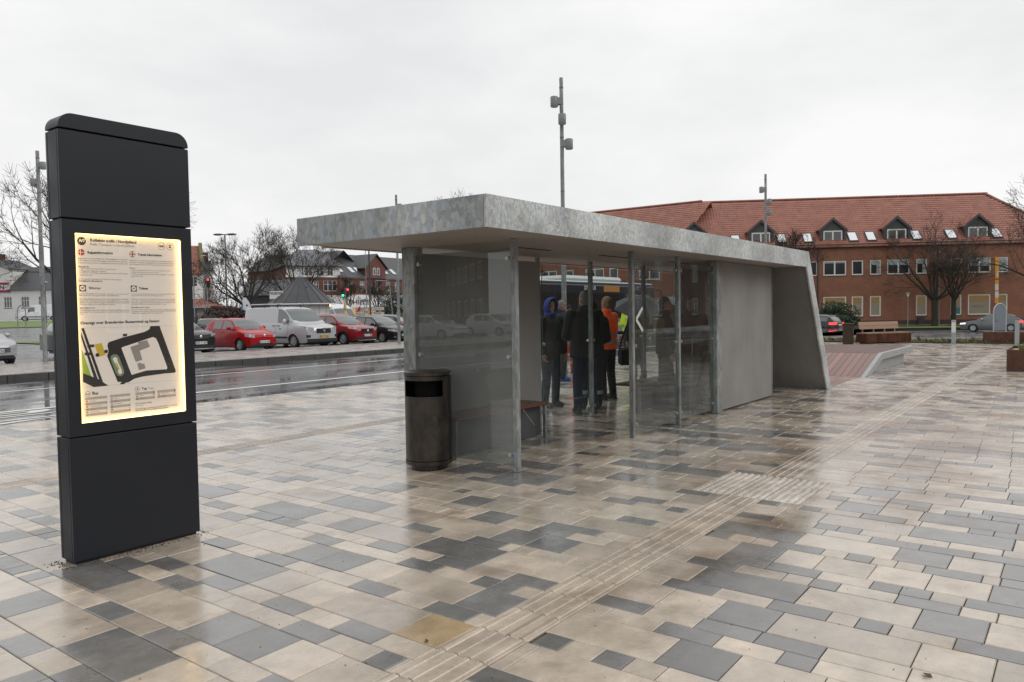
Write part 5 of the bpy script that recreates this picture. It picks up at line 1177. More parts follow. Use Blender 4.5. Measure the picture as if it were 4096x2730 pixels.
# folded parasol, flagpole with Danish flag, finger signs
t = thing('folded_parasol', 'folded beige parasol by the sausage hut', 'parasol', (37.4, 43.5, 0)); PAR = mat('parasol_cloth', (.55, .40, .22), .8, var=(12, .2))
MB().cyl((0, 0, 0), (0, 0, 2.75), .025, n=8).build('pole', POLEG, t); MB().lathe([(.0, 2.72), (.05, 2.55), (.09, 2.2), (.13, 1.95), (.08, 1.88), (.16, 1.6), (.26, 1.18), (.20, 1.16), (.03, 1.3)], n=11).build('cloth', PAR, t, smooth=30)
t = thing('flagpole', 'pale flagpole with a limp red and white flag', 'flagpole', (49.3, 54.3, 0), RF)
MB().cyl((0, 0, 0), (0, 0, 8.2), .05, .03, 8).build('pole', POLEG, t)
t = thing('hand_flag', 'small red flag with white cross on a white stick', 'flag', (37.6, 42.0, 0), RF)
MB().cyl((0, 0, 0), (.03, 0, 2.5), .012, n=6).build('stick', mat('stick_white', (.7, .7, .68), .5), t)
fl = MB(); fl.grid([[(.02-.04*k*(j/4)-.02*k, .03*math.sin(k*2+j), 2.45-.13*k-.02*j) for k in range(6)] for j in (0, 2, 4, 6)]); fl.v += [(x, y+.004, z) for x, y, z in fl.v]; n_ = 24; fl.f += [tuple(reversed([i+n_ for i in f])) for f in fl.f]; fl.mi += [0]*len(fl.f)
fl.mi = [0]*len(fl.f); fl.build('flag_cloth', mat('dannebrog_red', (.5, .02, .04), .7), t, smooth=60)
MB().obox((-.14, -.05, 2.1), .24, .02, .05).build('white_cross', mat('stick_white', (.7, .7, .68), .5), t)
t = thing('direction_sign', 'brown framed finger signs on a dark post by the shops', 'direction sign', (38.1, 41.6, 0), RF)
MB().cyl((0, 0, 0), (0, 0, 2.2), .05, n=8).build('post', POLE, t)
SGN = mat('sign_board', (.58, .54, .48), .5); SGB = mat('sign_brown', (.14, .05, .04), .5)
for x0, zz, s_ in ((-1.05, 1.72, 'P Syd'), (-1.05, 1.36, 'Centrum'), (.1, 1.78, 'Bibliotek'), (.1, 1.42, 'Kirke'), (.1, 1.06, 'Banegård')):
    bo = MB().box(x0, x0+.95, -.03, .0, zz, zz+.3).build('sign_blade', SGB, t); MB().box(x0+.03, x0+.92, -.036, -.031, zz+.04, zz+.26).build('sign_face', SGN, bo)
    q = MB(); put_text(q, s_, (x0+.2, -.039, zz+.1), (1, 0, 0), (0, 0, 1), width=.5); q.build('sign_lettering', SGB, bo)
t = thing('curved_pole', 'grey bent sign pole standing before the shop trees', 'pole', (53.0, 54.5, 0), RF); MB().tube([(0, 0, 0), (-.35, 0, 4.4), (-.5, 0, 4.75), (-1.7, 0, 4.8)], .05, 8).build('pole', POLEG, t)
for lab, p in (('small blue street sign left of the dark mast', (50.2, 55.6)), ('small blue street sign right of the dark mast', (51.8, 54.9))):
    t = thing('street_sign', lab, 'street sign', (*p, 0), RF, 'blue street signs'); MB().cyl((0, 0, 0), (0, 0, 3.0), .03, n=6).build('post', POLEG, t); bo = MB().box(-.32, .32, -.045, -.03, 2.7, 2.95).build('sign_board', mat('sign_blue', (.05, .08, .18), .5), t)
    q = MB(); put_text(q, 'Algade', (-.25, -.047, 2.76), (1, 0, 0), (0, 0, 1), width=.5); q.build('sign_lettering', SGN, bo)
# round-topped sign seen from behind, yellow bus pole
t = thing('traffic_sign_back', 'grey round-topped sign seen from behind in front of the grey hatchback', 'traffic sign', (57.2, 4.45, zg(57.2, 4.4)), RF+.2)
q = MB(); pts = [(-.46, 0, 0), (-.46, 0, 1.55)]+[(.46*math.cos(R(180-a)), 0, 1.55+.5*math.sin(R(a))) for a in range(15, 180, 15)]+[(.46, 0, 1.55), (.46, 0, 0)]
q.tube(pts, .04, 8); q.build('frame', mat('sign_frame', (.5, .51, .52), .45), t, smooth=60)
SB = mat('sign_back', (.25, .28, .32), .5); poly = [(.40*math.cos(R(a)), 1.42+.58*math.sin(R(a))) for a in range(0, 360, 15)]
MB().prism(poly, 'y', -.02, .02).build('oval_plate', SB, t); MB().box(-.40, .40, -.018, .018, .36, .86).build('lower_plate', SB, t, bevel=.05)
t = thing('bus_stop_pole', 'slim yellow and white bus stop pole in front of the brick building', 'bus stop pole', (77.9, 6.3, -.6), RF+.2)
MB().cyl((0, 0, 0), (0, 0, 2.2), .05, n=8).build('post', POLEG, t); YS = mat('bus_yellow', (.7, .34, .03), .5); WS = mat('bus_white', (.65, .65, .65), .5); RS = mat('bus_red', (.5, .06, .03), .5)
for z0, z1, m in ((2.2, 2.7, YS), (2.7, 3.2, WS), (3.2, 3.35, YS), (3.35, 3.85, WS), (3.85, 4.2, YS), (4.2, 4.35, RS), (4.35, 6.2, YS)): MB().box(-.14, .14, -.05, .05, z0+.004, z1).build('panel', m, t)
q = MB(); q.add([(-.1, -.056, 4.5), (.1, -.056, 4.5), (0, -.056, 5.2)], [(0, 1, 2)]); q.build('white_triangle', WS, t)
# beach flag, grey round post, distribution bits
t = thing('beach_flag', 'tall white feather flag with dark print leaning by the brown hedge', 'banner flag', (36.5, 54.4, 0), RF+.5)
poly = [(.42, .3), (.52, 1.0), (.45, 1.9), (.25, 2.6), (0, 3.0), (-.22, 3.05), (-.32, 2.8), (-.25, 2.2), (-.02, 1.3), (.25, .4)]
MB().prism(poly, 'y', -.01, .01).build('flag_cloth', mat('feather_white', (.62, .66, .74), .7), t); MB().tube([(.42, 0, 0), (.55, 0, 1.0), (.47, 0, 1.9), (.26, 0, 2.63), (0, 0, 3.03)], .02, 6).build('pole', POLE, t)
rq = random.Random(8)
for k in range(7):
    a = rq.random(); z = .7+1.7*a; x = .32-.22*(a)**1.5+rq.uniform(-.12, .12); s = rq.uniform(.05, .13)
    MB().add([(x-s, -.013, z), (x+s*.3, -.013, z-s), (x+s, -.013, z+s*.4), (x-s*.2, -.013, z+s)], [(0, 1, 2, 3)]).build('print_patch', INK if k % 3 else RED, t)
# ---------------------------------------------------------------- trees
BARK = mat('wet_bark', (.035, .03, .024), .8, var=(5, .35)); TWIG = mat('twig_bark', (.055, .043, .034), .85); MOSS = mat('mossy_bark', (.05, .055, .025), .85, var=(3, .4))
def make_tree(seed, H, th, spread, dens=1., limbs=6, upright=.5, tw=.017):
    """bare tree: returns trunk mesh and crown mesh, unit metres, base at origin"""
    rq = random.Random(seed); tr = MB(); cr = MB(); r0 = H*.022+.06
    def rv(): return Vector((rq.gauss(0, 1), rq.gauss(0, 1), rq.gauss(0, 1))).normalized()
    def grow(p, d, L_, r_, lev):
        nseg = 4 if lev < 2 else 3; tgt = tr if lev < 2 else cr
        for i in range(nseg):
            l = L_/nseg; d2 = (d+rv()*(.16 if lev < 2 else .24)+Vector((0, 0, upright*.14))).normalized(); q = p+d2*l; r1 = max(tw*.6, r_*(1-.62*(i+1)/nseg) if lev > 0 else r_*.93)
            tgt.cyl(p, q, r_*(1-.62*i/nseg) if lev > 0 else r_, r1, 7 if lev < 1 else (6 if lev < 2 else (4 if lev < 3 else 3)), False)
            if lev < 4 and i >= (1 if lev > 0 else 3):
                nb = {0: 0, 1: 2, 2: 3, 3: 3}[lev]
                for b_ in range(nb if rq.random() < dens else nb-1):
                    ax = rv(); s_ = (d2+(ax-d2*ax.dot(d2)).normalized()*rq.uniform(.6, 1.1)).normalized()
                    grow(q, s_, L_*rq.uniform(.42, .62), max(tw*.7, r1*.55), lev+1)
            p, d = q, d2
        if lev > 0 and lev < 4:
            for b_ in range(2): grow(p, (d+rv()*.55).normalized(), L_*.5, max(tw*.7, r1*.75), lev+1)
        return p
    p = Vector((0, 0, 0)); d = Vector((rq.uniform(-.04, .04), rq.uniform(-.04, .04), 1))
    for i in range(4): q = p+Vector((d.x, d.y, 1))*th/4; tr.cyl(p, q, r0*(1.25 if i == 0 else 1.), r0*.95, 9, False); p = q
    for k in range(limbs):
        a = 2*PI*k/limbs+rq.uniform(-.3, .3); el = rq.uniform(.25, 1.15) if k % 3 else 1.35
        dv = Vector((math.cos(a)*math.cos(el)*spread, math.sin(a)*math.cos(el)*spread, math.sin(el))).normalized()
        grow(p-Vector((0, 0, th*.18*rq.random())), dv, (H-th)*rq.uniform(.55, .72), r0*rq.uniform(.42, .6), 1)
    return tr.mesh('trunk', BARK, smooth=60), cr.mesh('crown', TWIG)
TR = [make_tree(21, 10.5, 2.7, 1.15, 1., 8, .55), make_tree(5, 11, 3.4, 1.0, .95, 7, .7), make_tree(9, 12.5, 3.2, 1.3, .85, 8, .3), make_tree(33, 5, 1.9, .7, .9, 6, .9, .012), make_tree(12, 11.5, 3.0, 1.25, .25, 7, .3)]
def tree(lab, k, loc, sc=1., rz=0., group='bare trees around the square', sz=None):
    t = thing('bare_tree', lab, 'tree', loc, rz, group, sc)
    if sz: t.scale = (sc, sc, sz)
    link('trunk', TR[k][0], t); link('crown', TR[k][1], t); return t
tree('large bare tree with a wide fan crown left of the sausage hut', 0, (47.4, 70.2, 0), .98)
tree('tall bare tree standing right behind the sausage hut', 1, (53.6, 70.5, 0), .86, 1.2)
tree('big bare tree reaching out beside the totem at left', 4, (26.9, 62.3, .1), 1.1, 2.2)
tree('rounded bare tree behind the white house at far left', 0, (40.0, 126, 1.2), 1.15, 4.)
tree('second bare tree behind the white house, left of the grey roof', 1, (33.5, 124, 1.2), 1.05, 5.)
tree('dark bare street tree in front of the brick building', 4, (84.0, 11.9, -.55), .86, .7)
tree('bare tree leaning in from the right picture edge', 4, (73.0, 1.2, -.6), 1.0, 3.4)
tree('slender bare tree at the shelter leg in front of the brick wall', 3, (75.5, 23.5, -.5), 1.7, 1.)
tree('thin second trunk right of the dark street tree', 3, (84.9, 10.4, -.5), 1.4, 2.)
tree('small bare street tree before the lettered shop front', 3, (66.0, 76.2, 0), 1.15, 0.)
tree('small bare street tree in front of the white shop wall at right', 3, (70.5, 75.6, 0), 1.1, 3.)
tree('very tall bare tree whose top shows over the shelter roof', 1, (69.4, 58.6, 0), 1.2, .4)
for i_, (x, y, s_) in enumerate(((58, 116, 1.), (61, 124, .8), (64.5, 111, .65), (67, 118, .75))):
    tree(('bare tree in the thicket beside the white gable', 'smaller bare tree further back in the thicket', 'low bare tree in the thicket left of the dark barn', 'bare tree in the thicket close to the dark barn')[i_], (i_+1) % 3, (x, y, .6), s_, i_*1.3)
# hedges and bushes: many small leaf faces through the volume
def bush(name, lab, c, rx, ry, rz_, n, m, seed, leaf=.09, twigs=True):
    rq = random.Random(seed); t = thing(name, lab, 'bush', c); q = MB()
    for k in range(n):
        while True:
            x, y, z = rq.uniform(-1, 1), rq.uniform(-1, 1), rq.uniform(0, 1); d = x*x+y*y+z*z
            if d < 1 and (d > .45 or rq.random() < .25): break
        w = 1+.14*math.sin(7*x+3*y+seed)+.10*math.sin(11*z+5*x); p = Vector((x*rx*w, y*ry*w, z*rz_*w)); a = Vector((rq.gauss(0, 1), rq.gauss(0, 1), rq.gauss(0, 1))).normalized()*leaf*rq.uniform(.6, 1.4); b_ = a.orthogonal().normalized()*leaf*.5
        q.add([p-a, p+b_, p+a, p-b_], [(0, 1, 2, 3)])
    q.build('foliage', m, t)
    s = MB()
    for k in range(9):
        a = rq.random()*2*PI; s.cyl((0, 0, 0), (math.cos(a)*rx*.6, math.sin(a)*ry*.6, rz_*.7), .04, .02, 5)
    s.build('stems', BARK, t); return t
HEDM = mat('beech_leaf', (.045, .02, .014), .7, var=(3, .4)); CONM = mat('conifer_leaf', (.022, .045, .012), .6, var=(2, .5)); GRN = mat('evergreen_leaf', (.02, .04, .016), .6, var=(2, .5))
bush('brown_hedge', 'dark brown clipped hedge behind the grey estate car', (35.0, 54.9, 0), 2.5, 2.5, 2.3, 9000, HEDM, 1, .14)
bush('brown_hedge', 'dark brown hedge end right of the feather flag', (39.6, 54.0, 0), 1.2, 1.2, 1.7, 2200, HEDM, 2, .08)
bush('juniper_bush', 'spreading green juniper bush under the brick building windows', (71.8, 17.9, -.5), 2.0, 2.0, 2.25, 6000, CONM, 3, .12)
bush('evergreen_bush', 'dark evergreen bush in front of the shops beside the lamp post', (69.5, 70.9, 0), 2.3, 2.3, 4.6, 5000, GRN, 4, .15)
q = MB(); rq = random.Random(4)
t = thing('clipped_hedge', 'long low clipped green hedge in front of the shops', 'hedge', (52.0, 50.0, 0), RF)
for k in range(5200):
    x, y, z = rq.uniform(-4.5, 4.5), rq.uniform(-.5, .5), rq.uniform(0, 1.25); f = rq.randrange(3)
    if f == 0: y = -.5
    elif f == 1: z = 1.25
    a = Vector((rq.gauss(0, 1), rq.gauss(0, 1), rq.gauss(0, 1))).normalized()*.07; b_ = a.orthogonal().normalized()*.04; p = Vector((x, y+rq.gauss(0, .03), z+rq.gauss(0, .03))); q.add([p-a, p+b_, p+a, p-b_], [(0, 1, 2, 3)])
q.build('foliage', GRN, t)
# far-off wood closing the view between the houses
q = MB(); rq = random.Random(14)
for k in range(9000):
    s_ = rq.random(); x = 62+52*s_+rq.gauss(0, 2); y = 168-62*s_+rq.gauss(0, 2); hh_ = 6.5+2.5*math.sin(s_*17)+1.5*math.sin(s_*41); z = rq.random()**1.3*hh_
    a = Vector((rq.gauss(0, .25), rq.gauss(0, .25), 1)).normalized()*rq.uniform(.5, 1.3); b_ = Vector((ri.x, ri.y, 0))*rq.uniform(.03, .09); pp = Vector((x, y, z)); q.add([pp-b_, pp+b_, pp+a], [(0, 1, 2)])
tag(q.build('distant_wood', mat('wood_haze', (.09, .075, .06), .9)), 'far-off leafless wood between the houses at left', 'wood', kind='stuff')
# lawns
def lawn(name, poly, seed, n):
    q = MB(); q.add([(x, y, zg(x, y)+.05) for x, y in poly], [tuple(range(len(poly)))]); return tag(q.build(name, GRASSM), kind='structure')
q = MB(); q.grid([[(x, y, zg(x, y)+.06) for x in range(8, 46, 3)] for y in (84, 88, 92, 97, 102)]); tag(q.build('lawn', GRASSM, smooth=179), kind='structure')
q = MB(); q.grid([[(x, y, zg(x, y)+.06) for x in range(20, 38, 3)] for y in (50.5, 54, 57.5)]); tag(q.build('lawn', GRASSM, smooth=179), kind='structure')
dn = Vector((.504, -.864, 0)); nn_ = Vector((-.864, -.504, 0)); B0 = Vector((74.08, 34.45, -.5))
q = MB(); q.grid([[tuple(B0+dn*s+nn_*o+Vector((0, 0, .0+.02*(o > 3)))) for s in (4, 14, 24, 34, 46)] for o in (3.2, 10.5)]); tag(q.build('lawn', GRASSM), kind='structure')
q = MB(); q.grid([[tuple(B0+dn*s+nn_*o+Vector((0, 0, .1))) for s in (-2, 14, 30, 46)] for o in (0, 3.2)], True); tag(q.build('sidewalk', FARP), kind='structure')
q = MB(); q.grid([[tuple(B0+dn*s+nn_*10.5+Vector((0, 0, z))) for s in (2, 24, 46)] for z in (-.2, .06)]); q.grid([[tuple(B0+dn*s+nn_*o+Vector((0, 0, .06))) for s in (2, 24, 46)] for o in (10.5, 10.7)]); tag(q.build('lawn_kerb', KERB), kind='structure')
# ================================================================ buildings
def brickmat(name, c1, c2, mortar, sc=1.):
    m, t, b = nodemat(name); N = t.nodes.new; L = t.links.new
    tc_ = N('ShaderNodeTexCoord'); sx = N('ShaderNodeSeparateXYZ'); L(tc_.outputs['Object'], sx.inputs[0])
    cb = N('ShaderNodeCombineXYZ'); ad = N('ShaderNodeMath'); ad.operation = 'ADD'; L(sx.outputs['X'], ad.inputs[0]); L(sx.outputs['Y'], ad.inputs[1]); L(ad.outputs[0], cb.inputs['X']); L(sx.outputs['Z'], cb.inputs['Y'])
    br = N('ShaderNodeTexBrick'); br.inputs['Scale'].default_value = 1; br.inputs['Brick Width'].default_value = .24*sc; br.inputs['Row Height'].default_value = .072*sc; br.inputs['Mortar Size'].default_value = .008*sc
    br.inputs['Color1'].default_value = (*c1, 1); br.inputs['Color2'].default_value = (*c2, 1); br.inputs['Mortar'].default_value = (*mortar, 1); L(cb.outputs[0], br.inputs['Vector'])
    n = N('ShaderNodeTexNoise'); n.inputs['Scale'].default_value = .8; n.inputs['Detail'].default_value = 6; L(tc_.outputs['Object'], n.inputs['Vector'])
    mr = N('ShaderNodeMapRange'); mr.inputs[1].default_value = .3; mr.inputs[2].default_value = .7; mr.inputs[3].default_value = .82; mr.inputs[4].default_value = 1.12; L(n.outputs['Fac'], mr.inputs[0])
    x = N('ShaderNodeMix'); x.data_type = 'RGBA'; x.blend_type = 'MULTIPLY'; x.inputs[0].default_value = 1; L(br.outputs['Color'], x.inputs[6]); L(mr.outputs[0], x.inputs[7]); L(x.outputs[2], b.inputs['Base Color'])
    bp = N('ShaderNodeBump'); bp.inputs['Strength'].default_value = .3; bp.inputs['Distance'].default_value = .01; bp.invert = True; L(br.outputs['Fac'], bp.inputs['Height']); L(bp.outputs[0], b.inputs['Normal'])
    b.inputs['Roughness'].default_value = .75; MATS[name] = m; return m
BRK = brickmat('red_brick', (.33, .127, .074), (.245, .088, .052), (.27, .175, .13)); BRK2 = brickmat('old_red_brick', (.19, .062, .038), (.13, .042, .027), (.16, .1, .08))
ROOFT = mat('clay_pantile', (.31, .128, .09), .5, var=(1.1, .3)); SLATE = mat('slate_roof', (.07, .072, .078), .5, var=(2.5, .25), bump=(9, .3)); ZINC = mat('dormer_cladding', (.065, .068, .072), .5)
WFR = mat('white_frame', (.80, .80, .77), .5); WGL = mat('window_dark_glass', (.035, .04, .043), .06, spec=1.); SILL = mat('brick_sill', (.11, .06, .045), .6); WHT = mat('white_render', (.78, .78, .76), .7, var=(1.5, .08)); GUT = mat('gutter_dark', (.05, .05, .055), .5); SKYG = mat('skylight_glass', (.8, .82, .84), .04, spec=1., metal=.95)
LITW = mat('lit_room_window', (.12, .09, .05), .15, emit=((1, .6, .22), .10), spec=.7); FROST = mat('frosted_window', (.20, .185, .16), .2, emit=((1, .8, .55), .05), spec=.7)
# window in a local facade frame: x along wall, outside is -y
def window(b, x0, x1, z0, z1, nx=1, nz=0, y=0., glass_m=None, frame=.12, sill=True, arch=False):
    w = MB()
    w.box(x0, x0+frame, y-.03, y+.05, z0, z1); w.box(x1-frame, x1, y-.03, y+.05, z0, z1); w.box(x0+frame, x1-frame, y-.03, y+.05, z0, z0+frame); w.box(x0+frame, x1-frame, y-.03, y+.05, z1-frame, z1)
    wo = w.build('window', WFR, b)
    for k in range(1, nx):
        xc = x0+(x1-x0)*k/nx; MB().box(xc-frame*.6, xc+frame*.6, y-.026, y+.045, z0+frame, z1-frame).build('mullion', WFR, wo)
    if nz: zc = z0+(z1-z0)*.64; MB().box(x0+frame, x1-frame, y-.022, y+.04, zc-frame*.35, zc+frame*.35).build('transom', WFR, wo)
    MB().box(x0+frame, x1-frame, y+.0, y+.02, z0+frame, z1-frame).build('pane', glass_m or WGL, wo)
    if sill: MB().box(x0-.05, x1+.05, y-.09, y+.0, z0-.12, z0-.002).build('sill', SILL, wo)
    return wo
def wall_with_holes(b, name, xa, xb, za, zb, holes, m, y=0., depth=.12):
    """wall face at y with rectangular openings and their reveals"""
    xs = sorted({xa, xb, *[h[0] for h in holes], *[h[1] for h in holes]}); zs_ = sorted({za, zb, *[h[2] for h in holes], *[h[3] for h in holes]}); q = MB()
    for i in range(len(xs)-1):
        for j in range(len(zs_)-1):
            xm, zm = (xs[i]+xs[i+1])/2, (zs_[j]+zs_[j+1])/2
            if any(h[0] < xm < h[1] and h[2] < zm < h[3] for h in holes): continue
            q.add([(xs[i], y, zs_[j]), (xs[i+1], y, zs_[j]), (xs[i+1], y, zs_[j+1]), (xs[i], y, zs_[j+1])], [(0, 1, 2, 3)])
    for h in holes:
        q.add([(h[0], y, h[2]), (h[1], y, h[2]), (h[1], y, h[3]), (h[0], y, h[3]), (h[0], y+depth, h[2]), (h[1], y+depth, h[2]), (h[1], y+depth, h[3]), (h[0], y+depth, h[3])], [(1, 0, 4, 5), (2, 1, 5, 6), (3, 2, 6, 7), (0, 3, 7, 4)])
    return q.build(name, m, b)
def pantiles(b, name, p0, ux, us, W_, Ls, m, tw_=.3, cl=.36, clip_=None, amp=.035):
    """rolled clay tiles: p0 lower left corner, ux along eave, us up the slope (unit)"""
    ux = Vector(ux); us = Vector(us); nv = ux.cross(us).normalized(); p0 = Vector(p0); q = MB(); nc = int(Ls/cl); nw = int(W_/tw_)
    prof = ((0, .0), (.2, .55), (.42, 1.), (.62, .45), (.82, -.1))
    for c in range(nc):
        s0, s1 = c*cl, (c+1)*cl+.03; xa, xb = (0, W_) if not clip_ else clip_((s0+s1)/2)
        ra = []; rb = []; k0 = int(xa/tw_); k1 = int(xb/tw_)
        for k in range(k0, k1+1):
            for f, h in prof:
                x = (k+f)*tw_
                if x < xa-.01 or x > xb+.01: continue
                ra.append(p0+ux*x+us*s0+nv*(amp*h+.045)); rb.append(p0+ux*x+us*s1+nv*(amp*h+.008))
        if len(ra) > 1:
            q.grid([ra, rb]); q.grid([[v-nv*.045 for v in ra], ra])
    o = q.build(name, m, b, smooth=50); tag(o, kind='stuff'); return o

# ---- large red brick office building at right
ROT = math.atan2(-.864, .504)
bd = thing('brick_office_building', 'long red brick building with red tiled roof, dormers and skylights', 'building', (74.08, 34.45, -.5), ROT)
Z = .5   # local z = world z + .5
up = [(13.4, 14.3, 1), (14.87, 17.11, 2), (17.65, 18.76, 1), (19.41, 20.48, 1), (21.06, 23.26, 2), (23.84, 24.89, 1), (27.14, 28.18, 1), (28.77, 30.9, 2), (31.44, 32.49, 1), (1.2, 3.4, 2), (4.2, 5.3, 1), (6.0, 7.1, 1), (7.9, 10.1, 2), (11.0, 12.1, 1), (34.6, 36.6, 2)]
lo = [(14.87, 17.11), (17.65, 18.76), (19.41, 20.48), (23.84, 24.89), (27.14, 28.18), (28.77, 30.9), (31.44, 32.49), (1.2, 3.4), (4.2, 5.3), (6, 7.1), (7.9, 10.1), (11, 12.1)]
ZU = (4.70+Z, 6.2+Z); ZL = (.5+Z, 2.55+Z); ZE = 7.85+Z
holes = [(a, b_, *ZU) for a, b_, n in up]+[(a, b_, *ZL) for a, b_ in lo]
wall_with_holes(bd, 'wall', -.2, 39, 0, ZE, holes, BRK)
MB().box(-.2, 39, -.05, 0, 0, .55).build('plinth', mat('plinth_brick', (.07, .045, .035), .7), bd)
MB().box(-.2, 39, -.10, -.004, ZE-.35, ZE-.2).build('brick_cornice', BRK, bd)
BLI = mat('window_blind', (.36, .42, .45), .8); CUR = mat('net_curtain', (.42, .41, .39), .9)
for k, (a, b_, n) in enumerate(up):
    wo = window(bd, a, b_, *ZU, nx=n, y=.08)
    f = (0, .1, 0, .3, .34, .28, 0, .55, .9, .2, 0, .5, .15, 0, .4)[k % 15]
    if f: MB().box(a+.121, b_-.121, .072, .079, ZU[1]-.12-(ZU[1]-ZU[0]-.24)*f, ZU[1]-.121).build('roller_blind', BLI, wo)
    if k in (3, 5, 6, 11): MB().box(b_-.42, b_-.125, .070, .078, ZU[0]+.121, ZU[1]-.5).build('curtain', CUR, wo)
lit = {14.87: 1, 17.65: 1, 19.41: 1, 23.84: 1, 27.14: 1, 28.77: 1, 31.44: 1}
for a, b_ in lo:
    wo = window(bd, a, b_, *ZL, y=.08, glass_m=FROST if a in lit else WGL)
    if a in lit: MB().box(a+.071, b_-.071, .072, .079, ZL[1]-.72, ZL[1]-.071).build('lit_strip', LITW, wo)
q = MB(); put_text(q, 'inMOTUS', (29.2, .074, ZL[0]+.75), (1, 0, 0), (0, 0, 1), width=1.05); q.build('window_lettering', mat('motus_green', (.03, .10, .09), .5), bd)
q = MB(); put_text(q, 'inMOTUS', (15.5, .074, ZL[0]+1.0), (1, 0, 0), (0, 0, 1), width=1.15); q.build('window_lettering', mat('motus_green', (.03, .10, .09), .5), bd)
MB().box(27.25, 28.07, .073, .078, ZL[0]+.08, ZL[0]+.75).build('blue_film', mat('blue_film', (.06, .22, .26), .3), bd)
# bricked-up arch
ax0, ax1, azs = 20.85, 23.5, 1.9+Z; arc = MB(); n_ = 14; cx_, rx_ = (ax0+ax1)/2, (ax1-ax0)/2
for k in range(n_):
    a0, a1 = PI-PI*k/n_, PI-PI*(k+1)/n_-.02
    pts = [(cx_+(rx_+e)*math.cos(a), azs+(1.05+e)*math.sin(a)) for a, e in ((a0, 0), (a0, .25), (a1, .25), (a1, 0))]; MB().prism(pts, 'y', -.03, .0).build('arch_brick', BRK, bd)
MB().prism([(ax0, 0), (ax1, 0)]+[(cx_+rx_*math.cos(PI*k/12), azs+1.05*math.sin(PI*k/12)) for k in range(13)], 'y', -.012, -.004).build('arch_infill', BRK, bd)
MB().box(22.05, 22.2, -.02, -.013, 3.0+Z-.5, 3.12+Z-.5).build('house_number', PBLU, bd)
MB().box(-.3, 39.2, -.42, -.28, ZE-.1, ZE+.02).build('gutter', GUT, bd)
for x in (14.3, 26.0): MB().cyl((x, -.1, 0), (x, -.1, ZE-.1), .06, n=8).build('downpipe', POLEG if x > 20 else GUT, bd)
o = MB().box(-.28, .28, -.2, .2, 0, .75).build('grey_bin_box', GUT, bd); o.location = (24.1, -.5, .1)
RH, RD = 5.5, 6.0; SL = math.hypot(RH, RD); us = Vector((0, RD/SL, RH/SL)); EO = Vector((-.3, -.35, ZE-.32))
WR = 39.3
def clipR(s): f = s/SL; return (f*3.2, WR-f*6.)
pantiles(bd, 'roof_tiles', EO, (1, 0, 0), us, WR, SL+.35, ROOFT, clip_=clipR)
# closed roof body under the tiles, rear slope and hip
rb = MB(); e0 = (-.3, -.35, ZE-.33); e1 = (39, -.35, ZE-.33); r0_ = (2.9, RD, ZE+RH-.1); r1_ = (33, RD, ZE+RH-.1); k0 = (-.3, 2*RD+.35, ZE-.33); k1 = (39, 2*RD+.35, ZE-.33)
rb.add([e0, e1, r1_, r0_, k0, k1], [(0, 1, 2, 3), (1, 5, 2), (5, 4, 3, 2), (4, 0, 3)]); rb.build('roof', ROOFT, bd)
pantiles(bd, 'roof_tiles', (39, -.35, ZE-.32), Vector((0, 1, 0)), Vector((-6, 0, RH)).normalized(), 12.6, 8.2, ROOFT, clip_=lambda s: (s/8.2*6.2, 12.6-s/8.2*6.2))
q = MB()
for k in range(76): q.cyl((2.9+.4*k, RD, ZE+RH-.02), (3.28+.4*k, RD, ZE+RH+.0), .14, .12, 8)
tag(q.build('ridge_tiles', ROOFT, bd, smooth=50), kind='stuff')
q = MB()
for k in range(22): f = k/22; f2 = (k+.95)/22; a = Vector(e1).lerp(Vector(r1_), f); b_ = Vector(e1).lerp(Vector(r1_), f2); q.cyl(a+Vector((0, 0, .1)), b_+Vector((0, 0, .12)), .15, .13, 8)
tag(q.build('hip_tiles', ROOFT, bd, smooth=50), kind='stuff')
MB().box(39, 39.02, -.0, 12, 0, ZE-.35).build('end_wall', BRK, bd); MB().box(-.2, 39, 11.9, 12, 0, ZE-.35).build('rear_wall', BRK, bd)
def dormer(xc):
    d = MB(); w = 1.15; yb = .55; z0, zs_, zt = ZE+.15, ZE+1.65, ZE+2.65
    dm = d.prism([(xc-w, z0), (xc+w, z0), (xc+w, zs_), (xc, zt), (xc-w, zs_)], 'y', yb+.02, yb+3.0).build('dormer', ZINC, bd)
    for sg in (-1, 1):
        a = Vector((xc, 0, zt+.10)); b_ = Vector((xc+sg*(w+.28), 0, zs_-.16)); P = [Vector((a.x, yb-.25, a.z)), Vector((b_.x, yb-.25, b_.z)), Vector((b_.x, yb+1.5, b_.z)), Vector((a.x, yb+3., a.z))]
        th = Vector((0, 0, .09)); MB().add(P+[v+th for v in P], [(0, 1, 2, 3), (7, 6, 5, 4), (0, 4, 5, 1), (1, 5, 6, 2), (2, 6, 7, 3), (3, 7, 4, 0)]).build('dormer_roof', ROOFT, dm)
        MB().prism([(a.x, a.z-.02), (b_.x, b_.z-.02), (b_.x, b_.z-.26), (a.x, a.z-.26)], 'y', yb-.27, yb-.20).build('barge_board', ZINC, dm)
        MB().box(xc+sg*w-.12, xc+sg*w+.12, yb-.18, yb+.0, z0, zs_).build('corner_post', ZINC, dm)
    wo = window(bd, xc-.93, xc+.93, z0+.12, z0+1.3, nx=2, y=yb-.05, sill=False)
for xc in (2.03, 8.79, 15.93, 22.14, 29.87): dormer(xc)
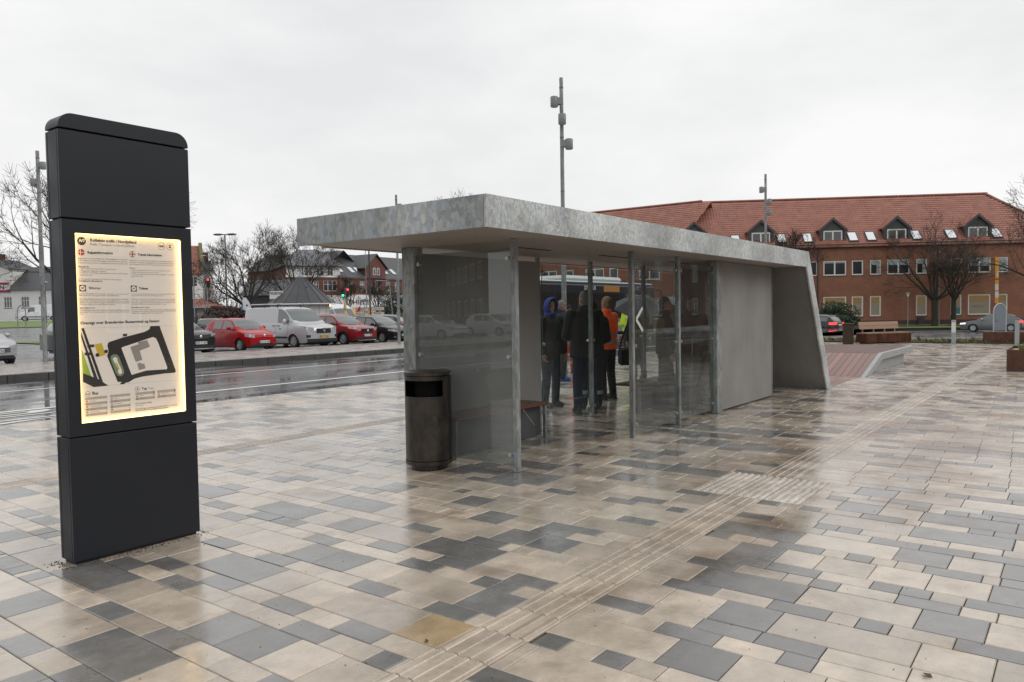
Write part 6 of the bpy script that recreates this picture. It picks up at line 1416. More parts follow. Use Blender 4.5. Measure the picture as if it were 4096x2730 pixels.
for xc in (6.28, 10.88, 13.48, 17.93, 19.68, 24.08, 27.4, 31.65):
    f = MB(); c = EO+Vector((xc+.3, 0, 0))+us*1.55; nv = Vector((1, 0, 0)).cross(us)
    def slab3(w, l, h0, h1): return [c+Vector((sx*w, 0, 0))+us*sl*l+nv*h for h in (h0, h1) for sx, sl in ((-1, -1), (1, -1), (1, 1), (-1, 1))]
    FC = [(0, 3, 2, 1), (4, 5, 6, 7), (0, 1, 5, 4), (1, 2, 6, 5), (2, 3, 7, 6), (3, 0, 4, 7)]
    f.add(slab3(.47, .75, .03, .15), FC); fo = f.build('skylight', GUT, bd); MB().add(slab3(.38, .64, .14, .165), FC).build('pane', SKYG, fo)
# left wing, running back
bl_ = thing('brick_side_wing', 'red brick wing with tiled roof seen over and through the shelter', 'building', (74.08, 34.45, -.5), R(90))
hl = [(1.73, 4.18, 2), (6.74, 7.84, 1), (8.5, 10.91, 2), (12.5, 13.6, 1), (14.8, 17.1, 2), (19, 20.1, 1)]
# local x runs along +Y, outside (-y) would face +X, so mirror: use negative x
bl_.rotation_euler = (0, 0, R(-90))
HL = [(-b_, -a, n) for a, b_, n in hl]
wall_with_holes(bl_, 'wall', -28, .0, 0, ZE, [(a, b_, *ZU) for a, b_, n in HL]+[(a, b_, *ZL) for a, b_, n in HL], BRK)
for a, b_, n in HL: window(bl_, a, b_, *ZU, nx=n, y=.08); window(bl_, a, b_, *ZL, nx=n, y=.08)
pantiles(bl_, 'roof_tiles', (-28.3, -.35, ZE-.32), (1, 0, 0), us, 28.4, SL+.35, ROOFT, clip_=lambda s: (0, 28.4+s/SL*1.6))
MB().add([(-28.3, -.35, ZE-.33), (.2, -.35, ZE-.33), (1.5, RD, ZE+RH-.1), (-28.3, RD, ZE+RH-.1), (-28.3, 12.3, ZE-.33), (.2, 12.3, ZE-.33)], [(0, 1, 2, 3), (3, 2, 5, 4), (0, 3, 4)]).build('roof', ROOFT, bl_)
q = MB()
for k in range(72): q.cyl((-28.3+.4*k, RD, ZE+RH-.02), (-27.92+.4*k, RD, ZE+RH), .14, .12, 8)
tag(q.build('ridge_tiles', ROOFT, bl_, smooth=50), kind='stuff')
MB().box(-28.3, 0, -.42, -.28, ZE-.1, ZE+.02).build('gutter', GUT, bl_); MB().box(-28, -27.98, 0, 12, 0, ZE).build('end_wall', BRK, bl_)
MB().lathe([(0, .14), (.1, .1), (.22, 0), (.22, -.04), (.06, -.05), (.06, -.6)], (-.9, 1.3, ZE+1.9), 14).build('vent_cap', mat('vent_white', (.7, .7, .7), .5), bl_, smooth=50)

# ---- corner building with slate roofs
cb_ = thing('corner_shop_building', 'old red brick corner building with slate roof and white shop floor', 'building', (73.24, 86.06, -.1), math.atan2(.0634, .998))
Z2 = .1; wins = [(1.3, 2.4), (3.86, 4.9), (6.9, 8.1), (9.5, 10.55), (11.5, 12.5), (14, 15), (16.5, 17.5)]
wall_with_holes(cb_, 'wall', -.1, 24, 4.4+Z2, 7.0+Z2, [(a, b_, 5.0+Z2, 6.4+Z2) for a, b_ in wins], BRK2)
for a, b_ in wins: window(cb_, a, b_, 5.0+Z2, 6.4+Z2, nx=3, nz=1, y=.08, frame=.06)
shop = [(2.2, 3.7, .5, 2.6), (4.6, 6.4, .5, 2.6), (8.2, 11.8, .8, 2.7), (13, 15.5, .5, 2.6)]
wall_with_holes(cb_, 'shop_wall', -.1, 24, 0, 4.4+Z2, shop, WHT)
for i_, h in enumerate(shop): window(cb_, *h, nx=2, y=.1, sill=False, glass_m=mat('shop_glow', (.25, .16, .06), .2, emit=((1, .6, .15), .35)) if i_ != 2 else WGL, frame=.09)
q = MB(); put_text(q, 'THIELE', (1.5, -.02, 3.05), (1, 0, 0), (0, 0, 1), width=4.2, height=.62, bold=.03); q.build('shop_lettering', INK, cb_)
q = MB(); put_text(q, 'OPTIK', (8.4, -.02, 3.15), (1, 0, 0), (0, 0, 1), width=1.6, height=.4, bold=.02); q.build('shop_lettering', INK, cb_)
MB().box(-.1, 24, -.08, -.004, 6.9, 7.1).build('cornice', WHT, cb_)
MB().add([(-.4, -.3, 7.0), (24, -.3, 7.0), (24, 4.6, 10.8), (1.5, 4.6, 10.8), (24, 9.5, 7.0), (-.4, 9.5, 7.0)], [(0, 1, 2, 3), (3, 2, 4, 5), (0, 3, 5)]).build('roof', SLATE, cb_); MB().box(24, 24.02, 0, 9, 0, 7).build('end_wall', BRK2, cb_)
for xc in (.9, 3.3, 4.6, 10.5, 12.4):
    u_ = Vector((0, 4.9, 3.8)).normalized(); nv = Vector((1, 0, 0)).cross(u_); c = Vector((xc, -.3, 7.0))+u_*1.9
    P = [c+Vector((sx*.38, 0, 0))+u_*sl*.65+nv*h for h in (.02, .1) for sx, sl in ((-1, -1), (1, -1), (1, 1), (-1, 1))]; MB().add(P, FC).build('skylight', SKYG, cb_)
g0, g1, gm = 5.2, 9.4, 7.3
MB().prism([(g0, 6.9), (g1, 6.9), (g1, 8.6), (gm, 10.4), (g0, 8.6)], 'y', -.12, 3.5).build('gable', BRK2, cb_)
for sg in (-1, 1):
    P = [Vector((gm, -.4, 10.62)), Vector((gm+sg*2.5, -.4, 8.4)), Vector((gm+sg*2.5, 2.5, 8.4)), Vector((gm, 4.6, 10.62))]; th = Vector((0, 0, .12)); MB().add(P+[v+th for v in P], [(0, 1, 2, 3), (7, 6, 5, 4), (0, 4, 5, 1), (1, 5, 6, 2), (2, 6, 7, 3), (3, 7, 4, 0)]).build('gable_roof', SLATE, cb_)
for xc in (6.9, 7.75):
    w_ = .3; poly = [(xc-w_, 7.5), (xc+w_, 7.5), (xc+w_, 8.3)]+[(xc+w_*math.cos(R(a)), 8.3+w_*math.sin(R(a))) for a in (30, 60, 90, 120, 150)]+[(xc-w_, 8.3)]
    wo = MB().prism(poly, 'y', -.16, -.121).build('arched_window', WFR, cb_); MB().prism([(xc+(x-xc)*.72, 7.5+(z-7.5)*.86+.06) for x, z in poly], 'y', -.17, -.162).build('pane', WGL, wo)
# corner bay
dK = math.atan2(2.01, -3.94)
cn = thing('corner_bay_building', 'corner block with white upper storey under a grey hipped roof', 'building', (69.3, 88.07, -.1), dK+PI)
hb = [(.3, 1.3, 5.0, 6.5), (2.0, 3.9, 5.0, 6.5)]
wall_with_holes(cn, 'wall', -3.2, 4.4, 4.4, 7.0, hb, BRK2)
for h in hb: window(cn, *h, nx=3, nz=1, y=.08, frame=.06)
wall_with_holes(cn, 'upper_wall', -3.2, 4.4, 7.0, 8.6, [(-.6, .5, 7.15, 8.4), (1.0, 2.1, 7.15, 8.4), (2.6, 3.4, 7.15, 8.4)], WHT)
for h in ((-.6, .5), (1.0, 2.1), (2.6, 3.4)): window(cn, *h, 7.15, 8.4, nx=2, nz=1, y=.08, frame=.06, sill=False)
MB().box(-3.2, 4.4, -.02, .3, 0, 4.4).build('shop_wall', WHT, cn); MB().box(-3.2, 4.4, -.08, -.003, 6.95, 7.08).build('cornice', WHT, cn)
MB().box(4.38, 4.41, 0, 8, 6.9, 8.6).build('side_wall', WHT, cn); MB().box(-3.22, -3.2, 0, 12, 0, 8.6).build('left_wall', BRK2, cn)
MB().add([(-3.6, -.5, 8.55), (4.9, -.5, 8.55), (4.9, 9, 8.55), (-3.6, 12, 8.55), (2.2, 5, 11.3), (-.5, 6, 11.3)], [(0, 1, 4, 5), (1, 2, 4), (3, 0, 5), (2, 3, 5, 4)]).build('roof', mat('lead_roof', (.13, .135, .15), .45, var=(2, .15)), cn)
MB().add([(-3.6, -.5, 8.53), (4.9, -.5, 8.53), (4.9, 9, 8.53), (-3.6, 12, 8.53)], [(3, 2, 1, 0)]).build('eave_board', GUT, cn)
lw = thing('brick_left_wing', 'brick wing left of the corner block half hidden by the bare trees', 'building', (71.0, 100.4, -.1), R(-82))
wall_with_holes(lw, 'wall', -4, 12.2, 0, 8.5, [(1+3.2*k, 2.3+3.2*k, 5, 6.5) for k in range(3)], BRK2)
for k in range(3): window(lw, 1+3.2*k, 2.3+3.2*k, 5, 6.5, nx=3, nz=1, y=.08, frame=.06)
MB().add([(-4.3, -.4, 8.4), (12, -.4, 8.4), (12, 4, 11.2), (-4.3, 4, 11.2), (-4.3, 8, 8.4), (12, 8, 8.4)], [(0, 1, 2, 3), (3, 2, 5, 4), (0, 3, 4)]).build('roof', SLATE, lw)
# ---- sausage hut
hut = thing('sausage_hut', 'round white kiosk hut with conical dark roof behind the silver van', 'kiosk', (34.9, 45.3, 0), 0)
NS_ = 16; 
for k in range(NS_):
    a0, a1 = 2*PI*k/NS_, 2*PI*(k+1)/NS_; r_ = 1.95; P = [(r_*math.cos(a0), r_*math.sin(a0)), (r_*math.cos(a1), r_*math.sin(a1))]
    MB().add([(*P[0], 0), (*P[1], 0), (*P[1], 2.5), (*P[0], 2.5)], [(0, 1, 2, 3)]).build('wall_panel', mat('white_boards', (.60, .60, .58), .6, var=(8, .06)), hut)
    am = (a0+a1)/2; q = MB(); q.cyl((1.96*math.cos(a0), 1.96*math.sin(a0), 0), (1.96*math.cos(a0), 1.96*math.sin(a0), 2.4), .012, n=5); q.build('board_joint', POLEG, hut)
    rf_ = MB(); RR = 2.42; z0, z1, r1 = 2.36, 4.28, .24
    rf_.grid([[(RR*math.cos(a), RR*math.sin(a), z0), ] + [((RR+(r1-RR)*f)*math.cos(a), (RR+(r1-RR)*f)*math.sin(a), z0+(z1-z0)*f) for f in (.5, 1)] for a in (a0, a1)], True); rf_.build('roof_sheet', mat('standing_seam', (.052, .054, .06), .42, var=(2, .2)), hut)
    q = MB(); q.cyl((RR*math.cos(a0), RR*math.sin(a0), z0+.02), (r1*math.cos(a0), r1*math.sin(a0), z1+.02), .022, n=5); q.build('roof_seam', mat('standing_seam', (.052, .054, .06), .42), hut)
MB().lathe([(2.44, 2.30), (2.44, 2.37), (0, 2.37)], n=32).build('eave', WHT, hut); MB().lathe([(.3, 4.24), (.02, 4.6), (0, 4.75)], n=12).build('roof_cap', mat('zinc_cap', (.24, .26, .30), .4), hut)
for s_ in (-.25, .15): 
    c = Vector((.85*math.cos(RF+PI/2+PI), .85*math.sin(RF+PI/2+PI), 3.3)); r_ = Vector((math.cos(RF), math.sin(RF), 0)); c = c+r_*(.45+s_); MB().cyl(c-Vector((0, 0, .2)), c+Vector((0, 0, .25)), .12, n=10).build('vent_pipe', mat('standing_seam', (.052, .054, .06), .42), hut)
ns = thing('hut_sign', 'white roof sign reading the hut name on brackets', 'sign', (33.3, 45.3, 2.4), RF)
bo = MB().box(-.9, .05, -.04, .0, .32, .86).build('sign_board', mat('sign_white', (.72, .72, .70), .5), ns)
q = MB(); put_text(q, 'PØLSEBODEN', (-.87, -.044, .62), (1, 0, 0), (0, 0, 1), width=.88, height=.17, bold=.008); q.build('sign_lettering', INK, bo)
q = MB(); q.ball((-.28, -.05, .44), .06, .01, .07, 8, 6); q.build('sign_picture', mat('sausage_red', (.35, .06, .04), .5), bo)
for x in (-.8, -.1): MB().tube([(x, .5, 0), (x, .0, .35)], .015, 6).build('bracket', POLEG, ns)
# awning lamp strip of the hut
MB().lathe([(.05, 0), (.09, -.05), (.05, -.1)], (36.9-34.9, 44.6-45.3, 2.28), 10).build('eave_lamp', mat('hut_lamp', (.8, .5, .1), .4, emit=((1, .6, .1), 5)), hut)
# ---- white gabled house with tiled skirt roof
wg = thing('white_gabled_house', 'white gabled house with red roof left of the bare trees', 'building', (61.4, 101.6, .5), math.atan2(-.80, .60)+.45)
# local: x towards the right end (gable at x=0), -y faces the camera
wall_with_holes(wg, 'wall', -14, 0, 0, 7.4, [(-2.6, -1.6, 4.6, 6.4), (-5.6, -4.6, 4.6, 6.4), (-8.6, -7.6, 4.6, 6.4)], WHT)
for x in (-2.6, -5.6, -8.6): window(wg, x, x+1, 4.6, 6.4, nx=2, nz=1, y=.08, sill=False)
MB().prism([(0, 0), (8, 0), (8, 7.4), (4.6, 11.4), (3.4, 11.4), (0, 7.4)], 'x', -.25, 0).build('gable_wall', WHT, wg)
for y0, z0 in ((2.2, 5.6), (4.3, 5.6), (2.2, 2.6), (4.3, 2.6)):
    wo = MB().box(.005, .04, y0, y0+1.0, z0, z0+1.7).build('gable_window', WFR, wg)
    for a in (0, 1): MB().box(.041, .05, y0+.08+.46*a, y0+.46+.46*a, z0+.08, z0+1.62).build('pane', WGL, wo)
SLg = math.hypot(4, 4); usg = Vector((0, 1, 1)).normalized()
pantiles(wg, 'roof_tiles', (-14, -.3, 7.15), (1, 0, 0), usg, 13.7, 6.2, ROOFT)
MB().add([(-14, -.3, 7.1), (-.3, -.3, 7.1), (-.3, 4, 11.3), (-14, 4, 11.3), (-14, 8.3, 7.1), (-.3, 8.3, 7.1)], [(0, 1, 2, 3), (3, 2, 5, 4)]).build('roof', ROOFT, wg)
MB().prism([(-.35, 7.2), (0, 7.1), (4, 11.5), (8.3, 7.2), (8.3, 7.7), (4.3, 11.95), (3.7, 11.95), (-.35, 7.7)], 'x', -.4, .05).build('mossy_parapet', mat('parapet_moss', (.16, .17, .07), .85, var=(2, .4)), wg)
sk = Vector((1.6, 0, -1.0)).normalized()
MB().add([(0, -.8, 3.6), (0, 8.5, 3.6), (2.6, 9, 2.5), (2.6, -2.2, 2.5), (-14, -.0, 3.6), (-14, -2.2, 2.5), (0, 0, 3.6)], [(0, 1, 2, 3), (4, 6, 3, 5)]).build('skirt_roof', ROOFT, wg); MB().box(-14, 2.5, -2.1, -1.95, 2.3, 2.5).build('skirt_gutter', WHT, wg)
for k in range(5): MB().box(-12+3*k, -10.2+3*k, -.03, .0, .3, 2.3).build('shop_window', WGL, wg)
# ---- dark roofed house further down the street
dh = thing('grey_roofed_house', 'pale house with dark roof just right of the white gable', 'building', (72.5, 118.5, .6), math.atan2(-.80, .60)+.3)
wall_with_holes(dh, 'wall', -9, 0, 0, 7, [(-2.2, -1, 4.2, 6)], mat('pale_render', (.45, .42, .38), .8, var=(1, .1))); window(dh, -2.2, -1, 4.2, 6, nx=2, y=.08)
MB().prism([(0, 0), (8, 0), (8, 7), (4, 10.4), (0, 7)], 'x', -.2, 0).build('gable_wall', mat('pale_render', (.45, .42, .38), .8), dh); MB().add([(-9, -.3, 6.8), (0, -.3, 6.8), (0, 4, 10.6), (-9, 4, 10.6), (0, 8.3, 6.8), (-9, 8.3, 6.8)], [(0, 1, 2, 3), (3, 2, 4, 5)]).build('roof', SLATE, dh)
MB().box(-1.2, -.4, 3.6, 4.4, 9.6, 12).build('chimney', BRK2, dh)
th_ = thing('dark_barn_building', 'low dark timber building behind the large bare tree', 'building', (60.8, 87.3, .1), math.atan2(-.80, .60))
wall_with_holes(th_, 'wall', -2.4, 3.6, 0, 4.2, [(-2, -1, .5, 2.4), (1, 2.2, .5, 2.4)], mat('dark_boards', (.045, .045, .048), .7)); 
for x in (-2, 1): window(th_, x, x+1.0, .5, 2.4, y=.08, sill=False, glass_m=mat('shop_glow', (.25, .16, .06), .2))
MB().add([(-2.7, -.4, 4.1), (3.9, -.4, 4.1), (3.9, 3.4, 6.3), (-2.7, 3.4, 6.3), (-2.7, 7, 4.1), (3.9, 7, 4.1)], [(0, 1, 2, 3), (3, 2, 5, 4), (1, 5, 2), (0, 3, 4)]).build('roof', SLATE, th_); MB().box(1.2, 2.4, -.1, -.01, 2.5, 4.0).build('wall_sign', mat('grey_sign', (.3, .31, .32), .5), th_)
q = MB(); q.box(-.75, .75, -.6, .6, .3, 2.2); o = q.build('blue_trailer', mat('trailer_blue', (.03, .22, .42), .5), bevel=.1); o.location = (39.4, 60.3, 0); o.rotation_euler = (0, 0, RF); tag(o, 'bright blue trailer top behind the feather flag', 'trailer')
# ---- white house with grey roof and banner at far left
wh = thing('white_house', 'long white house with grey roof and red white banner at far left', 'building', (43.0, 117.5, 1.25), math.atan2(-.80, .60)-.12)
hw_ = [(-4.6+2.6*k, -3.4+2.6*k, 1.9, 3.4) for k in range(5)]
wall_with_holes(wh, 'wall', -14, 9, 0, 4.4, hw_+[(-9, -7.8, 1.9, 3.4)], WHT)
for h in hw_+[(-9, -7.8, 1.9, 3.4)]: window(wh, *h, nx=3, nz=1, y=.08, frame=.06)
for xa, xb in ((-.8, 4.5), (4.5, 9.2)): pass
MB().add([(-1.2, -.4, 4.3), (9.3, -.4, 4.3), (7.8, 4, 7.7), (-1.2, 4, 7.7), (-1.2, 8.4, 4.3), (9.3, 8.4, 4.3)], [(0, 1, 2, 3), (3, 2, 5, 4), (0, 3, 4), (1, 5, 2)]).build('roof', SLATE, wh)
MB().prism([(-8, 4.4), (-1.2, 4.4), (-1.2, 7.4), (-4.6, 8.6), (-8, 7.4)], 'y', -.05, 6).build('front_gable', WHT, wh); window(wh, -5.2, -4.2, 5.3, 6.7, nx=2, y=-.1, sill=False)
MB().add([(-8.4, -.4, 7.3), (-4.6, -.4, 8.8), (-4.6, 6, 8.8), (-8.4, 6, 7.3), (-.9, -.4, 7.3), (-.9, 6, 7.3)], [(0, 1, 2, 3), (1, 4, 5, 2)]).build('gable_roof', SLATE, wh); MB().box(-5.5, -4.7, 3, 3.8, 8.2, 9.6).build('chimney', BRK2, wh)
bo = MB().box(-9.0, -.9, -.20, -.12, 4.05, 5.4).build('banner', mat('banner_white', (.62, .62, .64), .6), wh)
for z0 in (4.05, 5.1): MB().box(-9.0, -.9, -.21, -.201, z0, z0+.3).build('banner_stripe', mat('banner_red', (.4, .02, .05), .6), bo)
q = MB(); put_text(q, 'KANTINEEN', (-7.6, -.215, 4.45), (1, 0, 0), (0, 0, 1), width=5.9, height=.55, bold=.03); q.build('banner_lettering', INK, bo)
MB().add([(9.02, -.4, 4.3), (15, -.4, 4.3), (15, 4, 9.2), (7.8, 4, 9.2)], [(0, 1, 2, 3)]).build('tile_roof', ROOFT, wh); MB().box(9.02, 15, -.02, 6, 0, 4.2).build('annex_wall', mat('annex_grey', (.3, .3, .3), .7), wh)
t = thing('bicycle_stand', 'thin steel arch stand on the lawn at far left', 'stand', (30.9, 83.5, zg(31, 83.5)), RF); MB().tube([(-.4, 0, 0), (-.4, 0, 1.7), (-.25, 0, 2.1), (0, 0, 2.25), (.25, 0, 2.1), (.4, 0, 1.7), (.4, 0, 0)], .05, 8).build('arch', POLEG, t)
t = thing('small_post_bin', 'small dark bin on a post at the lawn edge by the lamp', 'litter bin', (35.2, 83.0, zg(35, 83)), RF); MB().cyl((0, 0, 0), (0, 0, 1.2), .05, n=8).build('post', POLE, t); MB().cyl((0, 0, .7), (0, 0, 1.7), .35, n=12).build('bin', BLK, t)
pole_lamp('thin dark lamp post in front of the white van at left', (37.5, 94.5, zg(37.5, 94.5)), 4.6, 'flat', POLE, .05)
# ---- surroundings mirrored in the end pane
rb_ = thing('brick_flats', 'brown brick block of flats mirrored in the misted pane', 'building', (-46, 52, 0), R(-50))
hh = [(1.5+3.4*k, 3.2+3.4*k, 1.2+2.9*j, 2.6+2.9*j) for k in range(6) for j in range(5)]
wall_with_holes(rb_, 'wall', 0, 22, 0, 15, hh, BRK2, y=0)
for h in hh: window(rb_, *h, nx=2, y=.08)
MB().box(-.1, 22.1, 0.01, 10, 15, 15.4).build('roof', SLATE, rb_); MB().box(0, .02, 0, 10, 0, 15).build('side_wall', BRK2, rb_)
tree('bare tree mirrored in the misted pane', 0, (-33, 55, 0), 1.2, 1.)
tree('second bare tree mirrored in the misted pane', 1, (-40, 62, 0), 1.2, 2.)
st_ = thing('station_building', 'long brown brick station building mirrored in the front panes', 'building', (6, -24, -.3), R(180))
hs = [(-3.2-4.2*k, -1.6-4.2*k, 1.2+3.4*j, 3.0+3.4*j) for k in range(25) for j in range(2)]
wall_with_holes(st_, 'wall', -110, 0, 0, 8, hs, BRK2, y=0)
for h in hs: window(st_, *h, nx=2, y=.08)
MB().add([(-110.3, -.4, 7.9), (.3, -.4, 7.9), (.3, 5, 11), (-110.3, 5, 11), (.3, 10, 7.9), (-110.3, 10, 7.9)], [(0, 1, 2, 3), (3, 2, 4, 5), (1, 4, 2), (0, 3, 5)]).build('roof', SLATE, st_)
MB().box(-.02, 0, 0, 9.6, 0, 8).build('end_wall', BRK2, st_)
# yellow barriers mirrored in the front pane
YB = mat('barrier_yellow', (.5, .45, .04), .5)
def barrier(lab, loc, rz):
    t = thing('crowd_barrier', lab, 'barrier', loc, rz, 'yellow crowd barriers'); MB().tube([(-1.1, 0, .15), (-1.1, 0, 1.1), (1.1, 0, 1.1), (1.1, 0, .15), (-1.1, 0, .15)], .025, 6).build('frame', YB, t)
    for k in range(15): MB().cyl((-1+.14*k, 0, .15), (-1+.14*k, 0, 1.1), .011, n=5, caps=False).build('bar', YB, t)
    for x in (-.8, .8): MB().tube([(x, -.3, 0), (x, 0, .2), (x, .3, 0)], .02, 6).build('foot', YB, t)
barrier('yellow crowd barrier mirrored in the front pane, left one', (46.5, -14.8, -.2), R(60)); barrier('yellow crowd barrier mirrored in the front pane, right one', (49.0, -17.0, -.25), R(62))
# ---- bus
bs = thing('city_bus', 'dark blue city bus with white roof standing behind the shelter', 'bus', (33.1, 20.65, -.03), 0)
DB = paint('bus_dark', (.012, .014, .022)); BW = mat('bus_roof_white', (.62, .64, .65), .4)
BLb = 11.9; x0, x1 = -BLb/2, BLb/2
MB().box(x0, x1, -1.26, 1.26, .32, 2.92).build('body', DB, bs, bevel=.12); MB().box(x0+.15, x1-.12, -1.2, 1.2, 2.921, 3.02).build('roof', BW, bs, bevel=.05)
MB().box(-2.6, 2.9, -.9, .9, 3.022, 3.3).build('roof_unit', BW, bs, bevel=.13)
BGL = mat('bus_glass', (.012, .014, .018), .05, spec=1.)
for k in range(7): MB().box(x0+.5+1.55*k, x0+1.97+1.55*k, -1.275, -1.262, 1.25, 2.45).build('side_window', BGL, bs)
MB().box(x1-.002, x1+.02, -1.1, 1.1, 1.0, 2.75).build('windscreen', BGL, bs)
for k in (0, 1): MB().box(x1-1.55-5.3*k, x1-.35-5.3*k, -1.28, -1.265, .42, 2.4).build('door', BGL, bs)
MB().box(x0+.4, x1-2., -1.274, -1.263, .5, 1.15).build('lower_panel', mat('bus_grey', (.25, .26, .28), .4), bs)
MB().box(.3, 1.9, -1.27, -1.262, 2.52, 2.82).build('route_display', mat('route_amber', (.05, .03, .01), .4, emit=((1, .35, .05), .25)), bs)
q = MB(); put_text(q, 'DITOBUS', (-1.55, -1.266, 2.6), (1, 0, 0), (0, 0, 1), width=1.05, bold=.01); put_text(q, 'City 177', (3.2, -1.266, 2.62), (1, 0, 0), (0, 0, 1), width=.85); q.build('lettering', mat('bus_letter', (.7, .7, .7), .5), bs)
MB().box(2.2, x1-.3, -1.268, -1.262, 2.84, 2.9).build('blue_band', mat('bus_blue', (.03, .05, .2), .4), bs)
tm, rm, dm = wheel_mesh(.48, 'steel')
for x in (x1-2.7, x0+3.3):
    for sg in (1, -1):
        wo = bpy.data.objects.new('wheel', None); COL.objects.link(wo); wo.parent = bs; wo.location = (x, sg*1.17, .48); wo.rotation_euler = (0, 0, 0 if sg > 0 else PI)
        for nm, me in (('tyre', tm), ('rim', rm), ('hub', dm)): link(nm, me, wo)
q = MB(); q.tube([(x1-.1, -1.2, 2.7), (x1+.35, -1.45, 2.65), (x1+.42, -1.5, 2.2)], .03, 6); mo = q.build('mirror_arm', BLK, bs); MB().box(x1+.34, x1+.46, -1.62, -1.4, 1.85, 2.25).build('mirror', BLK, mo, bevel=.04)
# ================================================================ people
def remesh(mb, vox, it=3):
    me = mb.mesh('tmp', SKIN); ob = bpy.data.objects.new('tmp', me); COL.objects.link(ob)
    m = ob.modifiers.new('r', 'REMESH'); m.mode = 'VOXEL'; m.voxel_size = vox
    s = ob.modifiers.new('s', 'SMOOTH'); s.factor = .5; s.iterations = it
    dg = bpy.context.evaluated_depsgraph_get(); out = bpy.data.meshes.new_from_object(ob.evaluated_get(dg))
    bpy.data.objects.remove(ob); bpy.data.meshes.remove(me); return out
SKIN = mat('skin', (.40, .22, .15), .5, var=(30, .08))
def limb(mb, pts, rad):
    for i in range(len(pts)-1): mb.cyl(pts[i], pts[i+1], rad[i], rad[i+1], 12)
    for p, r_ in zip(pts, rad): mb.ball(p, r_, n=12, m=8)
def rings(mb, L, n=18):
    """L: (centre, rx, ry) stacked ellipses"""
    rows = [[(c[0]+a*math.cos(2*PI*i/n), c[1]+b_*math.sin(2*PI*i/n), c[2]) for i in range(n+1)] for c, a, b_ in L]; mb.grid(rows)
    for r_, f in ((rows[0], True), (rows[-1], False)): mb.add(r_[:-1], [tuple(range(n-1, -1, -1)) if f else tuple(range(n))])
def hand(mb, w, d, side):
    d = d.normalized(); out_ = Vector((0, side, 0)); fwd = Vector((1, 0, 0)); fwd = (fwd-d*fwd.dot(d)).normalized(); pal = w+d*.045
    q = []
    for k in range(5): mb.ball(w+d*(.012+.016*k), .016+.004*min(k, 3), .013, .016, 8, 6)
    mb.ball(pal, .036, .017, .042, 10, 6)
    for k, (o, L_) in enumerate(((.027, .068), (.009, .076), (-.009, .07), (-.026, .055))):
        p = pal+d*.03+fwd*o; p2 = p+d*L_*.45-out_*.008; p3 = p2+d*L_*.32-out_*.018; p4 = p3+d*L_*.2-out_*.02
        for a, b_, r_ in ((p, p2, .009), (p2, p3, .0085), (p3, p4, .0075)): mb.cyl(a, b_, r_, r_*.92, 6); mb.ball(b_, r_*.95, n=6, m=4)
    t0 = w+d*.02+fwd*.026; t1 = t0+d*.03+fwd*.022-out_*.006; t2 = t1+d*.028+fwd*.004-out_*.012
    for a, b_, r_ in ((t0, t1, .011), (t1, t2, .0095)): mb.cyl(a, b_, r_, r_*.9, 6); mb.ball(b_, r_*.95, n=6, m=4)
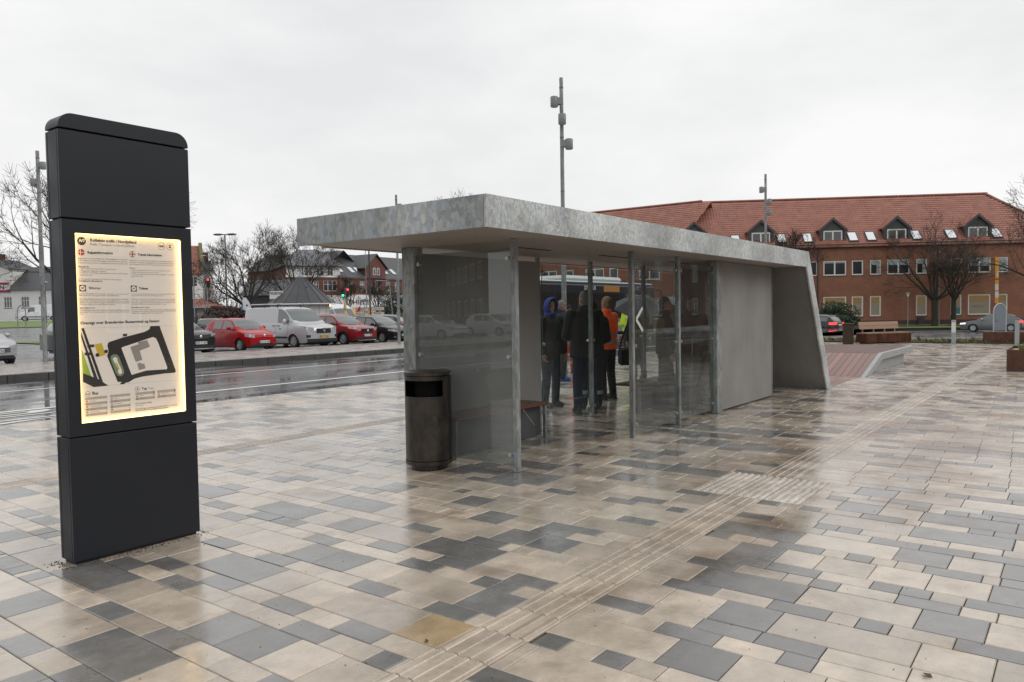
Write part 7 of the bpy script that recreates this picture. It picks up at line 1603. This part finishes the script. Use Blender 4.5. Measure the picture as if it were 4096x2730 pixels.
def person(lab, loc, face, H, jacket, trousers, shoes=(.03, .03, .03), hair=None, hood=None, arms=None, stance=.035, bulk=1., head_yaw=0., band=None, jlen=.46, beanie=None, glasses=False, lean=0., step=0., jm=None, vest=None, rough=.75, patch=None, hood_down=None):
    t = thing('person', lab, 'person', loc, face, 'people waiting at the bus shelter'); s = H/1.78; V = lambda x, y, z: Vector((x+lean*max(0, z-.9), y, z))*s
    hipz, knz, anz = .93, .51, .085
    legs = []
    for sg in (1, -1):
        st = step*sg; legs.append([V(0, sg*.085, hipz), V(.02+st*.45, sg*(.095+stance*.35), knz), V(-.02+st, sg*(.085+stance), anz)])
    shp = [V(0, sg*.185*bulk, 1.44) for sg in (1, -1)]
    if arms is None: arms = (((.0, .06, -.29), (.05, .0, -.26)), ((.0, -.06, -.29), (.05, .0, -.26)))
    al = []
    for p, (a, b_) in zip(shp, arms): e_ = p+Vector(a)*s; al.append([p, e_, e_+Vector(b_)*s])
    hc = V(.015, 0, 1.665); cy_, sy_ = math.cos(head_yaw), math.sin(head_yaw)
    def HV(x, y, z): return hc+Vector((x*cy_-y*sy_, x*sy_+y*cy_, z))*s
    # continuous body
    b = MB(); b.ball(HV(-.008, 0, .025), .092*s, .075*s, .098*s, 16, 12); b.ball(HV(.022, 0, -.045), .066*s, .056*s, .075*s, 14, 10); b.ball(HV(.088, 0, -.015), .018*s, .013*s, .024*s, 8, 6); b.ball(HV(.072, 0, -.098), .022*s, .03*s, .018*s, 8, 6)
    for sg in (1, -1): b.ball(HV(-.01, sg*.077, -.005), .02*s, .011*s, .032*s, 8, 6)
    limb(b, [V(0, 0, 1.40), V(.005, 0, 1.57)], [.06*s, .052*s])
    rings(b, [(V(0, 0, .88), .10*s, .15*s), (V(0, 0, 1.05), .10*s, .14*s), (V(0, 0, 1.25), .115*s, .16*s), (V(0, 0, 1.42), .09*s, .16*s), (V(0, 0, 1.48), .05*s, .08*s)])
    for L_ in legs: limb(b, L_, [.08*s, .055*s, .04*s])
    for L_ in al: limb(b, L_, [.05*s, .04*s, .028*s])
    bm_ = remesh(b, .014*s); vs = [tuple(v.co) for v in bm_.vertices]; fs = [tuple(p.vertices) for p in bm_.polygons]; bpy.data.meshes.remove(bm_)
    fb = MB(); fb.add(vs, fs)
    for L_, sg in zip(al, (1, -1)): hand(fb, L_[2], L_[2]-L_[1], sg)
    fb.build('body', SKIN, t, smooth=179)
    def clothes(nm, mb, m, vox=.016): me = remesh(mb, vox*s, 4); me.name = nm; me.materials.clear(); me.materials.append(m); me.shade_smooth(); return link(nm, me, t)
    JM = jm or mat('cloth_%d_%d_%d' % tuple(int(c*999) for c in jacket), jacket, rough, var=(9, .2), bump=(16, .9)); TM = mat('cloth_%d_%d_%d' % tuple(int(c*999) for c in trousers), trousers, .8, var=(12, .2), bump=(40, .25))
    j = MB(); zb = hipz+.10-jlen*.5+.10; k = bulk
    prof = [(zb, .155*k, .205*k), ((zb+1.1)/2, .152*k, .20*k), (1.1, .145*k, .19*k), (1.27, .15*k, .205*k), (1.40, .125*k, .205*k), (1.47, .095*k, .14*k), (1.54, .07, .075)]
    rings(j, [(V(0, 0, z), a*s, b_*s) for z, a, b_ in prof])
    for L_ in al:
        w_ = L_[1]+(L_[2]-L_[1])*.93; limb(j, [L_[0], L_[1], w_], [.082*k*s, .064*k*s, .048*k*s])
    if hood or hood_down: pass
    jk = clothes('jacket', j, JM)
    tr = MB(); rings(tr, [(V(0, 0, .80), .12*s, .155*s), (V(0, 0, .98), .13*s, .17*s), (V(0, 0, 1.04), .12*s, .16*s)])
    for L_ in legs: a = L_[2]+Vector((0, 0, .0)); limb(tr, [L_[0], L_[1], a], [.105*s, .078*s, .066*s])
    clothes('trousers', tr, TM)
    SM = mat('shoe_%d_%d_%d' % tuple(int(c*999) for c in shoes), shoes, .6)
    for L_ in legs:
        q = MB(); p = L_[2]; q.ball((p.x+.075*s, p.y, .05*s), .125*s, .05*s, .05*s, 12, 8); q.ball((p.x-.02*s, p.y, .07*s), .06*s, .045*s, .07*s, 10, 8); q.box(p.x-.08*s, p.x+.17*s, p.y-.04*s, p.y+.04*s, .003, .03*s); clothes('shoe', q, SM, .012)
    if hair:
        q = MB(); q.ball(HV(-.022, 0, .045), .094*s, .083*s, .092*s, 16, 12); q.ball(HV(-.05, 0, -.02), .06*s, .07*s, .07*s, 12, 8); clothes('hair', q, mat('hair_%d' % int(hair[0]*999), hair, .7, var=(60, .3)), .014)
    if beanie:
        q = MB(); q.ball(HV(-.015, 0, .055), .103*s, .092*s, .092*s, 16, 12); clothes('beanie', q, mat('beanie_dark', beanie, .9), .014)
    if hood:
        # padded hood: shell wrapped around the head, open at the face
        rows = []; n_ = 16
        for i in range(7):
            f = i/6; xx = .075-.185*f; r_ = (.118, .128, .132, .128, .115, .085, .02)[i]
            rows.append([HV(xx+.02*math.cos(2*PI*k_/n_), r_*.95*math.sin(2*PI*k_/n_), .012+r_*1.12*math.cos(2*PI*k_/n_)) for k_ in range(n_+1)])
        q = MB(); q.grid(rows); q.grid([[v+(hc-v)*.12 for v in r_] for r_ in rows], True); q.grid([rows[0], [v+(hc-v)*.12 for v in rows[0]]], True)
        q.build('hood', mat('hood_%d_%d_%d' % tuple(int(c*999) for c in hood), hood, .7, var=(14, .25), bump=(40, .3)), t, smooth=60)
        q = MB(); q.lathe([(.075*s, 0), (.1*s, .03*s), (.095*s, .075*s), (.07*s, .09*s)], V(.01, 0, 1.49), 16); q.build('collar', mat('hood_%d_%d_%d' % tuple(int(c*999) for c in hood), hood, .7), t, smooth=60)
    elif not hood_down:
        q = MB(); q.lathe([(.08*s, 0), (.095*s, .03*s), (.082*s, .085*s), (.068*s, .09*s)], V(0, 0, 1.49), 16); q.build('collar', JM, t, smooth=60)
    if hood_down:
        q = MB(); q.ball(V(-.1, 0, 1.50), .075*s, .12*s, .06*s, 12, 8); q.build('lowered_hood', JM, t, smooth=179)
    # eyes and mouth
    q = MB()
    for sg in (1, -1): q.ball(HV(.079, sg*.03, .016), .008*s, .013*s, .006*s, 8, 5)
    q.ball(HV(.082, 0, -.062), .006*s, .024*s, .005*s, 8, 5); q.build('eyes_and_mouth', mat('face_dark', (.06, .03, .025), .5), t, smooth=179)
    if glasses:
        q = MB()
        for sg in (1, -1): q.lathe([(.022*s, -.002), (.025*s, .0), (.022*s, .002)], HV(.094, sg*.031, .014), 12, 'x'); q.tube([HV(.09, sg*.05, .018), HV(0, sg*.082, .018)], .0025*s, 5)
        q.build('glasses', BLK, t)
    REF = mat('reflective_band', (.45, .46, .46), .4)
    if band:
        for z in band:
            q = MB(); a = interp([(p[0], p[1]) for p in prof], z)+.012; b_ = interp([(p[0], p[2]) for p in prof], z)+.012
            rows = [[V(a*math.cos(2*PI*i/20), b_*math.sin(2*PI*i/20), zz) for i in range(21)] for zz in (z-.028, z+.028)]; q.grid(rows); q.build('reflective_band', REF, t, smooth=179)
    if patch:
        for L_ in legs:
            m_ = L_[1]+(L_[2]-L_[1])*.55; q = MB(); rows = [[(m_.x+.085*s*math.cos(2*PI*i/16), m_.y+.085*s*math.sin(2*PI*i/16), z_) for i in range(17)] for z_ in (m_.z-.03, m_.z+.03)]; q.grid(rows); q.build('leg_band', REF, t, smooth=179)
    return t, al
ang = lambda r_, f: math.atan2(ri.y*r_+fw.y*f, ri.x*r_+fw.x*f)     # facing from picture right / away components
NAVY = (.012, .016, .03); BLACKC = (.013, .013, .015); CHAR = (.024, .025, .028); JEAN = (.025, .038, .065); JEAN2 = (.012, .018, .045); ORA = (.75, .085, .015); YEL = (.55, .75, .03); BLUE = (.015, .05, .32)
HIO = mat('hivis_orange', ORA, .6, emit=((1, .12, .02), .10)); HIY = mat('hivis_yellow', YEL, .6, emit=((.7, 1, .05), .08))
down = lambda: (((.02, .07, -.29), (.07, -.02, -.25)), ((.02, -.07, -.29), (.07, .02, -.25)))
bent = lambda: (((.05, .06, -.28), (.22, -.06, -.06)), ((.05, -.06, -.28), (.22, .06, -.06)))
person('man in dark rain jacket with bright blue hood up and jeans', (10.34, 7.02, 0), ang(.62, -.75), 1.76, CHAR, JEAN, (.06, .06, .06), hood=BLUE, arms=down(), jlen=.52, bulk=1.08, hair=(.1, .08, .06))
person('tall grey-haired man in black coat and blue jeans seen from behind', (9.98, 6.14, 0), ang(-.25, .95), 1.86, BLACKC, JEAN2, (.035, .033, .03), hair=(.20, .185, .17), arms=bent(), jlen=.62, bulk=1.12, head_yaw=.5)
person('stout figure in black with the hood up beside the rear glass post', (10.52, 6.36, 0), ang(.1, 1), 1.72, BLACKC, BLACKC, hood=BLACKC, arms=bent(), jlen=.6, bulk=1.15, patch=True)
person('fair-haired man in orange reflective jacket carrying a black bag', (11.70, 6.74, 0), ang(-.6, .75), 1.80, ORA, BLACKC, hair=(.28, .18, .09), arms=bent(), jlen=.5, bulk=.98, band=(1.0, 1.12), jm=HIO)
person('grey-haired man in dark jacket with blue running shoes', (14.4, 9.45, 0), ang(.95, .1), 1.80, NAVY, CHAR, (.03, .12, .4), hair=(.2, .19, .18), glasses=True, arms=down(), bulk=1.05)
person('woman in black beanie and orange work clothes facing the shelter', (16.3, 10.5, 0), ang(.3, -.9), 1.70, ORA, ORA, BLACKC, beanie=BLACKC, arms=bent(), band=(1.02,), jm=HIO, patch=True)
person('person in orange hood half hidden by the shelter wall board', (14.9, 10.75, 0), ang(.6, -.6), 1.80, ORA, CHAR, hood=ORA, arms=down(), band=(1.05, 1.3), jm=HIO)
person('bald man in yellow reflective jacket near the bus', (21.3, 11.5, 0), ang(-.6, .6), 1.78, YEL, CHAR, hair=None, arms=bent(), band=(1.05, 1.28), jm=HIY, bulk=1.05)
person('man with glasses in dark jacket standing inside the shelter glass', (11.14, 5.36, 0), ang(.95, -.2), 1.76, (.02, .014, .013), CHAR, hair=(.05, .03, .02), glasses=True, arms=down(), jlen=.5, step=.12)
person('person in dark brown coat holding a furled pale umbrella', (11.8, 5.2, 0), ang(-.5, -.8), 1.76, (.035, .014, .012), CHAR, hair=(.07, .03, .018), arms=(((.03, .07, -.28), (.10, .02, -.24)), ((.05, -.07, -.28), (.17, .02, -.19))), jlen=.58)
person('dark clothed person under the open black umbrella behind the shelter', (15.3, 8.0, 0), ang(-.3, .9), 1.74, BLACKC, BLACKC, hair=(.05, .04, .03), arms=(((.04, .06, -.28), (.05, 0, -.25)), ((.08, -.05, -.26), (.14, .05, .20))))
# umbrellas and bag
def open_umbrella(lab, loc, m, tilt, rad=.52):
    t = thing('open_umbrella', lab, 'umbrella', loc); t.rotation_euler = tilt; n = 8; h = .26
    for k in range(n):
        a0, a1 = 2*PI*k/n, 2*PI*(k+1)/n; rows = []
        for i in range(5):
            f = i/4; r_ = rad*f; z = h*(1-f**1.8); row_ = []
            for j in range(4):
                a = a0+(a1-a0)*j/3; sag = 1-.10*math.sin(PI*j/3)*f**2; row_.append((r_*sag*math.cos(a), r_*sag*math.sin(a), z-.01*math.sin(PI*j/3)*f))
            rows.append(row_)
        MB().grid(rows).build('canopy_panel', m, t, smooth=179)
        MB().tube([(rad*f*math.cos(a0), rad*f*math.sin(a0), h*(1-f**1.8)-.006) for f in (0, .33, .66, 1)], .003, 4).build('rib', STEEL, t)
    MB().cyl((0, 0, -.55), (0, 0, h+.06), .006, n=6).build('shaft', STEEL, t); MB().cyl((0, 0, -.68), (0, 0, -.55), .016, n=8).build('handle', BLK, t)
open_umbrella('open black umbrella seen behind the front glass', (15.2, 7.9, 1.62), mat('umbrella_black', (.02, .022, .026), .45), (R(14), R(-18), 0), .6)
open_umbrella('open grey umbrella behind the man with glasses', (17.6, 8.3, 1.62), mat('umbrella_grey', (.12, .14, .17), .45), (R(10), R(10), .4), .5)
def furled(lab, loc, m, m2, L_=.72, r_=.14, tilt=(0, 0, 0)):
    t = thing('furled_umbrella', lab, 'umbrella', loc); t.rotation_euler = tilt; n = 16; rows = []
    for i in range(7):
        f = i/6; rr_ = r_*(f**.8)*(1 if i < 6 else .9); rows.append([(rr_*(1+.22*(k % 2)*(f))*math.cos(2*PI*k/n), rr_*(1+.22*(k % 2)*f)*math.sin(2*PI*k/n), L_*f) for k in range(n+1)])
    q = MB(); q.grid(rows); q.build('canopy', m, t, smooth=30)
    q = MB(); q.grid([[(x*1.02, y*1.02, z) for x, y, z in r0_[9:13]] for r0_ in rows]); q.build('dark_panel', m2, t)
    MB().cyl((0, 0, -.05), (0, 0, L_+.16), .007, n=6).build('shaft', STEEL, t); MB().cyl((0, 0, L_+.14), (0, 0, L_+.27), .016, n=8).build('handle', OAK, t)
furled('furled white umbrella with blue panel hanging from a hand', (11.93, 5.0, .10), mat('umbrella_white', (.50, .53, .58), .5), mat('umbrella_blue', (.05, .06, .2), .5), .74, .15, (R(2), R(4), .5))
furled('furled clear umbrella leaning beside the man with glasses', (11.32, 5.02, .06), glass('umbrella_clear', (.75, .78, .78), .18, 0, 1.), glass('umbrella_clear2', (.6, .63, .63), .2, 0, 1.), .80, .15, (R(4), R(-8), .2))
t = thing('shoulder_bag', 'black shoulder bag hanging at the man in orange', 'bag', (11.72, 6.3, .62), ang(1, 0))
MB().box(-.2, .2, -.09, .09, 0, .30).build('bag_body', mat('bag_black', (.012, .012, .013), .6), t, bevel=.04); MB().tube([(-.18, 0, .29), (-.1, .02, .55), (.02, .12, .80)], .016, 6).build('strap', BLK, t); MB().box(-.15, .15, -.1, -.088, .05, .2).build('front_pocket', mat('bag_black', (.012, .012, .013), .6), t)
t = thing('walking_stick', 'black and white walking stick beside the blue running shoes', 'walking stick', (14.75, 9.25, 0)); 
for k in range(7): MB().cyl((0, 0, .0+.13*k), (0, 0, .13+.13*k), .016, n=8).build('stick_section', BLK if k % 2 == 0 else WHT, t)
MB().cyl((-.06, 0, .92), (.06, 0, .93), .016, n=8).build('handle', BLK, t)
